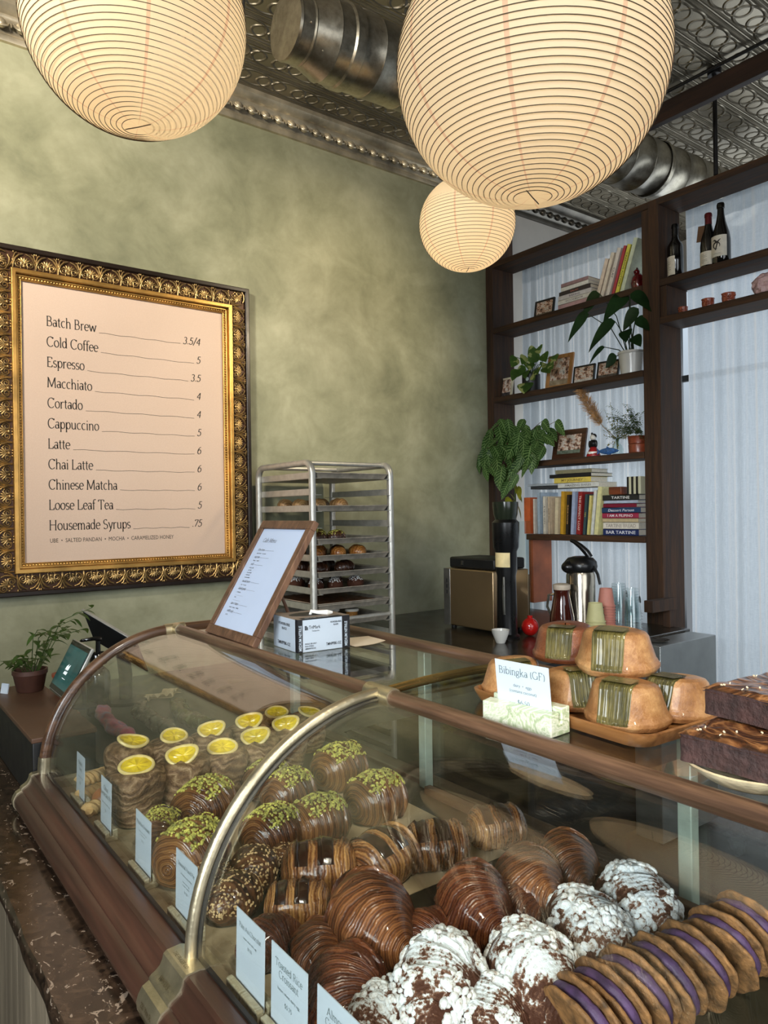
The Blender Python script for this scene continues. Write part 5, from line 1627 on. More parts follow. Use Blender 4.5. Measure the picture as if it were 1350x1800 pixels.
# ------------------------------------------------------------------ bakers rack by the wall
RX0, RX1, RY0, RY1 = 1.735, 2.215, 2.87, 3.43
ALU = plain('rack_aluminium', (190, 188, 180), .36, .6, .06, 30, .08, 160, rand=False)
PANM = plain('sheet_pan_aluminium', (186, 178, 164), .38, .5, .14, 20, rand=False)
PAN_OLD = plain('browned_pan_inside', (84, 66, 48), .5, .5, .3, 16, rand=False)
rk = thing('bakers_rack', 'tall aluminium sheet pan rack full of trays against the green wall', 'rack', (RX0, RY0, 0))
rw, rd, rh = RX1 - RX0, RY1 - RY0, 1.785
for x in (.014, rw - .014):
    rr = .055
    pts = [(x, .014, .09), (x, .014, .6), (x, .014, rh - rr)] + [(x, .014 + rr * (1 - cos(a)), rh - rr + rr * sin(a)) for a in [radians(k * 15) for k in range(1, 7)]] + [(x, rd / 2, rh)] + \
          [(x, rd - .014 - rr * (1 - cos(a)), rh - rr + rr * sin(a)) for a in [radians(90 - k * 15) for k in range(0, 6)]] + [(x, rd - .014, rh - rr), (x, rd - .014, .6), (x, rd - .014, .09)]
    # rounded-square section swept as a tube with four broad sides
    MB().tube(pts, .0165, 12).build('hoop_frame', ALU, rk, angle=60)
for y, z in ((.075, rh), (rd - .075, rh), (.014, 1.045), (rd - .014, .12), (.014, .12)):
    MB().tube([(.014, y, z), (rw - .014, y, z)], .011, 10).build('cross_bar', ALU, rk)
LV = 1.713; STEP = .0772
for k in range(20):
    z = LV - STEP * k
    if z < .2: break
    for sx_ in (0, 1):
        x0 = .022 if sx_ == 0 else rw - .022
        s = 1 if sx_ == 0 else -1
        m = MB().box(min(x0, x0 + s * .002), max(x0, x0 + s * .002), .0, rd, z - .002, z + .028).box(min(x0, x0 + s * .034), max(x0, x0 + s * .034), .0, rd, z - .003, z - .001)
        m.build('slide', ALU, rk, smooth=False)
for x in (.014, rw - .014):
    for y in (.014, rd - .014):
        MB().ball((x, y, .045), (.012, .044, .044), 18, 12).box(x - .016, x + .016, y - .02, y + .02, .05, .095).build('caster', BLK, rk)


def pan(k, label, dz=0.0, mat=None):
    z = LV - STEP * k - .0008 + dz
    hx, hy = rw / 2 - .028, .285
    def ring(d, z_): return [(x, y, z_) for x, y in rrect(hx - d, hy - d, .012)]
    t = thing('sheet_pan', label, 'sheet pan', (RX0 + rw / 2, RY0 + .002 + hy, z), group='sheet pans in the rack')
    loft([ring(.016, .000), ring(.003, .022), ring(0, .024), ring(.0015, .0265), ring(.005, .025), ring(.018, .002)], capa=True, capb=False).build('rim', PANM, t, angle=30)
    MB().add([(x, y, .0022) for x, y in rrect(hx - .0175, hy - .0175, .012)], [tuple(range(28))]).build('pan_base', mat or PAN_OLD, t)
    return z + .003


def item(mkr, k, spots, labels, dz=0.0):
    z = LV - STEP * k - .0008 + .003 + dz
    for (x, y, rz, sc), lab in zip(spots, labels): mkr((RX0 + x, RY0 + y, z), rz, sc, lab)


names = {0: 'topmost sheet pan in the rack, just under the top bars', 2: 'sheet pan of pale swirled pastries, second from the top', 4: 'sheet pan of green-dusted pastries, third from the top', 5: 'sheet pan of golden croissants, fourth from the top', 6: 'sheet pan of very dark pastries, fifth from the top', 7: 'sheet pan of sugar-dusted croissants, sixth from the top', 8: 'sheet pan with a flat baked sheet, seventh from the top', 9: 'lowest visible sheet pan, holding small pots'}
for k, lb in names.items(): pan(k, lb)
pan(8, 'spare sheet pan nested in the pan with the flat bake', .0075)
RACK_DARK = m_laminate('dark_rack_croissant', (30, 14, 8), (62, 34, 20), (104, 66, 38), 2.2, .3)  # darker crust of the green-dusted and very dark rack pastries
GOLDEN = m_laminate('golden_rack_croissant', (70, 32, 12), (150, 88, 36), (206, 146, 72), 2.2, .25)
PALE = m_laminate('pale_rack_roll', (96, 66, 38), (150, 112, 66), (200, 164, 108), 2.4, .4)
pr_ = {}


def rack_pastry(kind, loc, rz, sc, lab, cat, grp):
    if kind not in pr_:
        t = thing({'pale': 'pastry_roll', 'pist': 'pistachio_pastry', 'gold': 'golden_croissant', 'dark': 'dark_pastry', 'alm': 'sugar_dusted_croissant'}[kind], lab, cat, loc, rz, grp)
        mt = {'pale': PALE, 'pist': RACK_DARK, 'gold': GOLDEN, 'dark': RACK_DARK, 'alm': DUSTED}[kind]
        bl = {'pale': 5.0, 'pist': 3.0, 'gold': 2.6, 'dark': 2.6, 'alm': 2.4}[kind]
        m = roll_mesh(.115, .037, .3, 2.6, bl, .12, .6, 4 + len(pr_), .06, .92, .55); m.build('dough_roll', mt, t, angle=70)
        if kind in ('pist', 'alm'):
            rg = random.Random(9)
            stuff(bits(surface_points(m, 120, lambda p, n: p.z > .04, rg), rg, .0034, .0024, .0018, None, 5, 4).build('crumb_topping', PISTA if kind == 'pist' else SNOW, t))
        t.scale = (sc,) * 3; pr_[kind] = t; return t
    return dup(pr_[kind], loc, rz, lab, grp, sc)


def row(kind, k, xs, ys, cat, grp, what, rz0=.2, sc=1.0):
    z = LV - STEP * k + .0025
    for j, y in enumerate(ys):
        for i, x in enumerate(xs):
            depth = ['front row', 'second row', 'third row'][j]
            pos = ['left', 'middle', 'right'][i] if len(xs) == 3 else ['left', 'right'][i]
            rack_pastry(kind, (RX0 + x, RY0 + y, z), rz0 + .25 * ((i * 7 + j * 3) % 3 - 1), sc * (.95 + .05 * ((i + j) % 3)), '%s, %s of the %s' % (what, pos, depth), cat, grp)


row('pale', 2, (.115, .235), (.13, .30, .45), 'pastry', 'pale rolls in the rack', 'pale striped roll on the second rack pan', 1.4)
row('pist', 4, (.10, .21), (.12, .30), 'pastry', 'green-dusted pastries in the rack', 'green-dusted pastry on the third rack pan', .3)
row('gold', 5, (.10, .22, .335), (.12, .30), 'croissant', 'golden croissants in the rack', 'golden croissant on the fourth rack pan', 1.1)
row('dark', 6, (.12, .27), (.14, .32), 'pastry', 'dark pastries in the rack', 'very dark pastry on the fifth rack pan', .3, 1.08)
row('alm', 7, (.09, .20, .32), (.12, .30), 'croissant', 'sugar-dusted croissants in the rack', 'sugar-dusted croissant on the sixth rack pan', 1.0, 1.0)
o = MB().grid(lambda u, v: ((u - .5) * .36, (v - .5) * .50, .012 + .003 * nz(u * 20, v * 22, 1) if 0 < u < 1 and 0 < v < 1 else .001), 40, 40).build('flat_bake', plain('dark_flat_bake', (92, 60, 36), .5, 0, .35, 40, .6, 80), loc=(RX0 + rw / 2, RY0 + .28, LV - STEP * 8 + .0105)); tag(o, 'flat brown tray bake lying in the seventh rack pan', 'tray bake')
JARG = plain('golden_custard_pot', (150, 104, 52), .25, 0, .15, 40, coat=.4)
jar0 = None
for i, (x, y, lab) in enumerate(((.16, .10, 'amber dessert pot with white lid, left of the front pair in the lowest pan'), (.31, .14, 'amber dessert pot with white lid, right of the front pair in the lowest pan'), (.235, .20, 'amber dessert pot with white lid, behind the front pair'), (.09, .22, 'amber dessert pot with white lid, farthest left in the lowest pan'))):
    loc = (RX0 + x, RY0 + y, LV - STEP * 9 + .0025)
    if jar0 is None:
        jar0 = thing('dessert_pot', lab, 'dessert pot', loc, 0, 'dessert pots in the lowest pan')
        MB().lathe([(.001, .001), (.027, 0), (.029, .003), (.031, .038), (.001, .039)], 28).build('pot', JARG, jar0)
        MB().lathe([(.001, .038), (.034, .038), (.035, .042), (.034, .050), (.03, .052), (.001, .053)], 28).build('lid', plain('white_lid', (222, 218, 204), .5), jar0)
    else: dup(jar0, loc, 0, lab)
# ------------------------------------------------------------------ wooden shelf unit in front of the curtained window
SD = .20; XB = SHX + SD                      # front at x = 3.5, back at 3.7
Z1, Z2, Z3, Z4, ZW1, ZW2, ZT = 2.760, 2.300, 1.857, 1.397, 2.762, 2.562, 3.195
TK = .036
un = thing('shelf_unit', 'dark stained timber shelf unit in front of the curtained window', 'shelf unit', (SHX, 0, 0))


def board(x0, x1, y0, y1, z0, z1, name, mat, bev=.003):
    m = MB().box(x0, x1, y0, y1, z0, z1).build(name, mat, un, smooth=False, bevel=bev); return m


board(0, SD, 3.432, 3.495, .02, ZT + .25, 'post', DARKWOOD_Z)
board(.004, SD, 2.268, 2.312, .02, ZT - TK, 'post', DARKWOOD_Z)
board(-.004, SD, 2.205, 2.266, .02, ZT, 'post', DARKWOOD_Z)
board(0, SD, .55, .612, .02, ZT, 'post', DARKWOOD_Z)
board(-.002, SD, 2.266, 3.432, ZT - TK, ZT, 'top_board', DARKWOOD)
board(-.002, SD, .3, 2.205, ZT - TK, ZT + .002, 'top_board', DARKWOOD)
for z, y0 in ((Z1, 2.312), (Z2, 2.312), (Z3, 2.312), (Z4, 2.312)):
    board(-.002, SD - .002, y0, 3.432 if z != Z4 else 3.165, z - TK, z, 'shelf', DARKWOOD)
for z in (ZW1, ZW2): board(-.002, SD - .002, .612, 2.205, z - TK, z, 'shelf', DARKWOOD)
board(.006, SD, 2.168, 2.205, ZW2, ZW1 - TK, 'side_cleat', DARKWOOD_Z)
board(.02, SD, 3.13, 3.165, .96, Z4 - TK, 'orange_upright', plain('orange_painted_board', (150, 84, 54), .6, 0, .2, 5))


# curtains


def m_sheer():
    t = NT('sheer_white_linen'); t.n.remove(t.b)
    v = t.coord(); fine = t.noise(t.coord(scale=(1, 1, .1)), 150, 3, .6); fine2 = t.noise(t.coord(scale=(1, .1, 1)), 300, 2, .6)
    w = t.math('MULTIPLY_ADD', t.math('ADD', fine, fine2), .5, 0.0)
    lw = t.new('LayerWeight'); lw.inputs['Blend'].default_value = .5
    thin = t.ramp(w, [(.3, (192, 200, 206)), (.7, (212, 218, 222))]); thick = t.ramp(w, [(.3, (232, 230, 226)), (.7, (246, 244, 240))])
    a = t.mix(t.math('MULTIPLY_ADD', lw.outputs['Facing'], 1.9, -.35, clamp=True), thin, thick)  # fold shading and sheen painted into the cloth colour by view angle
    tr = t.new('BsdfTranslucent'); df = t.new('BsdfDiffuse'); tp = t.new('BsdfTransparent')
    t.link(a, tr.inputs[0]); t.link(a, df.inputs[0]); tp.inputs[0].default_value = (.95, .97, 1, 1)
    m1 = t.new('MixShader'); m1.inputs[0].default_value = .42; t.link(tr.outputs[0], m1.inputs[1]); t.link(df.outputs[0], m1.inputs[2])
    m2 = t.new('MixShader'); t.link(t.math('MULTIPLY_ADD', w, -.1, .17, clamp=True), m2.inputs[0]); t.link(m1.outputs[0], m2.inputs[1]); t.link(tp.outputs[0], m2.inputs[2])
    t.link(m2.outputs[0], t.out.inputs['Surface'])
    return t.m


SHEER = m_sheer()


def curtain(y0, y1, z0, z1, folds, seed, label, amp=.026):
    def fn(u, v):
        y = y0 + (y1 - y0) * u; k = u * folds * 2 * pi
        a = amp * (.35 + .65 * min(1, (1 - v) * 3 + .2))
        g = .35 + .65 * (.5 + .5 * sin(y * 5.1 + seed * 3)) ** 2
        x = XB + .066 + a * g * (sin(k + 1.3 * sin(k * .31 + seed)) + .45 * sin(2.3 * k + seed * 2 + v)) + .010 * nz(y * 2.2, v * 1.4, seed)
        yy = y + .012 * cos(k + seed) * (1 - v)
        return (x, yy, z0 + (z1 - z0) * v)
    t = thing('curtain', label, 'curtain', (0, 0, 0), group='sheer white curtains')
    MB().grid(fn, int(folds * 22), 16).build('sheer_panel', SHEER, t, fix=False)
    mb = MB()
    def hd(u, v):
        q = fn(u, .965 + .035 * v); return (q[0] - .0035, q[1], q[2])
    mb.grid(hd, int(folds * 22), 2).build('header_band', SHEER, t, fix=False)
    return t


curtain(2.26, 3.41, .30, 3.19, 13, 1.0, 'sheer white curtain behind the left bay of books and plants')
curtain(.95, 2.21, .30, 3.19, 10, 2.3, 'sheer white curtain behind the wine bottles in the right bay', .032)
curtain(-.6, .95, .30, 3.19, 11, 4.1, 'sheer white curtain at the right edge beyond the bottles', .032)

# ------------------------------------------------------------------ helpers for shelf things
XI = 3.575


def sy(px, py=700, x=XI): return at(px, py, x=x).y


PAGE = plain('book_pages', (214, 206, 188), .8, 0, .06, 200)


def photo_mat(name, seed, sky, ground, skin=(206, 160, 130)):
    t = NT(name); v = t.coord('UV'); n = t.noise(v, 3.2 + seed * .25, 3, .6); n2 = t.noise(v, 14, 2); sp = t.new('SeparateXYZ'); t.link(v, sp.inputs[0])
    c = t.ramp(t.math('MULTIPLY_ADD', n2, .3, t.math('MULTIPLY_ADD', n, .8, -.03)), [(.36, (44, 36, 34)), (.44, (120, 84, 70)), (.5, skin), (.58, (236, 226, 216)), (.7, sky)])
    c = t.mix(t.math('LESS_THAN', sp.outputs[1], .22), c, t.ramp(n, [(.4, ground), (.6, tuple(min(255, g + 40) for g in ground))]))
    t.p(col=c, rough=.3)
    return t.m


def photo_frame(loc, rotz, w, h, bw, fmat, pm, label, lean=10, mat_board=None):
    t = thing('photo_frame', label, 'photo frame', loc, group='framed photos on the shelves')
    t.rotation_euler = (0, 0, rotz)
    L = Matrix.Rotation(radians(-lean), 4, 'X')                   # face looks along local -y
    mb = MB()
    for x0, x1, z0, z1 in ((-w / 2, w / 2, 0, bw), (-w / 2, w / 2, h - bw, h), (-w / 2, -w / 2 + bw, bw, h - bw), (w / 2 - bw, w / 2, bw, h - bw)): mb.box(x0, x1, -.009, .006, z0, z1, L)
    mb.build('frame', fmat, t, smooth=False, bevel=.0015)
    MB().box(-w / 2 + bw * .8, w / 2 - bw * .8, -.003, .004, bw * .8, h - bw * .8, L).build('print', pm, t, smooth=False)
    s = MB(); s.add([L @ Vector((-.02, .006, h * .7)), L @ Vector((.02, .006, h * .7)), Vector((.03, h * .30 + .01, .001)), Vector((-.03, h * .30 + .01, .001)), L @ Vector((-.02, .009, h * .7)), L @ Vector((.02, .009, h * .7)), Vector((.03, h * .30 + .014, .001)), Vector((-.03, h * .30 + .014, .001))], [(0, 1, 2, 3), (7, 6, 5, 4), (0, 4, 5, 1), (1, 5, 6, 2), (2, 6, 7, 3), (3, 7, 4, 0)])
    s.build('easel_back', plain('frame_backing', (40, 34, 30), .7), t, smooth=False)
    return t


BLACKF = plain('thin_black_frame', (26, 24, 24), .4); OAKF = wood('oak_photo_frame', (150, 96, 48), (206, 150, 92), 'Z', 1.5, .4, .15); CREAMF = plain('cream_photo_frame', (220, 208, 180), .5); DKF = wood('dark_photo_frame', (44, 24, 16), (90, 54, 36), 'X', 1.4, .35, .15)
FACE = radians(-90)      # local -y turned to look toward -x


def fr(px, z, w, h, bw, fm, pm, label, extra=0.0, lean=10, x=XI):
    y = sy(px, x=x)
    # keep the foot of the leaning frame flat on the shelf
    return photo_frame((x, y, z + .0015), FACE + extra, w, h, bw, fm, pm, label, lean)


# NB: rotating -90 about z sends local -y to -x
P_ = lambda n, s, sky, g: photo_mat(n, s, sky, g)
fr(958, Z1, .150, .118, .011, BLACKF, P_('photo_family', 1, (150, 130, 110), (96, 84, 70)), 'small black framed family photo alone on the top shelf left', .05)
fr(889, Z2, .105, .135, .012, CREAMF, P_('photo_couple', 3, (230, 230, 226), (52, 46, 46)), 'cream framed photo of a couple at the left end of the second shelf', .05)
fr(981, Z2, .185, .225, .024, OAKF, P_('photo_bride', 0, (110, 92, 76), (150, 130, 104)), 'large oak framed portrait photo behind the variegated plant', .1, 12, 3.60)
fr(1026, Z2, .150, .112, .009, BLACKF, P_('photo_group_light', 4, (150, 130, 112), (196, 188, 180)), 'black framed group photo beside the oak frame', .05)
fr(1068, Z2, .140, .112, .009, BLACKF, P_('photo_pair', 6, (70, 62, 58), (60, 52, 46)), 'black framed photo of a pair beside the white plant pot', .12, 14)
fr(997, Z3, .235, .185, .032, DKF, P_('photo_crowd', 9, (216, 200, 176), (90, 100, 84)), 'wide dark brown frame with a crowd photo on the third shelf', .05, 12)


def book(loc, h, th, dp, col, label, group, title=None, tcol=(230, 226, 214), flat=False, lean=0.0, tsize=.6, rz=0.0, italic=0.0, name=None):
    """spine faces -x. standing: height h along z, thickness th along y; flat: lying with spine along y"""
    key = 'book_cloth_%d_%d_%d' % tuple(col)
    cm = plain(key, col, .5, 0, .06, 40)
    t = thing('book', label, 'book', loc, group=group)
    t.rotation_euler = (lean, 0, rz)
    if flat:      # box: x depth, y length h, z thickness th ; origin at bottom centre of the spine edge
        MB().box(0, dp, -h / 2, h / 2, 0, .0025).box(0, dp, -h / 2, h / 2, th - .0025, th).box(0, .003, -h / 2, h / 2, 0, th).build('cover', cm, t, smooth=False, bevel=.0008)
        MB().box(.003, dp - .004, -h / 2 + .003, h / 2 - .003, .0025, th - .0025).build('page_block', PAGE, t, smooth=False)
        M = frame_M((-.0006, h / 2, 0), (0, -1, 0), (0, 0, 1)); base = (h / 2, th * .5 - th * tsize * .34, th * tsize, h * .9)
    else:
        MB().box(0, dp, -th / 2, -th / 2 + .0025, 0, h).box(0, dp, th / 2 - .0025, th / 2, 0, h).box(0, .003, -th / 2, th / 2, 0, h).build('cover', cm, t, smooth=False, bevel=.0008)
        MB().box(.003, dp - .004, -th / 2 + .0025, th / 2 - .0025, .003, h - .003).build('page_block', PAGE, t, smooth=False)
        M = frame_M((-.0006, 0, h), (0, 0, -1), (0, -1, 0)); base = (h / 2, -th * tsize * .34, th * tsize, h * .9)
    if title:
        cu_w = len(title) * base[2] * .6
        mb = MB(); sans(mb, title, base[0], base[1], base[2], M, 'c', italic, .012, sx=min(1.4, base[3] / cu_w))
        mb.build('spine_title', plain('spine_print_%d_%d_%d' % tuple(tcol), tcol, .6), t, smooth=False)
    return t


# stack lying on the top shelf
z = Z1 + .0005; yb = sy(1017, 510)
for th, hh, col, tc, ttl, lab in ((.034, .250, (196, 160, 164), (90, 50, 70), None, 'pink patterned book at the bottom of the top shelf stack'), (.026, .245, (222, 220, 214), (120, 110, 120), 'COOKBOOK', 'white book second from the bottom of the top shelf stack'), (.026, .240, (208, 204, 206), (110, 96, 110), 'BAKING', 'pale grey book third from the bottom of the top shelf stack'),
                                  (.024, .235, (52, 44, 46), (200, 120, 100), 'SALAD', 'black book in the middle of the top shelf stack'), (.024, .205, (224, 222, 216), (110, 100, 100), None, 'white book second from the top of the top shelf stack'), (.022, .200, (150, 120, 122), (230, 220, 214), None, 'mauve book on top of the top shelf stack')):
    book((XI - .04, yb, z), hh, th, .17, col, lab, 'books in the top shelf stack', ttl, tc, flat=True, rz=.02 * ((int(th * 1000)) % 3 - 1)); z += th + .0006
# leaning books
for px, th, hh, col, tc, ttl, lab in ((1052, .026, .235, (226, 208, 190), (170, 150, 130), None, 'cream book, leftmost of the leaning books'), (1060, .024, .26, (230, 218, 200), (120, 110, 100), None, 'ivory book, second of the leaning books'), (1070, .027, .275, (222, 214, 206), (70, 60, 70), 'CLAY', 'white book with dark grey spine letters among the leaning books'),
                                      (1080, .020, .275, (178, 66, 74), (230, 220, 210), None, 'red and white book among the leaning books'), (1087, .024, .275, (222, 214, 90), (50, 60, 40), 'CREATIVE POTTERY', 'yellow book among the leaning books'), (1096, .026, .30, (212, 222, 196), (120, 150, 90), None, 'tall pale green book at the right end of the leaning row')):
    y = sy(px + 2, 520)
    book((XI - .03, y, Z1 + .0035), hh, th, .165, col, lab, 'leaning books on the top shelf', ttl, tc, lean=radians(19), tsize=.62)
# red lantern-like figurine
t_ = thing('red_figurine', 'dark red glazed bird figurine in the corner of the top shelf', 'figurine', (XI + .02, sy(1118, 500), Z1 + .0005))
mb = MB().lathe([(.001, 0), (.028, 0), (.036, .02), (.04, .05), (.03, .085), (.016, .10), (.001, .105)], 24); mb.build('body', plain('deep_red_glaze', (92, 14, 18), .2, 0, .3, 30, coat=.5), t_)
MB().ball((-.01, .0, .108), (.018, .016, .018), 14, 10).ball((-.03, 0, .106), (.012, .005, .005), 10, 6).ball((-.005, 0, .126), (.012, .003, .010), 10, 6).build('head', MATS['deep_red_glaze'], t_)

# ---- white pot with big dark philodendron leaves
PHIL = leaf_mat('dark_glossy_leaf', (14, 30, 14), (36, 62, 30), rough=.24)
WPOT = plain('white_glazed_pot', (222, 220, 214), .25, 0, .02, 10, coat=.3)
yb = sy(1110, 640)
t_ = thing('potted_philodendron', 'dark leaved philodendron in a white pot at the right of the second shelf', 'plant', (XI, yb, Z2 + .0005))
MB().lathe([(.001, .001), (.052, 0), (.058, .004), (.070, .112), (.074, .116), (.074, .128), (.068, .128), (.064, .110), (.001, .108)], 40).build('white_pot', WPOT, t_)
fm, sm_ = MB(), MB(); rg = random.Random(5)
O0 = Vector((XI, yb, Z2))
for px, py, L, Wd, dx, dy in ((1018, 575, .16, .085, 0, 1), (1060, 590, .17, .10, -.2, .8), (1085, 540, .15, .10, -.5, .5), (1040, 535, .13, .07, 0, 1), (1100, 590, .08, .06, -.4, -.3), (1118, 600, .08, .06, -.3, -.8), (1128, 570, .09, .06, 0, -.9), (1110, 560, .1, .06, -.2, .3), (1075, 635, .07, .05, -.2, .9), (1050, 625, .11, .045, -.1, 1), (1125, 530, .12, .07, .2, -.6)):
    tip = at(px, py, x=XI - .06 - .05 * rg.random()) - O0
    d = Vector((dx, dy, -.25)); b = tip - d.normalized() * L * .45 + Vector((0, 0, L * .25))
    b.y = max(b.y, -.16 + .02)
    sm_.tube([(.01 * dx, .02 * dy, .10), Vector((b.x * .5, b.y * .45, b.z * .62 + .04)), b], [.0035, .003, .0022], 6)
    leaf_patch(fm, b, d, L * 1.08, Wd * 1.25, .55, .16, rg.uniform(-.55, .55), 9, (-.8, -.5, .15))
fm.build('foliage', PHIL, t_, fix=False); sm_.build('stems', plain('dark_stem', (44, 60, 34), .5), t_)

# ---- variegated plant in a black pot
yb = sy(932, 680)
VARI = leaf_mat('variegated_leaf', (34, 62, 26), (92, 122, 56), rough=.3, patches=(206, 206, 132))
t_ = thing('variegated_plant', 'variegated yellow-green plant in a tall black pot on the second shelf', 'plant', (XI + .01, yb, Z2 + .0005))
MB().lathe([(.001, .001), (.056, 0), (.058, .004), (.058, .12), (.055, .122), (.05, .118), (.001, .112)], 36).build('black_pot', plain('matt_black_pot', (18, 18, 19), .45), t_)
fm, sm_ = MB(), MB(); rg = random.Random(8); O0 = Vector((XI + .01, yb, Z2))
for px, py, L, Wd in ((936, 622, .10, .085), (903, 633, .08, .06), (905, 655, .09, .055), (957, 625, .085, .06), (955, 640, .06, .04), (962, 645, .09, .07), (975, 627, .06, .05), (925, 655, .07, .05), (915, 650, .08, .045), (923, 678, .09, .085), (945, 650, .06, .05), (930, 640, .08, .06), (920, 630, .07, .05), (948, 612, .07, .05), (968, 640, .07, .05), (938, 660, .06, .05)):
    tip = at(px, py, x=XI - .05 - .05 * rg.random()) - O0
    d = Vector((-.5, tip.y * 4 + rg.uniform(-.4, .4), -.35)); b = tip - d.normalized() * L * .5
    sm_.tube([(0, 0, .11), Vector((b.x * .4, b.y * .5, max(.13, b.z * .7 + .05))), b], [.0028, .0024, .0018], 5)
    leaf_patch(fm, b, d, L, Wd * 1.25, .4, .12, rg.uniform(-.6, .6), 8, (-.8, -.55, .1))
fm.build('foliage', VARI, t_, fix=False); sm_.build('stems', STEM, t_)
MB().lathe([(.001, .0), (.012, 0), (.012, .003), (.001, .003)], 20, Matrix.Translation((-.058, -.02, .085)) @ Matrix.Rotation(radians(-90), 4, 'Y')).build('white_pot_label', CARD, t_)

# ---- trailing prayer plant
PRAY = leaf_mat('veined_prayer_leaf', (22, 48, 22), (62, 92, 42), (150, 184, 110), .32, 8.0)
t_ = thing('trailing_prayer_plant', 'large trailing prayer plant with pale leaf veins at the left of the third shelf', 'plant', (XI - .01, sy(920, 780), Z3 + .0005))
O0 = Vector(t_.location)
MB().lathe([(.001, .001), (.055, 0), (.06, .004), (.075, .10), (.08, .104), (.08, .115), (.072, .115), (.001, .1)], 32).build('clay_pot', plain('rust_clay_pot', (126, 62, 40), .55), t_)
fm, sm_ = MB(), MB(); rg = random.Random(21)
pts = [(888, 768), (866, 785), (874, 812), (900, 790), (918, 790), (932, 785), (910, 775), (890, 790), (948, 770), (880, 835), (858, 800), (880, 760), (866, 750), (895, 750), (855, 775), (905, 760), (925, 755), (935, 770), (920, 780), (900, 785), (880, 780), (862, 795), (852, 808), (870, 810), (888, 800), (910, 800), (930, 795), (945, 780), (955, 765), (965, 770), (960, 745), (985, 748), (940, 800), (925, 815), (905, 820), (885, 825), (868, 825), (855, 828), (842, 812), (848, 800), (895, 770), (915, 745), (945, 755), (885, 745), (950, 795), (935, 812), (915, 805), (875, 795), (898, 812), (890, 840), (878, 845), (860, 770), (872, 770), (940, 785), (925, 765), (908, 775), (970, 758), (895, 830), (902, 845), (888, 858)]
for i, (px, py) in enumerate(pts):
    tip = at(px, py, x=XI - .16 - .10 * rg.random() + (.06 if px > 940 else 0)) - O0
    d = Vector((rg.uniform(-.6, .1), tip.y * 1.5 + rg.uniform(-.9, .9), -.75 + rg.uniform(-.2, .5))); L = rg.uniform(.095, .135)
    b = tip - d.normalized() * L * .5
    sm_.tube([(0, 0, .1), Vector((b.x * .5, b.y * .5, max(.13, b.z * .5 + .08))), b], [.003, .0022, .0014], 5)
    leaf_patch(fm, b, d, L, L * rg.uniform(.5, .64), .35, .10, rg.uniform(-.75, .75), 8, (-.75, -.6, .3))
fm.build('foliage', PRAY, t_, fix=False); sm_.build('stems', plain('brown_stem', (96, 66, 48), .5), t_)
# yellow trailing stem below
fm = MB(); rg = random.Random(31); o_ = at(905, 850, x=3.40)
sm_ = MB()
for k in range(16):
    px, py = 903 + 9 * sin(k * 1.3) - k * .5, 848 + k * 6.2
    b = at(px, py, x=3.42 + .03 * sin(k)) - o_
    leaf_patch(fm, b, (rg.uniform(-.5, .3), rg.uniform(-1, 1), -1.0), rg.uniform(.07, .10), rg.uniform(.035, .055), .2, .15, rg.uniform(-1, 1), 6)
t_ = thing('yellowing_vine', 'yellow-green trailing vine hanging below the prayer plant', 'plant', o_)
fm.build('foliage', leaf_mat('yellow_green_leaf', (74, 88, 24), (164, 158, 48), rough=.35), t_, fix=False)
MB().tube([at(915, 812, x=3.5) - o_, at(905, 845, x=3.42) - o_, at(905, 895, x=3.42) - o_, at(897, 945, x=3.42) - o_], .003, 6).build('stem', STEM, t_)

# ---- doll, fish, vase with dried grass, terracotta planter on the third shelf
t_ = thing('doll_figurine', 'little doll figurine with white face and red skirt on the third shelf', 'figurine', (XI - .02, sy(1047, 790), Z3 + .0005))
MB().lathe([(.001, 0), (.040, 0), (.041, .008), (.030, .03), (.018, .055), (.014, .06), (.001, .06)], 28).build('red_skirt', plain('red_painted_skirt', (156, 28, 30), .4, 0, .1, 30), t_)
MB().lathe([(.014, .052), (.022, .062), (.024, .08), (.014, .098), (.001, .10)], 20).ball((-.004, .022, .074), (.009, .009, .022), 10, 8).ball((-.004, -.022, .074), (.009, .009, .022), 10, 8).build('dark_jacket', plain('black_lacquer', (22, 18, 20), .3), t_)
MB().ball((-.002, 0, .113), (.0175, .017, .0185), 18, 12).build('white_face', plain('white_porcelain', (226, 222, 212), .25), t_)
MB().ball((.004, 0, .120), (.018, .0185, .016), 16, 10).ball((.004, .012, .136), (.007, .007, .007), 10, 6).build('black_hair', MATS['black_lacquer'], t_)
MB().lathe([(.0305, .006), (.034, .02), (.032, .028)], 10, Matrix.Translation((-.006, 0, 0)), cap=False).build('white_apron', MATS['white_porcelain'], t_)
t_ = thing('blue_fish_ornament', 'blue painted fish ornament lying in front of the vase', 'ornament', (XI - .05, sy(1080, 800), Z3 + .0005))
def fish(u, v):
    a = 2 * pi * u; r = .019 * sin(pi * min(.999, v * .86 + .02)) ** .8
    return (r * .6 * cos(a), -.065 + .125 * v, .02 + r * sin(a) + .004 * v)
mb = MB().grid(fish, 20, 26, cu=True); mb.build('fish_body', plain('blue_fish_paint', (52, 92, 146), .3, 0, .25, 60), t_)
MB().prism([(.055, .022), (.085, .045), (.077, .024), (.083, .006)], 'x', -.002, .002).prism([(-.01, .037), (.015, .05), (.02, .036)], 'x', -.0015, .0015).box(-.006, .006, -.01, .01, 0, .006).build('fins', MATS['blue_fish_paint'], t_)
t_ = thing('glass_bud_vase', 'small clear glass vase holding dried pampas and sprigs on the third shelf', 'vase', (XI + .03, sy(1080, 790), Z3 + .0005))
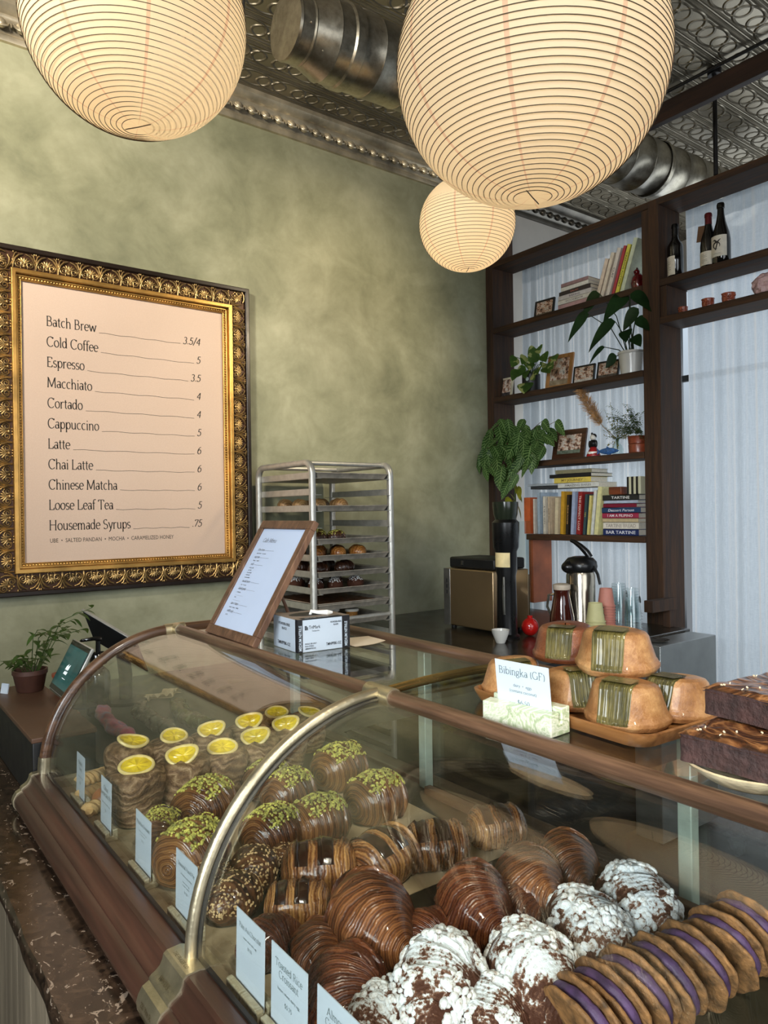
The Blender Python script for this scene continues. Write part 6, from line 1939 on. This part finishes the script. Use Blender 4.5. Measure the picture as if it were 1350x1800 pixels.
MB().lathe([(.001, .001), (.030, 0), (.034, .01), (.036, .03), (.028, .055), (.014, .07), (.013, .09), (.018, .098), (.0165, .098), (.0115, .09), (.012, .071), (.026, .054), (.033, .03), (.03, .008), (.001, .006)], 32).build('glass_body', glass_mat('vase_glass', (.93, .97, .97)), t_)
def strand_clump(px0, py0, px1, py1, n, w, seed, x0, ref, L=.03, th=.0012):
    rg = random.Random(seed); mb = MB(); a, b = at(px0, py0, x=x0) - ref, at(px1, py1, x=x0 - .05) - ref; ax = (b - a).normalized()
    for k in range(n):
        f = rg.random(); c = a.lerp(b, f); ww = w * (sin(pi * min(1, f * .86 + .1)) ** .7)
        r = Vector((rg.gauss(0, 1), rg.gauss(0, 1), rg.gauss(0, 1))).normalized() * ww * (.35 + .75 * rg.random())
        d = (ax * .8 + r.normalized() * .6).normalized() * L * (.5 + rg.random())
        p = c + r * .6
        mb.tube([p, p + d * .5 + r * .2, p + d + r * .35 - Vector((0, 0, .004))], [th, th * .8, th * .3], 3, cap=False)
    return mb
ref = Vector(t_.location)
pg = thing('pampas_plume', 'fluffy tan dried pampas plume leaning left out of the glass vase', 'dried flowers', ref)
strand_clump(1056, 746, 1018, 684, 900, .034, 3, XI + .02, ref).build('plume', plain('dried_pampas_tan', (172, 130, 82), .8, 0, .3, 30), pg)
MB().tube([(0, 0, .02), (-.0, .01, .1), at(1060, 750, x=XI + .02) - ref, at(1020, 690, x=XI - .02) - ref], .002, 5).build('stalk', plain('dry_stalk', (150, 116, 74), .7), pg)
sg2 = thing('dried_sprigs', 'yellow and green dried sprigs standing in the glass vase', 'dried flowers', ref)
mb = MB(); rg = random.Random(17); sm_ = MB()
for k in range(26):
    tip = at(rg.uniform(1058, 1112), rg.uniform(700, 770) + (25 if k % 3 else -5), x=XI - .02 + rg.uniform(-.05, .06)) - ref
    sm_.tube([(0, 0, .03), (rg.uniform(-.006, .006), rg.uniform(-.006, .006), .095), tip], [.0012, .001, .0006], 4)
    for q in range(12): leaf_patch(mb, Vector((0, 0, .095)).lerp(tip, .45 + .55 * q / 12), (rg.uniform(-1, .4), rg.uniform(-1, 1), rg.uniform(-.2, .8)), .024, .007, .3, .1, 0, 3)
mb.build('sprig_leaves', leaf_mat('sprig_leaf', (72, 88, 38), (176, 150, 70)), sg2, fix=False); sm_.build('sprig_stems', STEM, sg2)
t_ = thing('potted_fern', 'feathery fern in a two-tier terracotta planter at the right of the third shelf', 'plant', (XI + .0, sy(1122, 790), Z3 + .0005))
TERRA = plain('terracotta_glaze', (132, 62, 38), .35, 0, .12, 30, coat=.2)
MB().lathe([(.001, 0), (.048, 0), (.052, .004), (.054, .044), (.052, .05), (.001, .05)], 36).build('lower_saucer_pot', TERRA, t_)
MB().lathe([(.045, .05), (.053, .053), (.056, .09), (.058, .094), (.052, .096), (.05, .086), (.001, .084)], 36).build('upper_pot', TERRA, t_)
mb = MB(); rg = random.Random(23); ref = Vector(t_.location)
for k in range(46):
    tip = at(rg.uniform(1066, 1137), rg.uniform(708, 775), x=XI - rg.uniform(.0, .14)) - ref
    mid = tip * .5 + Vector((0, 0, .12))
    for q in range(16):
        f = .25 + .75 * q / 15; c = (Vector((0, 0, .09)) * (1 - f) ** 2 + mid * 2 * f * (1 - f) + tip * f * f)
        for s in (-1, 1): leaf_patch(mb, c, (rg.uniform(-.6, .3), s, rg.uniform(-.4, .3)), .026 * (1.1 - f * .7), .008, .3, .1, 0, 3)
mb.build('fronds', leaf_mat('fern_leaf', (30, 54, 24), (92, 112, 52)), t_, fix=False)

# ------------------------------------------------------------------ fourth shelf: cookbooks
ups = [(933, .060, .232, (204, 98, 52), None, None, 'thick orange book at the left end of the cookbook row'), (945, .020, .222, (216, 208, 200), (96, 30, 44), None, 'thin white book beside the orange one'), (953, .026, .262, (168, 184, 200), (70, 80, 90), None, 'pale blue book, third from the left in the cookbook row'),
       (963, .026, .236, (222, 214, 198), (40, 36, 34), 'A NEW WAY', 'cream book with dark lettering in the cookbook row'), (971, .018, .232, (206, 186, 158), (30, 26, 24), 'BAKER BREAD', 'tan book with black lettering in the cookbook row'), (980, .030, .224, (216, 200, 166), None, None, 'beige book left of the mustard one'),
       (990, .030, .262, (202, 152, 42), None, None, 'mustard yellow book in the middle of the cookbook row'), (999, .022, .240, (40, 32, 28), (222, 170, 90), 'FLOUR POWER', 'black book with orange lettering in the cookbook row'), (1008, .028, .258, (166, 178, 206), None, None, 'lavender blue book left of the red one'),
       (1019, .036, .256, (148, 34, 34), (232, 216, 204), 'THE PERFECT LOAF', 'dark red book with white spine letters in the leaning cookbook row'), (1029, .022, .240, (56, 78, 82), (220, 200, 90), 'TIPS', 'dark teal book right of the red one'), (1036, .020, .232, (224, 210, 130), (176, 60, 44), 'SAVORY', 'pale yellow book with red lettering'), (1043, .024, .262, (222, 222, 214), None, None, 'white book, second from the right end of the cookbook row'), (1050, .032, .282, (226, 220, 160), None, None, 'tall cream-yellow book at the right end of the cookbook row')]
for i, (px, th, hh, col, tc, ttl, lab) in enumerate(ups):
    lean = 0 if i < 5 else radians(2 + .55 * (i - 4))
    y = sy(px + (4 if i > 4 else 1), 935)
    book((XI - .035, y, Z4 + .0005 + abs(sin(lean)) * th / 2), hh, th * .92, .175, col, lab, 'upright cookbooks on the fourth shelf', ttl, tc or (230, 230, 220), lean=lean)
# lying on top of the upright row
zz = Z4 + .283
for px, z0, th, hh, col, tc, ttl, dp, rz, lab in ((968, 0, .018, .26, (56, 58, 62), None, None, .19, .04, 'grey ring binder lying on the left of the cookbook row'), (962, .019, .014, .24, (170, 176, 182), None, None, .19, .12, 'pale folder lying on the grey binder'),
                                     (1022, .0, .030, .30, (214, 214, 208), (120, 120, 116), 'AMAZING BAKES', .18, 0, 'white book lying on top of the upright row'), (1012, .0306, .032, .27, (220, 196, 92), (120, 96, 40), 'MY JOURNEY', .17, .02, 'yellow book lying on the white one'), (1008, .0634, .022, .32, (30, 28, 30), None, None, .2, -.03, 'black book lying under the spiral notebook'), (1014, .0862, .024, .26, (140, 134, 104), None, None, .17, .05, 'olive spiral notebook, topmost of the lying pile')):
    book((XI - .035, sy(px, 850), zz + z0), hh, th, dp, col, lab, 'books lying on the cookbook row', ttl, tc or (220, 220, 220), flat=True, rz=rz)
# right stack
z = Z4 + .0005; yb = sy(1097, 920)
for th, hh, col, tc, ttl, it, lab in ((.036, .235, (28, 44, 96), (226, 228, 232), 'BAR TARTINE', 0, 'navy book at the bottom of the right-hand cookbook stack'), (.038, .235, (226, 218, 204), (170, 160, 146), 'TARTINE BREAD', 0, 'ivory book with grey block letters, second from the bottom of the stack'), (.022, .235, (202, 180, 140), (90, 70, 40), None, 0, 'tan book third from the bottom of the stack'), (.030, .240, (160, 44, 74), (236, 226, 226), 'I AM A FILIPINO', 0, 'raspberry pink book in the stack'),
                                      (.030, .255, (34, 62, 100), (230, 234, 238), 'Dessert Person', .25, 'blue book with italic white title in the stack'), (.022, .220, (126, 24, 50), None, None, 0, 'maroon book above the blue one'), (.018, .225, (180, 190, 208), None, None, 0, 'pale blue thin book second from the top of the stack'), (.030, .240, (38, 38, 36), (236, 236, 230), 'TARTINE', 0, 'black book with white title on top of the stack')):
    book((XI - .035, yb + .004 * sin(z * 90), z), hh, th, .19, col, lab, 'stacked cookbooks at the right of the fourth shelf', ttl, tc or (220, 220, 220), flat=True, italic=it, tsize=.72); z += th + .0006
t_ = tag(MB().box(-.05, .06, -.042, .042, 0, .045).build('wooden_box', wood('reddish_box_wood', (78, 34, 18), (134, 70, 40), 'Y', 1.4, .35), loc=(XI, sy(1090, 860), z + .0005), bevel=.004), 'small reddish wooden box on top of the cookbook stack', 'box')
def m_stripe():
    t = NT('striped_tin'); sp = t.new('SeparateXYZ'); t.link(t.coord(), sp.inputs[0])
    f = t.math('LESS_THAN', t.math('FRACT', t.math('MULTIPLY', sp.outputs[1], 34.0)), .5); t.p(col=t.mix(f, (206, 202, 170), (28, 28, 28)), rough=.4); return t.m
t_ = tag(MB().box(-.05, .05, -.044, .044, 0, .098).build('striped_box', m_stripe(), loc=(XI, sy(1123, 860), z + .0005), bevel=.003), 'black and cream striped box on top of the cookbook stack', 'box')

# ------------------------------------------------------------------ right bay: bottles and cups
DKGLASS = plain('dark_wine_glass', (16, 14, 12), .08, 0, .1, coat=.6); LABEL = plain('cream_wine_label', (222, 214, 196), .6, 0, .04, 60)


def bottle(px, h, R, neckcol, label, prof=None, lab_h=(.10, .22), lab_w=70, mark=None, tagc=False, face=0):
    y = sy(px, 450)
    t = thing('wine_bottle', label, 'bottle', (XI + .0, y, ZW1 + .0005), group='wine bottles on the right shelf')
    s = h / .30
    pf = prof or [(.001, .004), (R * .8, 0), (R, .008), (R, .17 * s), (R * .96, .185 * s), (R * .5, .215 * s), (R * .40, .235 * s), (R * .37, .285 * s), (R * .42, .287 * s), (R * .42, .297 * s), (R * .36, .30 * s), (.001, .30 * s)]
    MB().lathe(pf, 36).build('glass_body', DKGLASS, t, angle=60)
    r = R + .0008; a0 = pi + face
    m = MB().grid(lambda u, v: (r * cos(a0 + radians(lab_w) * (u - .5) * 2), r * sin(a0 + radians(lab_w) * (u - .5) * 2), h * (lab_h[0] + (lab_h[1] - lab_h[0]) * v)), 20, 4)
    m2 = MB().grid(lambda u, v: ((r - .0006) * cos(a0 + radians(lab_w) * (u - .5) * 2), (r - .0006) * sin(a0 + radians(lab_w) * (u - .5) * 2), h * (lab_h[0] + (lab_h[1] - lab_h[0]) * v)), 20, 4, flip=True)
    m.add(m2.v, m2.f); lb = m.build('paper_label', LABEL, t, fix=False)
    def on(a, z): return Vector(((r + .0006) * cos(a0 + a), (r + .0006) * sin(a0 + a), z))
    mb = MB()
    zc = h * (lab_h[0] + lab_h[1]) / 2; hh = h * (lab_h[1] - lab_h[0])
    if mark == 'swirl':
        mb.tube([on(.35 * cos(q), zc + hh * .02 + .016 * sin(q)) for q in [radians(-30 + 22 * k) for k in range(15)]], [.0012 + .0025 * sin(pi * k / 14) for k in range(15)], 5)
        mb.tube([on(-.45 + .09 * k, zc + hh * .24 + .006 * sin(k * .8)) for k in range(11)], [.0008 + .0036 * sin(pi * k / 10) for k in range(11)], 5)
        mb.tube([on(.12 - .03 * k, zc + hh * .14 - .0042 * k) for k in range(9)], [.003] * 9, 5)
        mb.tube([on(-.4 + .08 * k, zc - hh * .36) for k in range(11)], .0006, 4)
    else:
        for k in range(7): mb.tube([on(-.5 + .1 * q, zc + hh * (.3 - .1 * k)) for q in range(int(5 + 5 * abs(sin(k * 2.1))))], .0006, 4)
    mb.build('label_print', INK, lb)
    if neckcol:
        MB().lathe([(R * .42, h * .80), (R * .40, h * .93), (R * .45, h * .935), (R * .45, h * .985), (R * .38, h * 1.003), (.001, h * 1.003)], 28).build('foil_capsule', plain('capsule_%d' % neckcol[0], neckcol, .35, .4), t)
    if tagc:
        M = Matrix.Translation((-.012, .034, h * .70)) @ Matrix.Rotation(radians(8), 4, 'X')
        MB().box(-.001, .001, -.018, .018, -.05, .03, M).build('hang_tag', plain('brown_kraft_tag', (112, 80, 54), .8), t, smooth=False)
    return t


bottle(1187, .292, .040, (20, 18, 18), 'dark wine bottle with a tall cream label beside the shelf post', lab_h=(.06, .40), lab_w=48, face=-.35)
bottle(1246, .288, .041, (92, 24, 28), 'wine bottle with red foil neck and a brown hang tag', [(.001, .004), (.034, 0), (.041, .008), (.041, .12), (.036, .16), (.022, .205), (.0155, .235), (.0145, .28), (.001, .283)], (.06, .30), 70, None, True)
bottle(1268, .318, .045, None, 'tall dark bottle with a white label and black swirl emblem', [(.001, .004), (.038, 0), (.045, .008), (.045, .13), (.040, .165), (.024, .22), (.017, .26), (.0155, .29), (.019, .292), (.019, .31), (.016, .318), (.001, .318)], (.13, .46), 62, 'swirl')
CLAY = plain('red_brown_clay', (150, 72, 48), .35, 0, .15, 60, .3, 60, coat=.25)
for i, (px, sc, lab) in enumerate(((1206, .78, 'smallest clay cup, nearest the post on the lower right shelf'), (1250, 1.0, 'middle clay cup on the lower right shelf'), (1286, 1.05, 'clay cup nearest the pink crystal'))):
    loc = (XI - .03, sy(px, 530), ZW2 + .0005)
    if i == 0:
        cup0 = thing('clay_cup', lab, 'cup', loc, .4, 'little clay cups')
        MB().lathe([(.001, .001), (.022, 0), (.028, .006), (.030, .022), (.029, .036), (.032, .044), (.029, .044), (.026, .036), (.026, .01), (.001, .007)], 28).build('cup_body', CLAY, cup0)
        MB().ball((-.031, .006, .024), (.008, .007, .007), 10, 8).ball((-.022, .024, .03), (.006, .006, .007), 10, 8).ball((-.024, -.02, .03), (.006, .006, .007), 10, 8).tube([(-.031, -.004, .014), (-.033, .006, .011), (-.029, .016, .014)], .003, 6).build('animal_face', CLAY, cup0)
        cup0.scale = (sc,) * 3
    else: dup(cup0, loc, .4 + .2 * i, lab, None, sc)
t = NT('rose_quartz'); n = t.noise(t.coord(), 40, 4, .7); t.p(col=t.ramp(n, [(.3, (176, 128, 128)), (.7, (226, 196, 192))]), rough=.35, sss=.0); t.bump(n, .8, .006)
yb = sy(1346, 505)
mb = MB().grid(lambda u, v: ((lambda q: (q.x * .05, q.y * .062, max(.0, q.z * .058 + .05)))(Vector((sin(pi * v) * cos(2 * pi * u), sin(pi * v) * sin(2 * pi * u), -cos(pi * v))) * (1 + .14 * nz(sin(pi * v) * cos(2 * pi * u) * 4, sin(pi * v) * sin(2 * pi * u) * 4, cos(pi * v) * 4)))), 32, 20, cu=True)
tag(mb.build('rose_quartz_chunk', t.m, loc=(XI, yb, ZW2), angle=15), 'rough pink crystal chunk at the right edge of the lower shelf', 'crystal')

# ------------------------------------------------------------------ coffee counter along the side wall
CT = .93
ct = thing('coffee_counter', 'long dark stone topped counter along the window wall', 'counter', (2.245, 2.05, 0))
MB().box(0, 1.24, 0, 1.43, CT - .035, CT).build('stone_top', plain('dark_polished_stone', (50, 44, 36), .22, 0, .25, 10), ct, bevel=.003)
MB().box(.03, 1.23, .02, 1.42, .02, CT - .035).build('cabinet_body', BLK, ct, smooth=False)
sc_ = thing('steel_drawer_unit', 'grey stainless drawer unit at the near end of the coffee counter', 'cabinet', (2.98, 1.90, .02))
MB().box(0, .48, 0, .14, 0, .90).build('body', plain('grey_stainless', (136, 138, 136), .35, .6, .06, 8), sc_, bevel=.003)
MB().box(-.004, .0, .015, .125, .62, .82).build('drawer_front', MATS['grey_stainless'], sc_, bevel=.002)
bk = thing('wall_bracket', 'dark wooden bracket arm on the shelf post above the drawer unit', 'bracket', (3.28, 2.13, .95))
MB().box(0, .215, .0, .05, .07, .13).box(.16, .20, .005, .045, -.02, .07).build('bracket_arm', DARKWOOD_Z, bk, bevel=.002)
# steel machine
p = at(785, 1102, z=CT); 
mc = thing('steel_machine', 'boxy stainless machine with black top standing on the coffee counter by the wall', 'machine', (2.60, 2.78, CT + .0005))
WARMST = plain('warm_brushed_steel', (176, 150, 114), .34, .85, .03, 4)
y1_ = at(782, 1100, x=2.60).y - 2.78; y0_ = at(868, 1100, x=2.60).y - 2.78
MB().box(0, .26, y0_, y1_, .015, .315).build('steel_body', WARMST, mc, bevel=.006)
MB().box(-.004, .0, y1_ - .05, y1_, .015, .315).build('side_panel', plain('cool_steel', (140, 138, 132), .35, .8), mc, bevel=.002)
MB().box(.02, .245, y0_ + .01, y1_ - .02, .317, .375).build('black_top', BLK, mc, bevel=.01)
MB().cbox((.018, (y0_ + y1_) / 2 + .06, .347), (.006, .012, .022)).build('steel_clip', STEEL, mc)
mb = MB()
for k in range(3): mb.box(-.0055, -.004, y1_ - .03, y1_ - .024, .18 + .03 * k, .20 + .03 * k)
mb.build('vent_slots', CARTON_K, mc, smooth=False)
for yy in (y0_ + .03, y1_ - .03):
    for xx in (.04, .22): MB().lathe([(.001, 0), (.014, 0), (.014, .016), (.001, .016)], 14, Matrix.Translation((xx, yy, 0))).build('foot', BLK, mc)
# black grinder with pale paper label and white cup
gr = thing('coffee_grinder', 'tall black coffee grinder with a pale label at the right of the steel machine', 'grinder', (2.60, at(872, 1100, x=2.60).y - .075, CT + .0005))
MB().lathe([(.001, 0), (.060, 0), (.062, .01), (.050, .02), (.046, .30), (.052, .33), (.052, .42), (.062, .44), (.066, .56), (.05, .575), (.001, .58)], 36).build('grinder_body', plain('black_satin', (15, 15, 16), .3), gr)
m = MB().grid(lambda u, v: (.0535 * cos(pi * 1.08 + (u - .5) * 1.7), .0535 * sin(pi * 1.08 + (u - .5) * 1.7), .345 + .07 * v), 16, 3).build('pale_label', plain('cream_label', (222, 202, 150), .6), gr, fix=False)
MB().lathe([(.050, .573), (.058, .60), (.062, .64), (.062, .66), (.001, .662)], 30).build('hopper', plain('smoked_hopper', (34, 40, 30), .15), gr)
MB().tube([(-.055, -.035, .12), (-.058, -.036, .22), (-.055, -.034, .30)], [.006, .008, .005], 8).build('chrome_lever', STEEL, gr)
wc = tag(MB().lathe([(.001, .001), (.020, 0), (.024, .008), (.040, .048), (.042, .062), (.039, .062), (.036, .046), (.001, .012)], 32).build('white_cup', WPOT, loc=(2.47, at(880, 1120, x=2.47).y, CT + .0005)), 'white espresso cup standing before the black grinder', 'cup')
# cold brew tower: tall clear panel with amber liquid
cb = thing('cold_brew_tower', 'tall clear acrylic dispenser with amber liquid left of the orange upright', 'dispenser', (2.95, at(908, 1000, x=2.95).y, CT + .0005))
MB().box(-.06, .06, -.062, .062, 0, .02).build('base', STEEL, cb, bevel=.003)
MB().box(-.055, .055, -.056, .056, .02, .56).build('acrylic_tank', glass_mat('acrylic_clear', (.86, .92, .92)), cb, smooth=False)
MB().box(-.05, .05, -.05, .05, .022, .27).build('amber_liquid', plain('amber_liquid', (112, 84, 44), .12, 0, .3, 9, coat=.4), cb, bevel=.003)
MB().tube([(-.055, -.03, .09), (-.085, -.03, .09), (-.09, -.03, .07)], .008, 10).build('tap', STEEL, cb)
rj = tag(MB().ball((0, 0, .045), (.042, .042, .045), 22, 14).lathe([(.012, .086), (.014, .10), (.001, .102)], 14).build('red_apple_jar', plain('glossy_red', (176, 24, 20), .2, coat=.4), loc=(2.72, at(932, 1130, x=2.72).y, CT)), 'round glossy red jar low behind the bibingka', 'jar')
# airpot
ap = thing('coffee_airpot', 'stainless coffee airpot with black pump top and raised handle', 'airpot', (3.05, at(1022, 1090, x=3.05).y, CT + .0005))
R = .073
MB().lathe([(.001, 0), (R, 0), (R + .003, .01), (R, .02), (R, .28), (R - .006, .30), (.001, .30)], 40).build('steel_body', plain('airpot_steel', (166, 156, 140), .2, .95, .05, 8), ap)
MB().lathe([(R - .006, .296), (R + .006, .305), (R + .012, .325), (R + .008, .35), (R - .01, .37), (.03, .378), (.001, .378)], 40).build('pump_lid', MATS['black_satin'], ap)
MB().ball((-.055, .02, .325), (.055, .04, .035), 18, 12).build('spout', MATS['black_satin'], ap)
MB().tube([(.02, -.045, .372), (.01, -.03, .40), (0, .0, .43), (-.005, .035, .452), (-.005, .055, .458)], [.016, .017, .014, .011, .009], 12).build('raised_handle', MATS['black_satin'], ap)
MB().tube([(0, -.08, .33), (0, -.105, .29), (0, -.118, .24)], [.008, .008, .007], 10).build('carry_handle', MATS['black_satin'], ap)


def cup_stack(loc, n, colr, r_top, pitch, hgt, label, cat='cups', print_=None, clear=None, name='paper_cup'):
    """n nested upside-down cups: each cup is a thing of its own, copies of the first"""
    first = None; out = []
    for i in range(n):
        z = loc[2] + i * pitch
        lb = label % (['lowest', 'second', 'third', 'fourth', 'fifth', 'sixth', 'seventh', 'eighth', 'ninth', 'tenth', 'eleventh', 'twelfth'][i] if i < n - 1 else 'topmost')
        if first is None:
            first = thing(name, lb, 'cup', (loc[0], loc[1], z), 0, cat)
            mt = clear or colr
            rb = r_top * .72
            MB().lathe([(r_top - .002, 0), (r_top + .003, .0005), (r_top + .0045, .003), (r_top + .003, .0058), (r_top - .001, .0068), (rb, hgt), (rb - .003, hgt), (rb - .004, hgt - .006), (.001, hgt - .006)], 30, cap=False).build('cup_wall', mt, first, fix=True)
            f = first
        else: f = dup(first, (loc[0], loc[1], z), .3 * i, lb)
        out.append(f)
    return out


GRN = plain('sage_cup_paper', (196, 190, 138), .6, 0, .03, 20); PNK = plain('dusty_pink_cup_paper', (196, 128, 112), .6, 0, .04, 20)
CLR = glass_mat('clear_plastic_cup', (.93, .95, .95), 1.45, .03)
zc = .9305
yg = at(1047, 1110, x=2.85).y
cs = cup_stack((2.85, yg, zc), 8, GRN, .044, .0125, .090, '%s sage green paper cup of the stack before the airpot', 'sage green paper cups')
t_ = cs[-1]
mb = MB(); rb = .044
def oncup(a, z): r = .044 - (.044 * .28) * (z - .008) / .082 + .0012; return (r * cos(pi + .45 + a), r * sin(pi + .45 + a), z)
mb.tube([oncup(.55 * sin(k * .42) - .1, .078 - .0032 * k) for k in range(20)], .0011, 5)
mb.ball(oncup(-.1, .066), .0035, 8, 6).ball(oncup(.15, .035), .0035, 8, 6)
mb.build('swirl_print', INK, t_)
yp = at(1066, 1100, x=3.0).y
cup_stack((3.0, yp, zc), 12, PNK, .041, .0130, .088, '%s dusty pink paper cup of the stack behind the lids', 'dusty pink paper cups')
for j, (px, x, lab) in enumerate(((1088, 3.2, '%s clear plastic cup of the stack behind the pink cups'), (1110, 3.05, '%s clear plastic cup of the right-hand stack'))):
    cc = cup_stack((x, at(px, 1090, x=x).y, zc), 9, None, .047, .014, .125, lab, ['clear cups behind the pink cups', 'clear cups at the right'][j], None, CLR, 'plastic_cup')
    mb = MB().lathe([(.001, 0), (.018, 0), (.018, .0006), (.001, .0006)], 24, Matrix.Translation((-.0405, 0, .07)) @ Matrix.Rotation(radians(-83), 4, 'Y'))
    mb.build('dark_round_sticker', plain('dark_green_sticker', (24, 34, 28), .5), cc[-1])
yl = at(1078, 1125, x=2.93).y
for k in range(5):
    loc = (2.93, yl, zc + .0085 * k)
    if k == 0:
        ld0 = tag(MB().lathe([(.046, 0), (.048, .002), (.048, .008), (.044, .010), (.042, .018), (.036, .020), (.001, .019)], 36).build('cup_lid', plain('white_cup_lid', (232, 232, 232), .35), loc=loc), 'lowest white cup lid in the small pile', 'lid', 'white cup lids')
    else:
        o = ld0.copy(); COL.objects.link(o); o.location = loc; o['label'] = ['', 'second white cup lid from the bottom', 'middle white cup lid of the pile', 'fourth white cup lid from the bottom', 'topmost white cup lid of the pile'][k]
# brown carafe with handle beside the airpot
cf = thing('brown_carafe', 'dark amber carafe with pale lid left of the airpot', 'carafe', (2.92, at(988, 1080, x=2.92).y, CT + .0005))
MB().lathe([(.001, 0), (.055, 0), (.062, .02), (.06, .08), (.045, .16), (.038, .2), (.042, .215), (.001, .216)], 32).build('carafe_body', plain('amber_brown_glass', (64, 22, 14), .1, coat=.5), cf)
MB().lathe([(.040, .214), (.044, .22), (.044, .24), (.03, .245), (.001, .246)], 28).build('pale_lid', plain('pale_lid_plastic', (206, 190, 170), .5), cf)
MB().tube([(0, .04, .19), (0, .085, .18), (0, .095, .12), (0, .06, .06)], .007, 10).build('handle', plain('chrome_handle', (200, 196, 186), .15, .9), cf)
tag(MB().lathe([(.001, 0), (.04, 0), (.058, .006), (.061, .010), (.04, .006), (.001, .005)], 36).build('steel_saucer', STEEL, loc=(3.08, 1.985, .9205)), 'round steel dish on the grey drawer unit', 'dish')
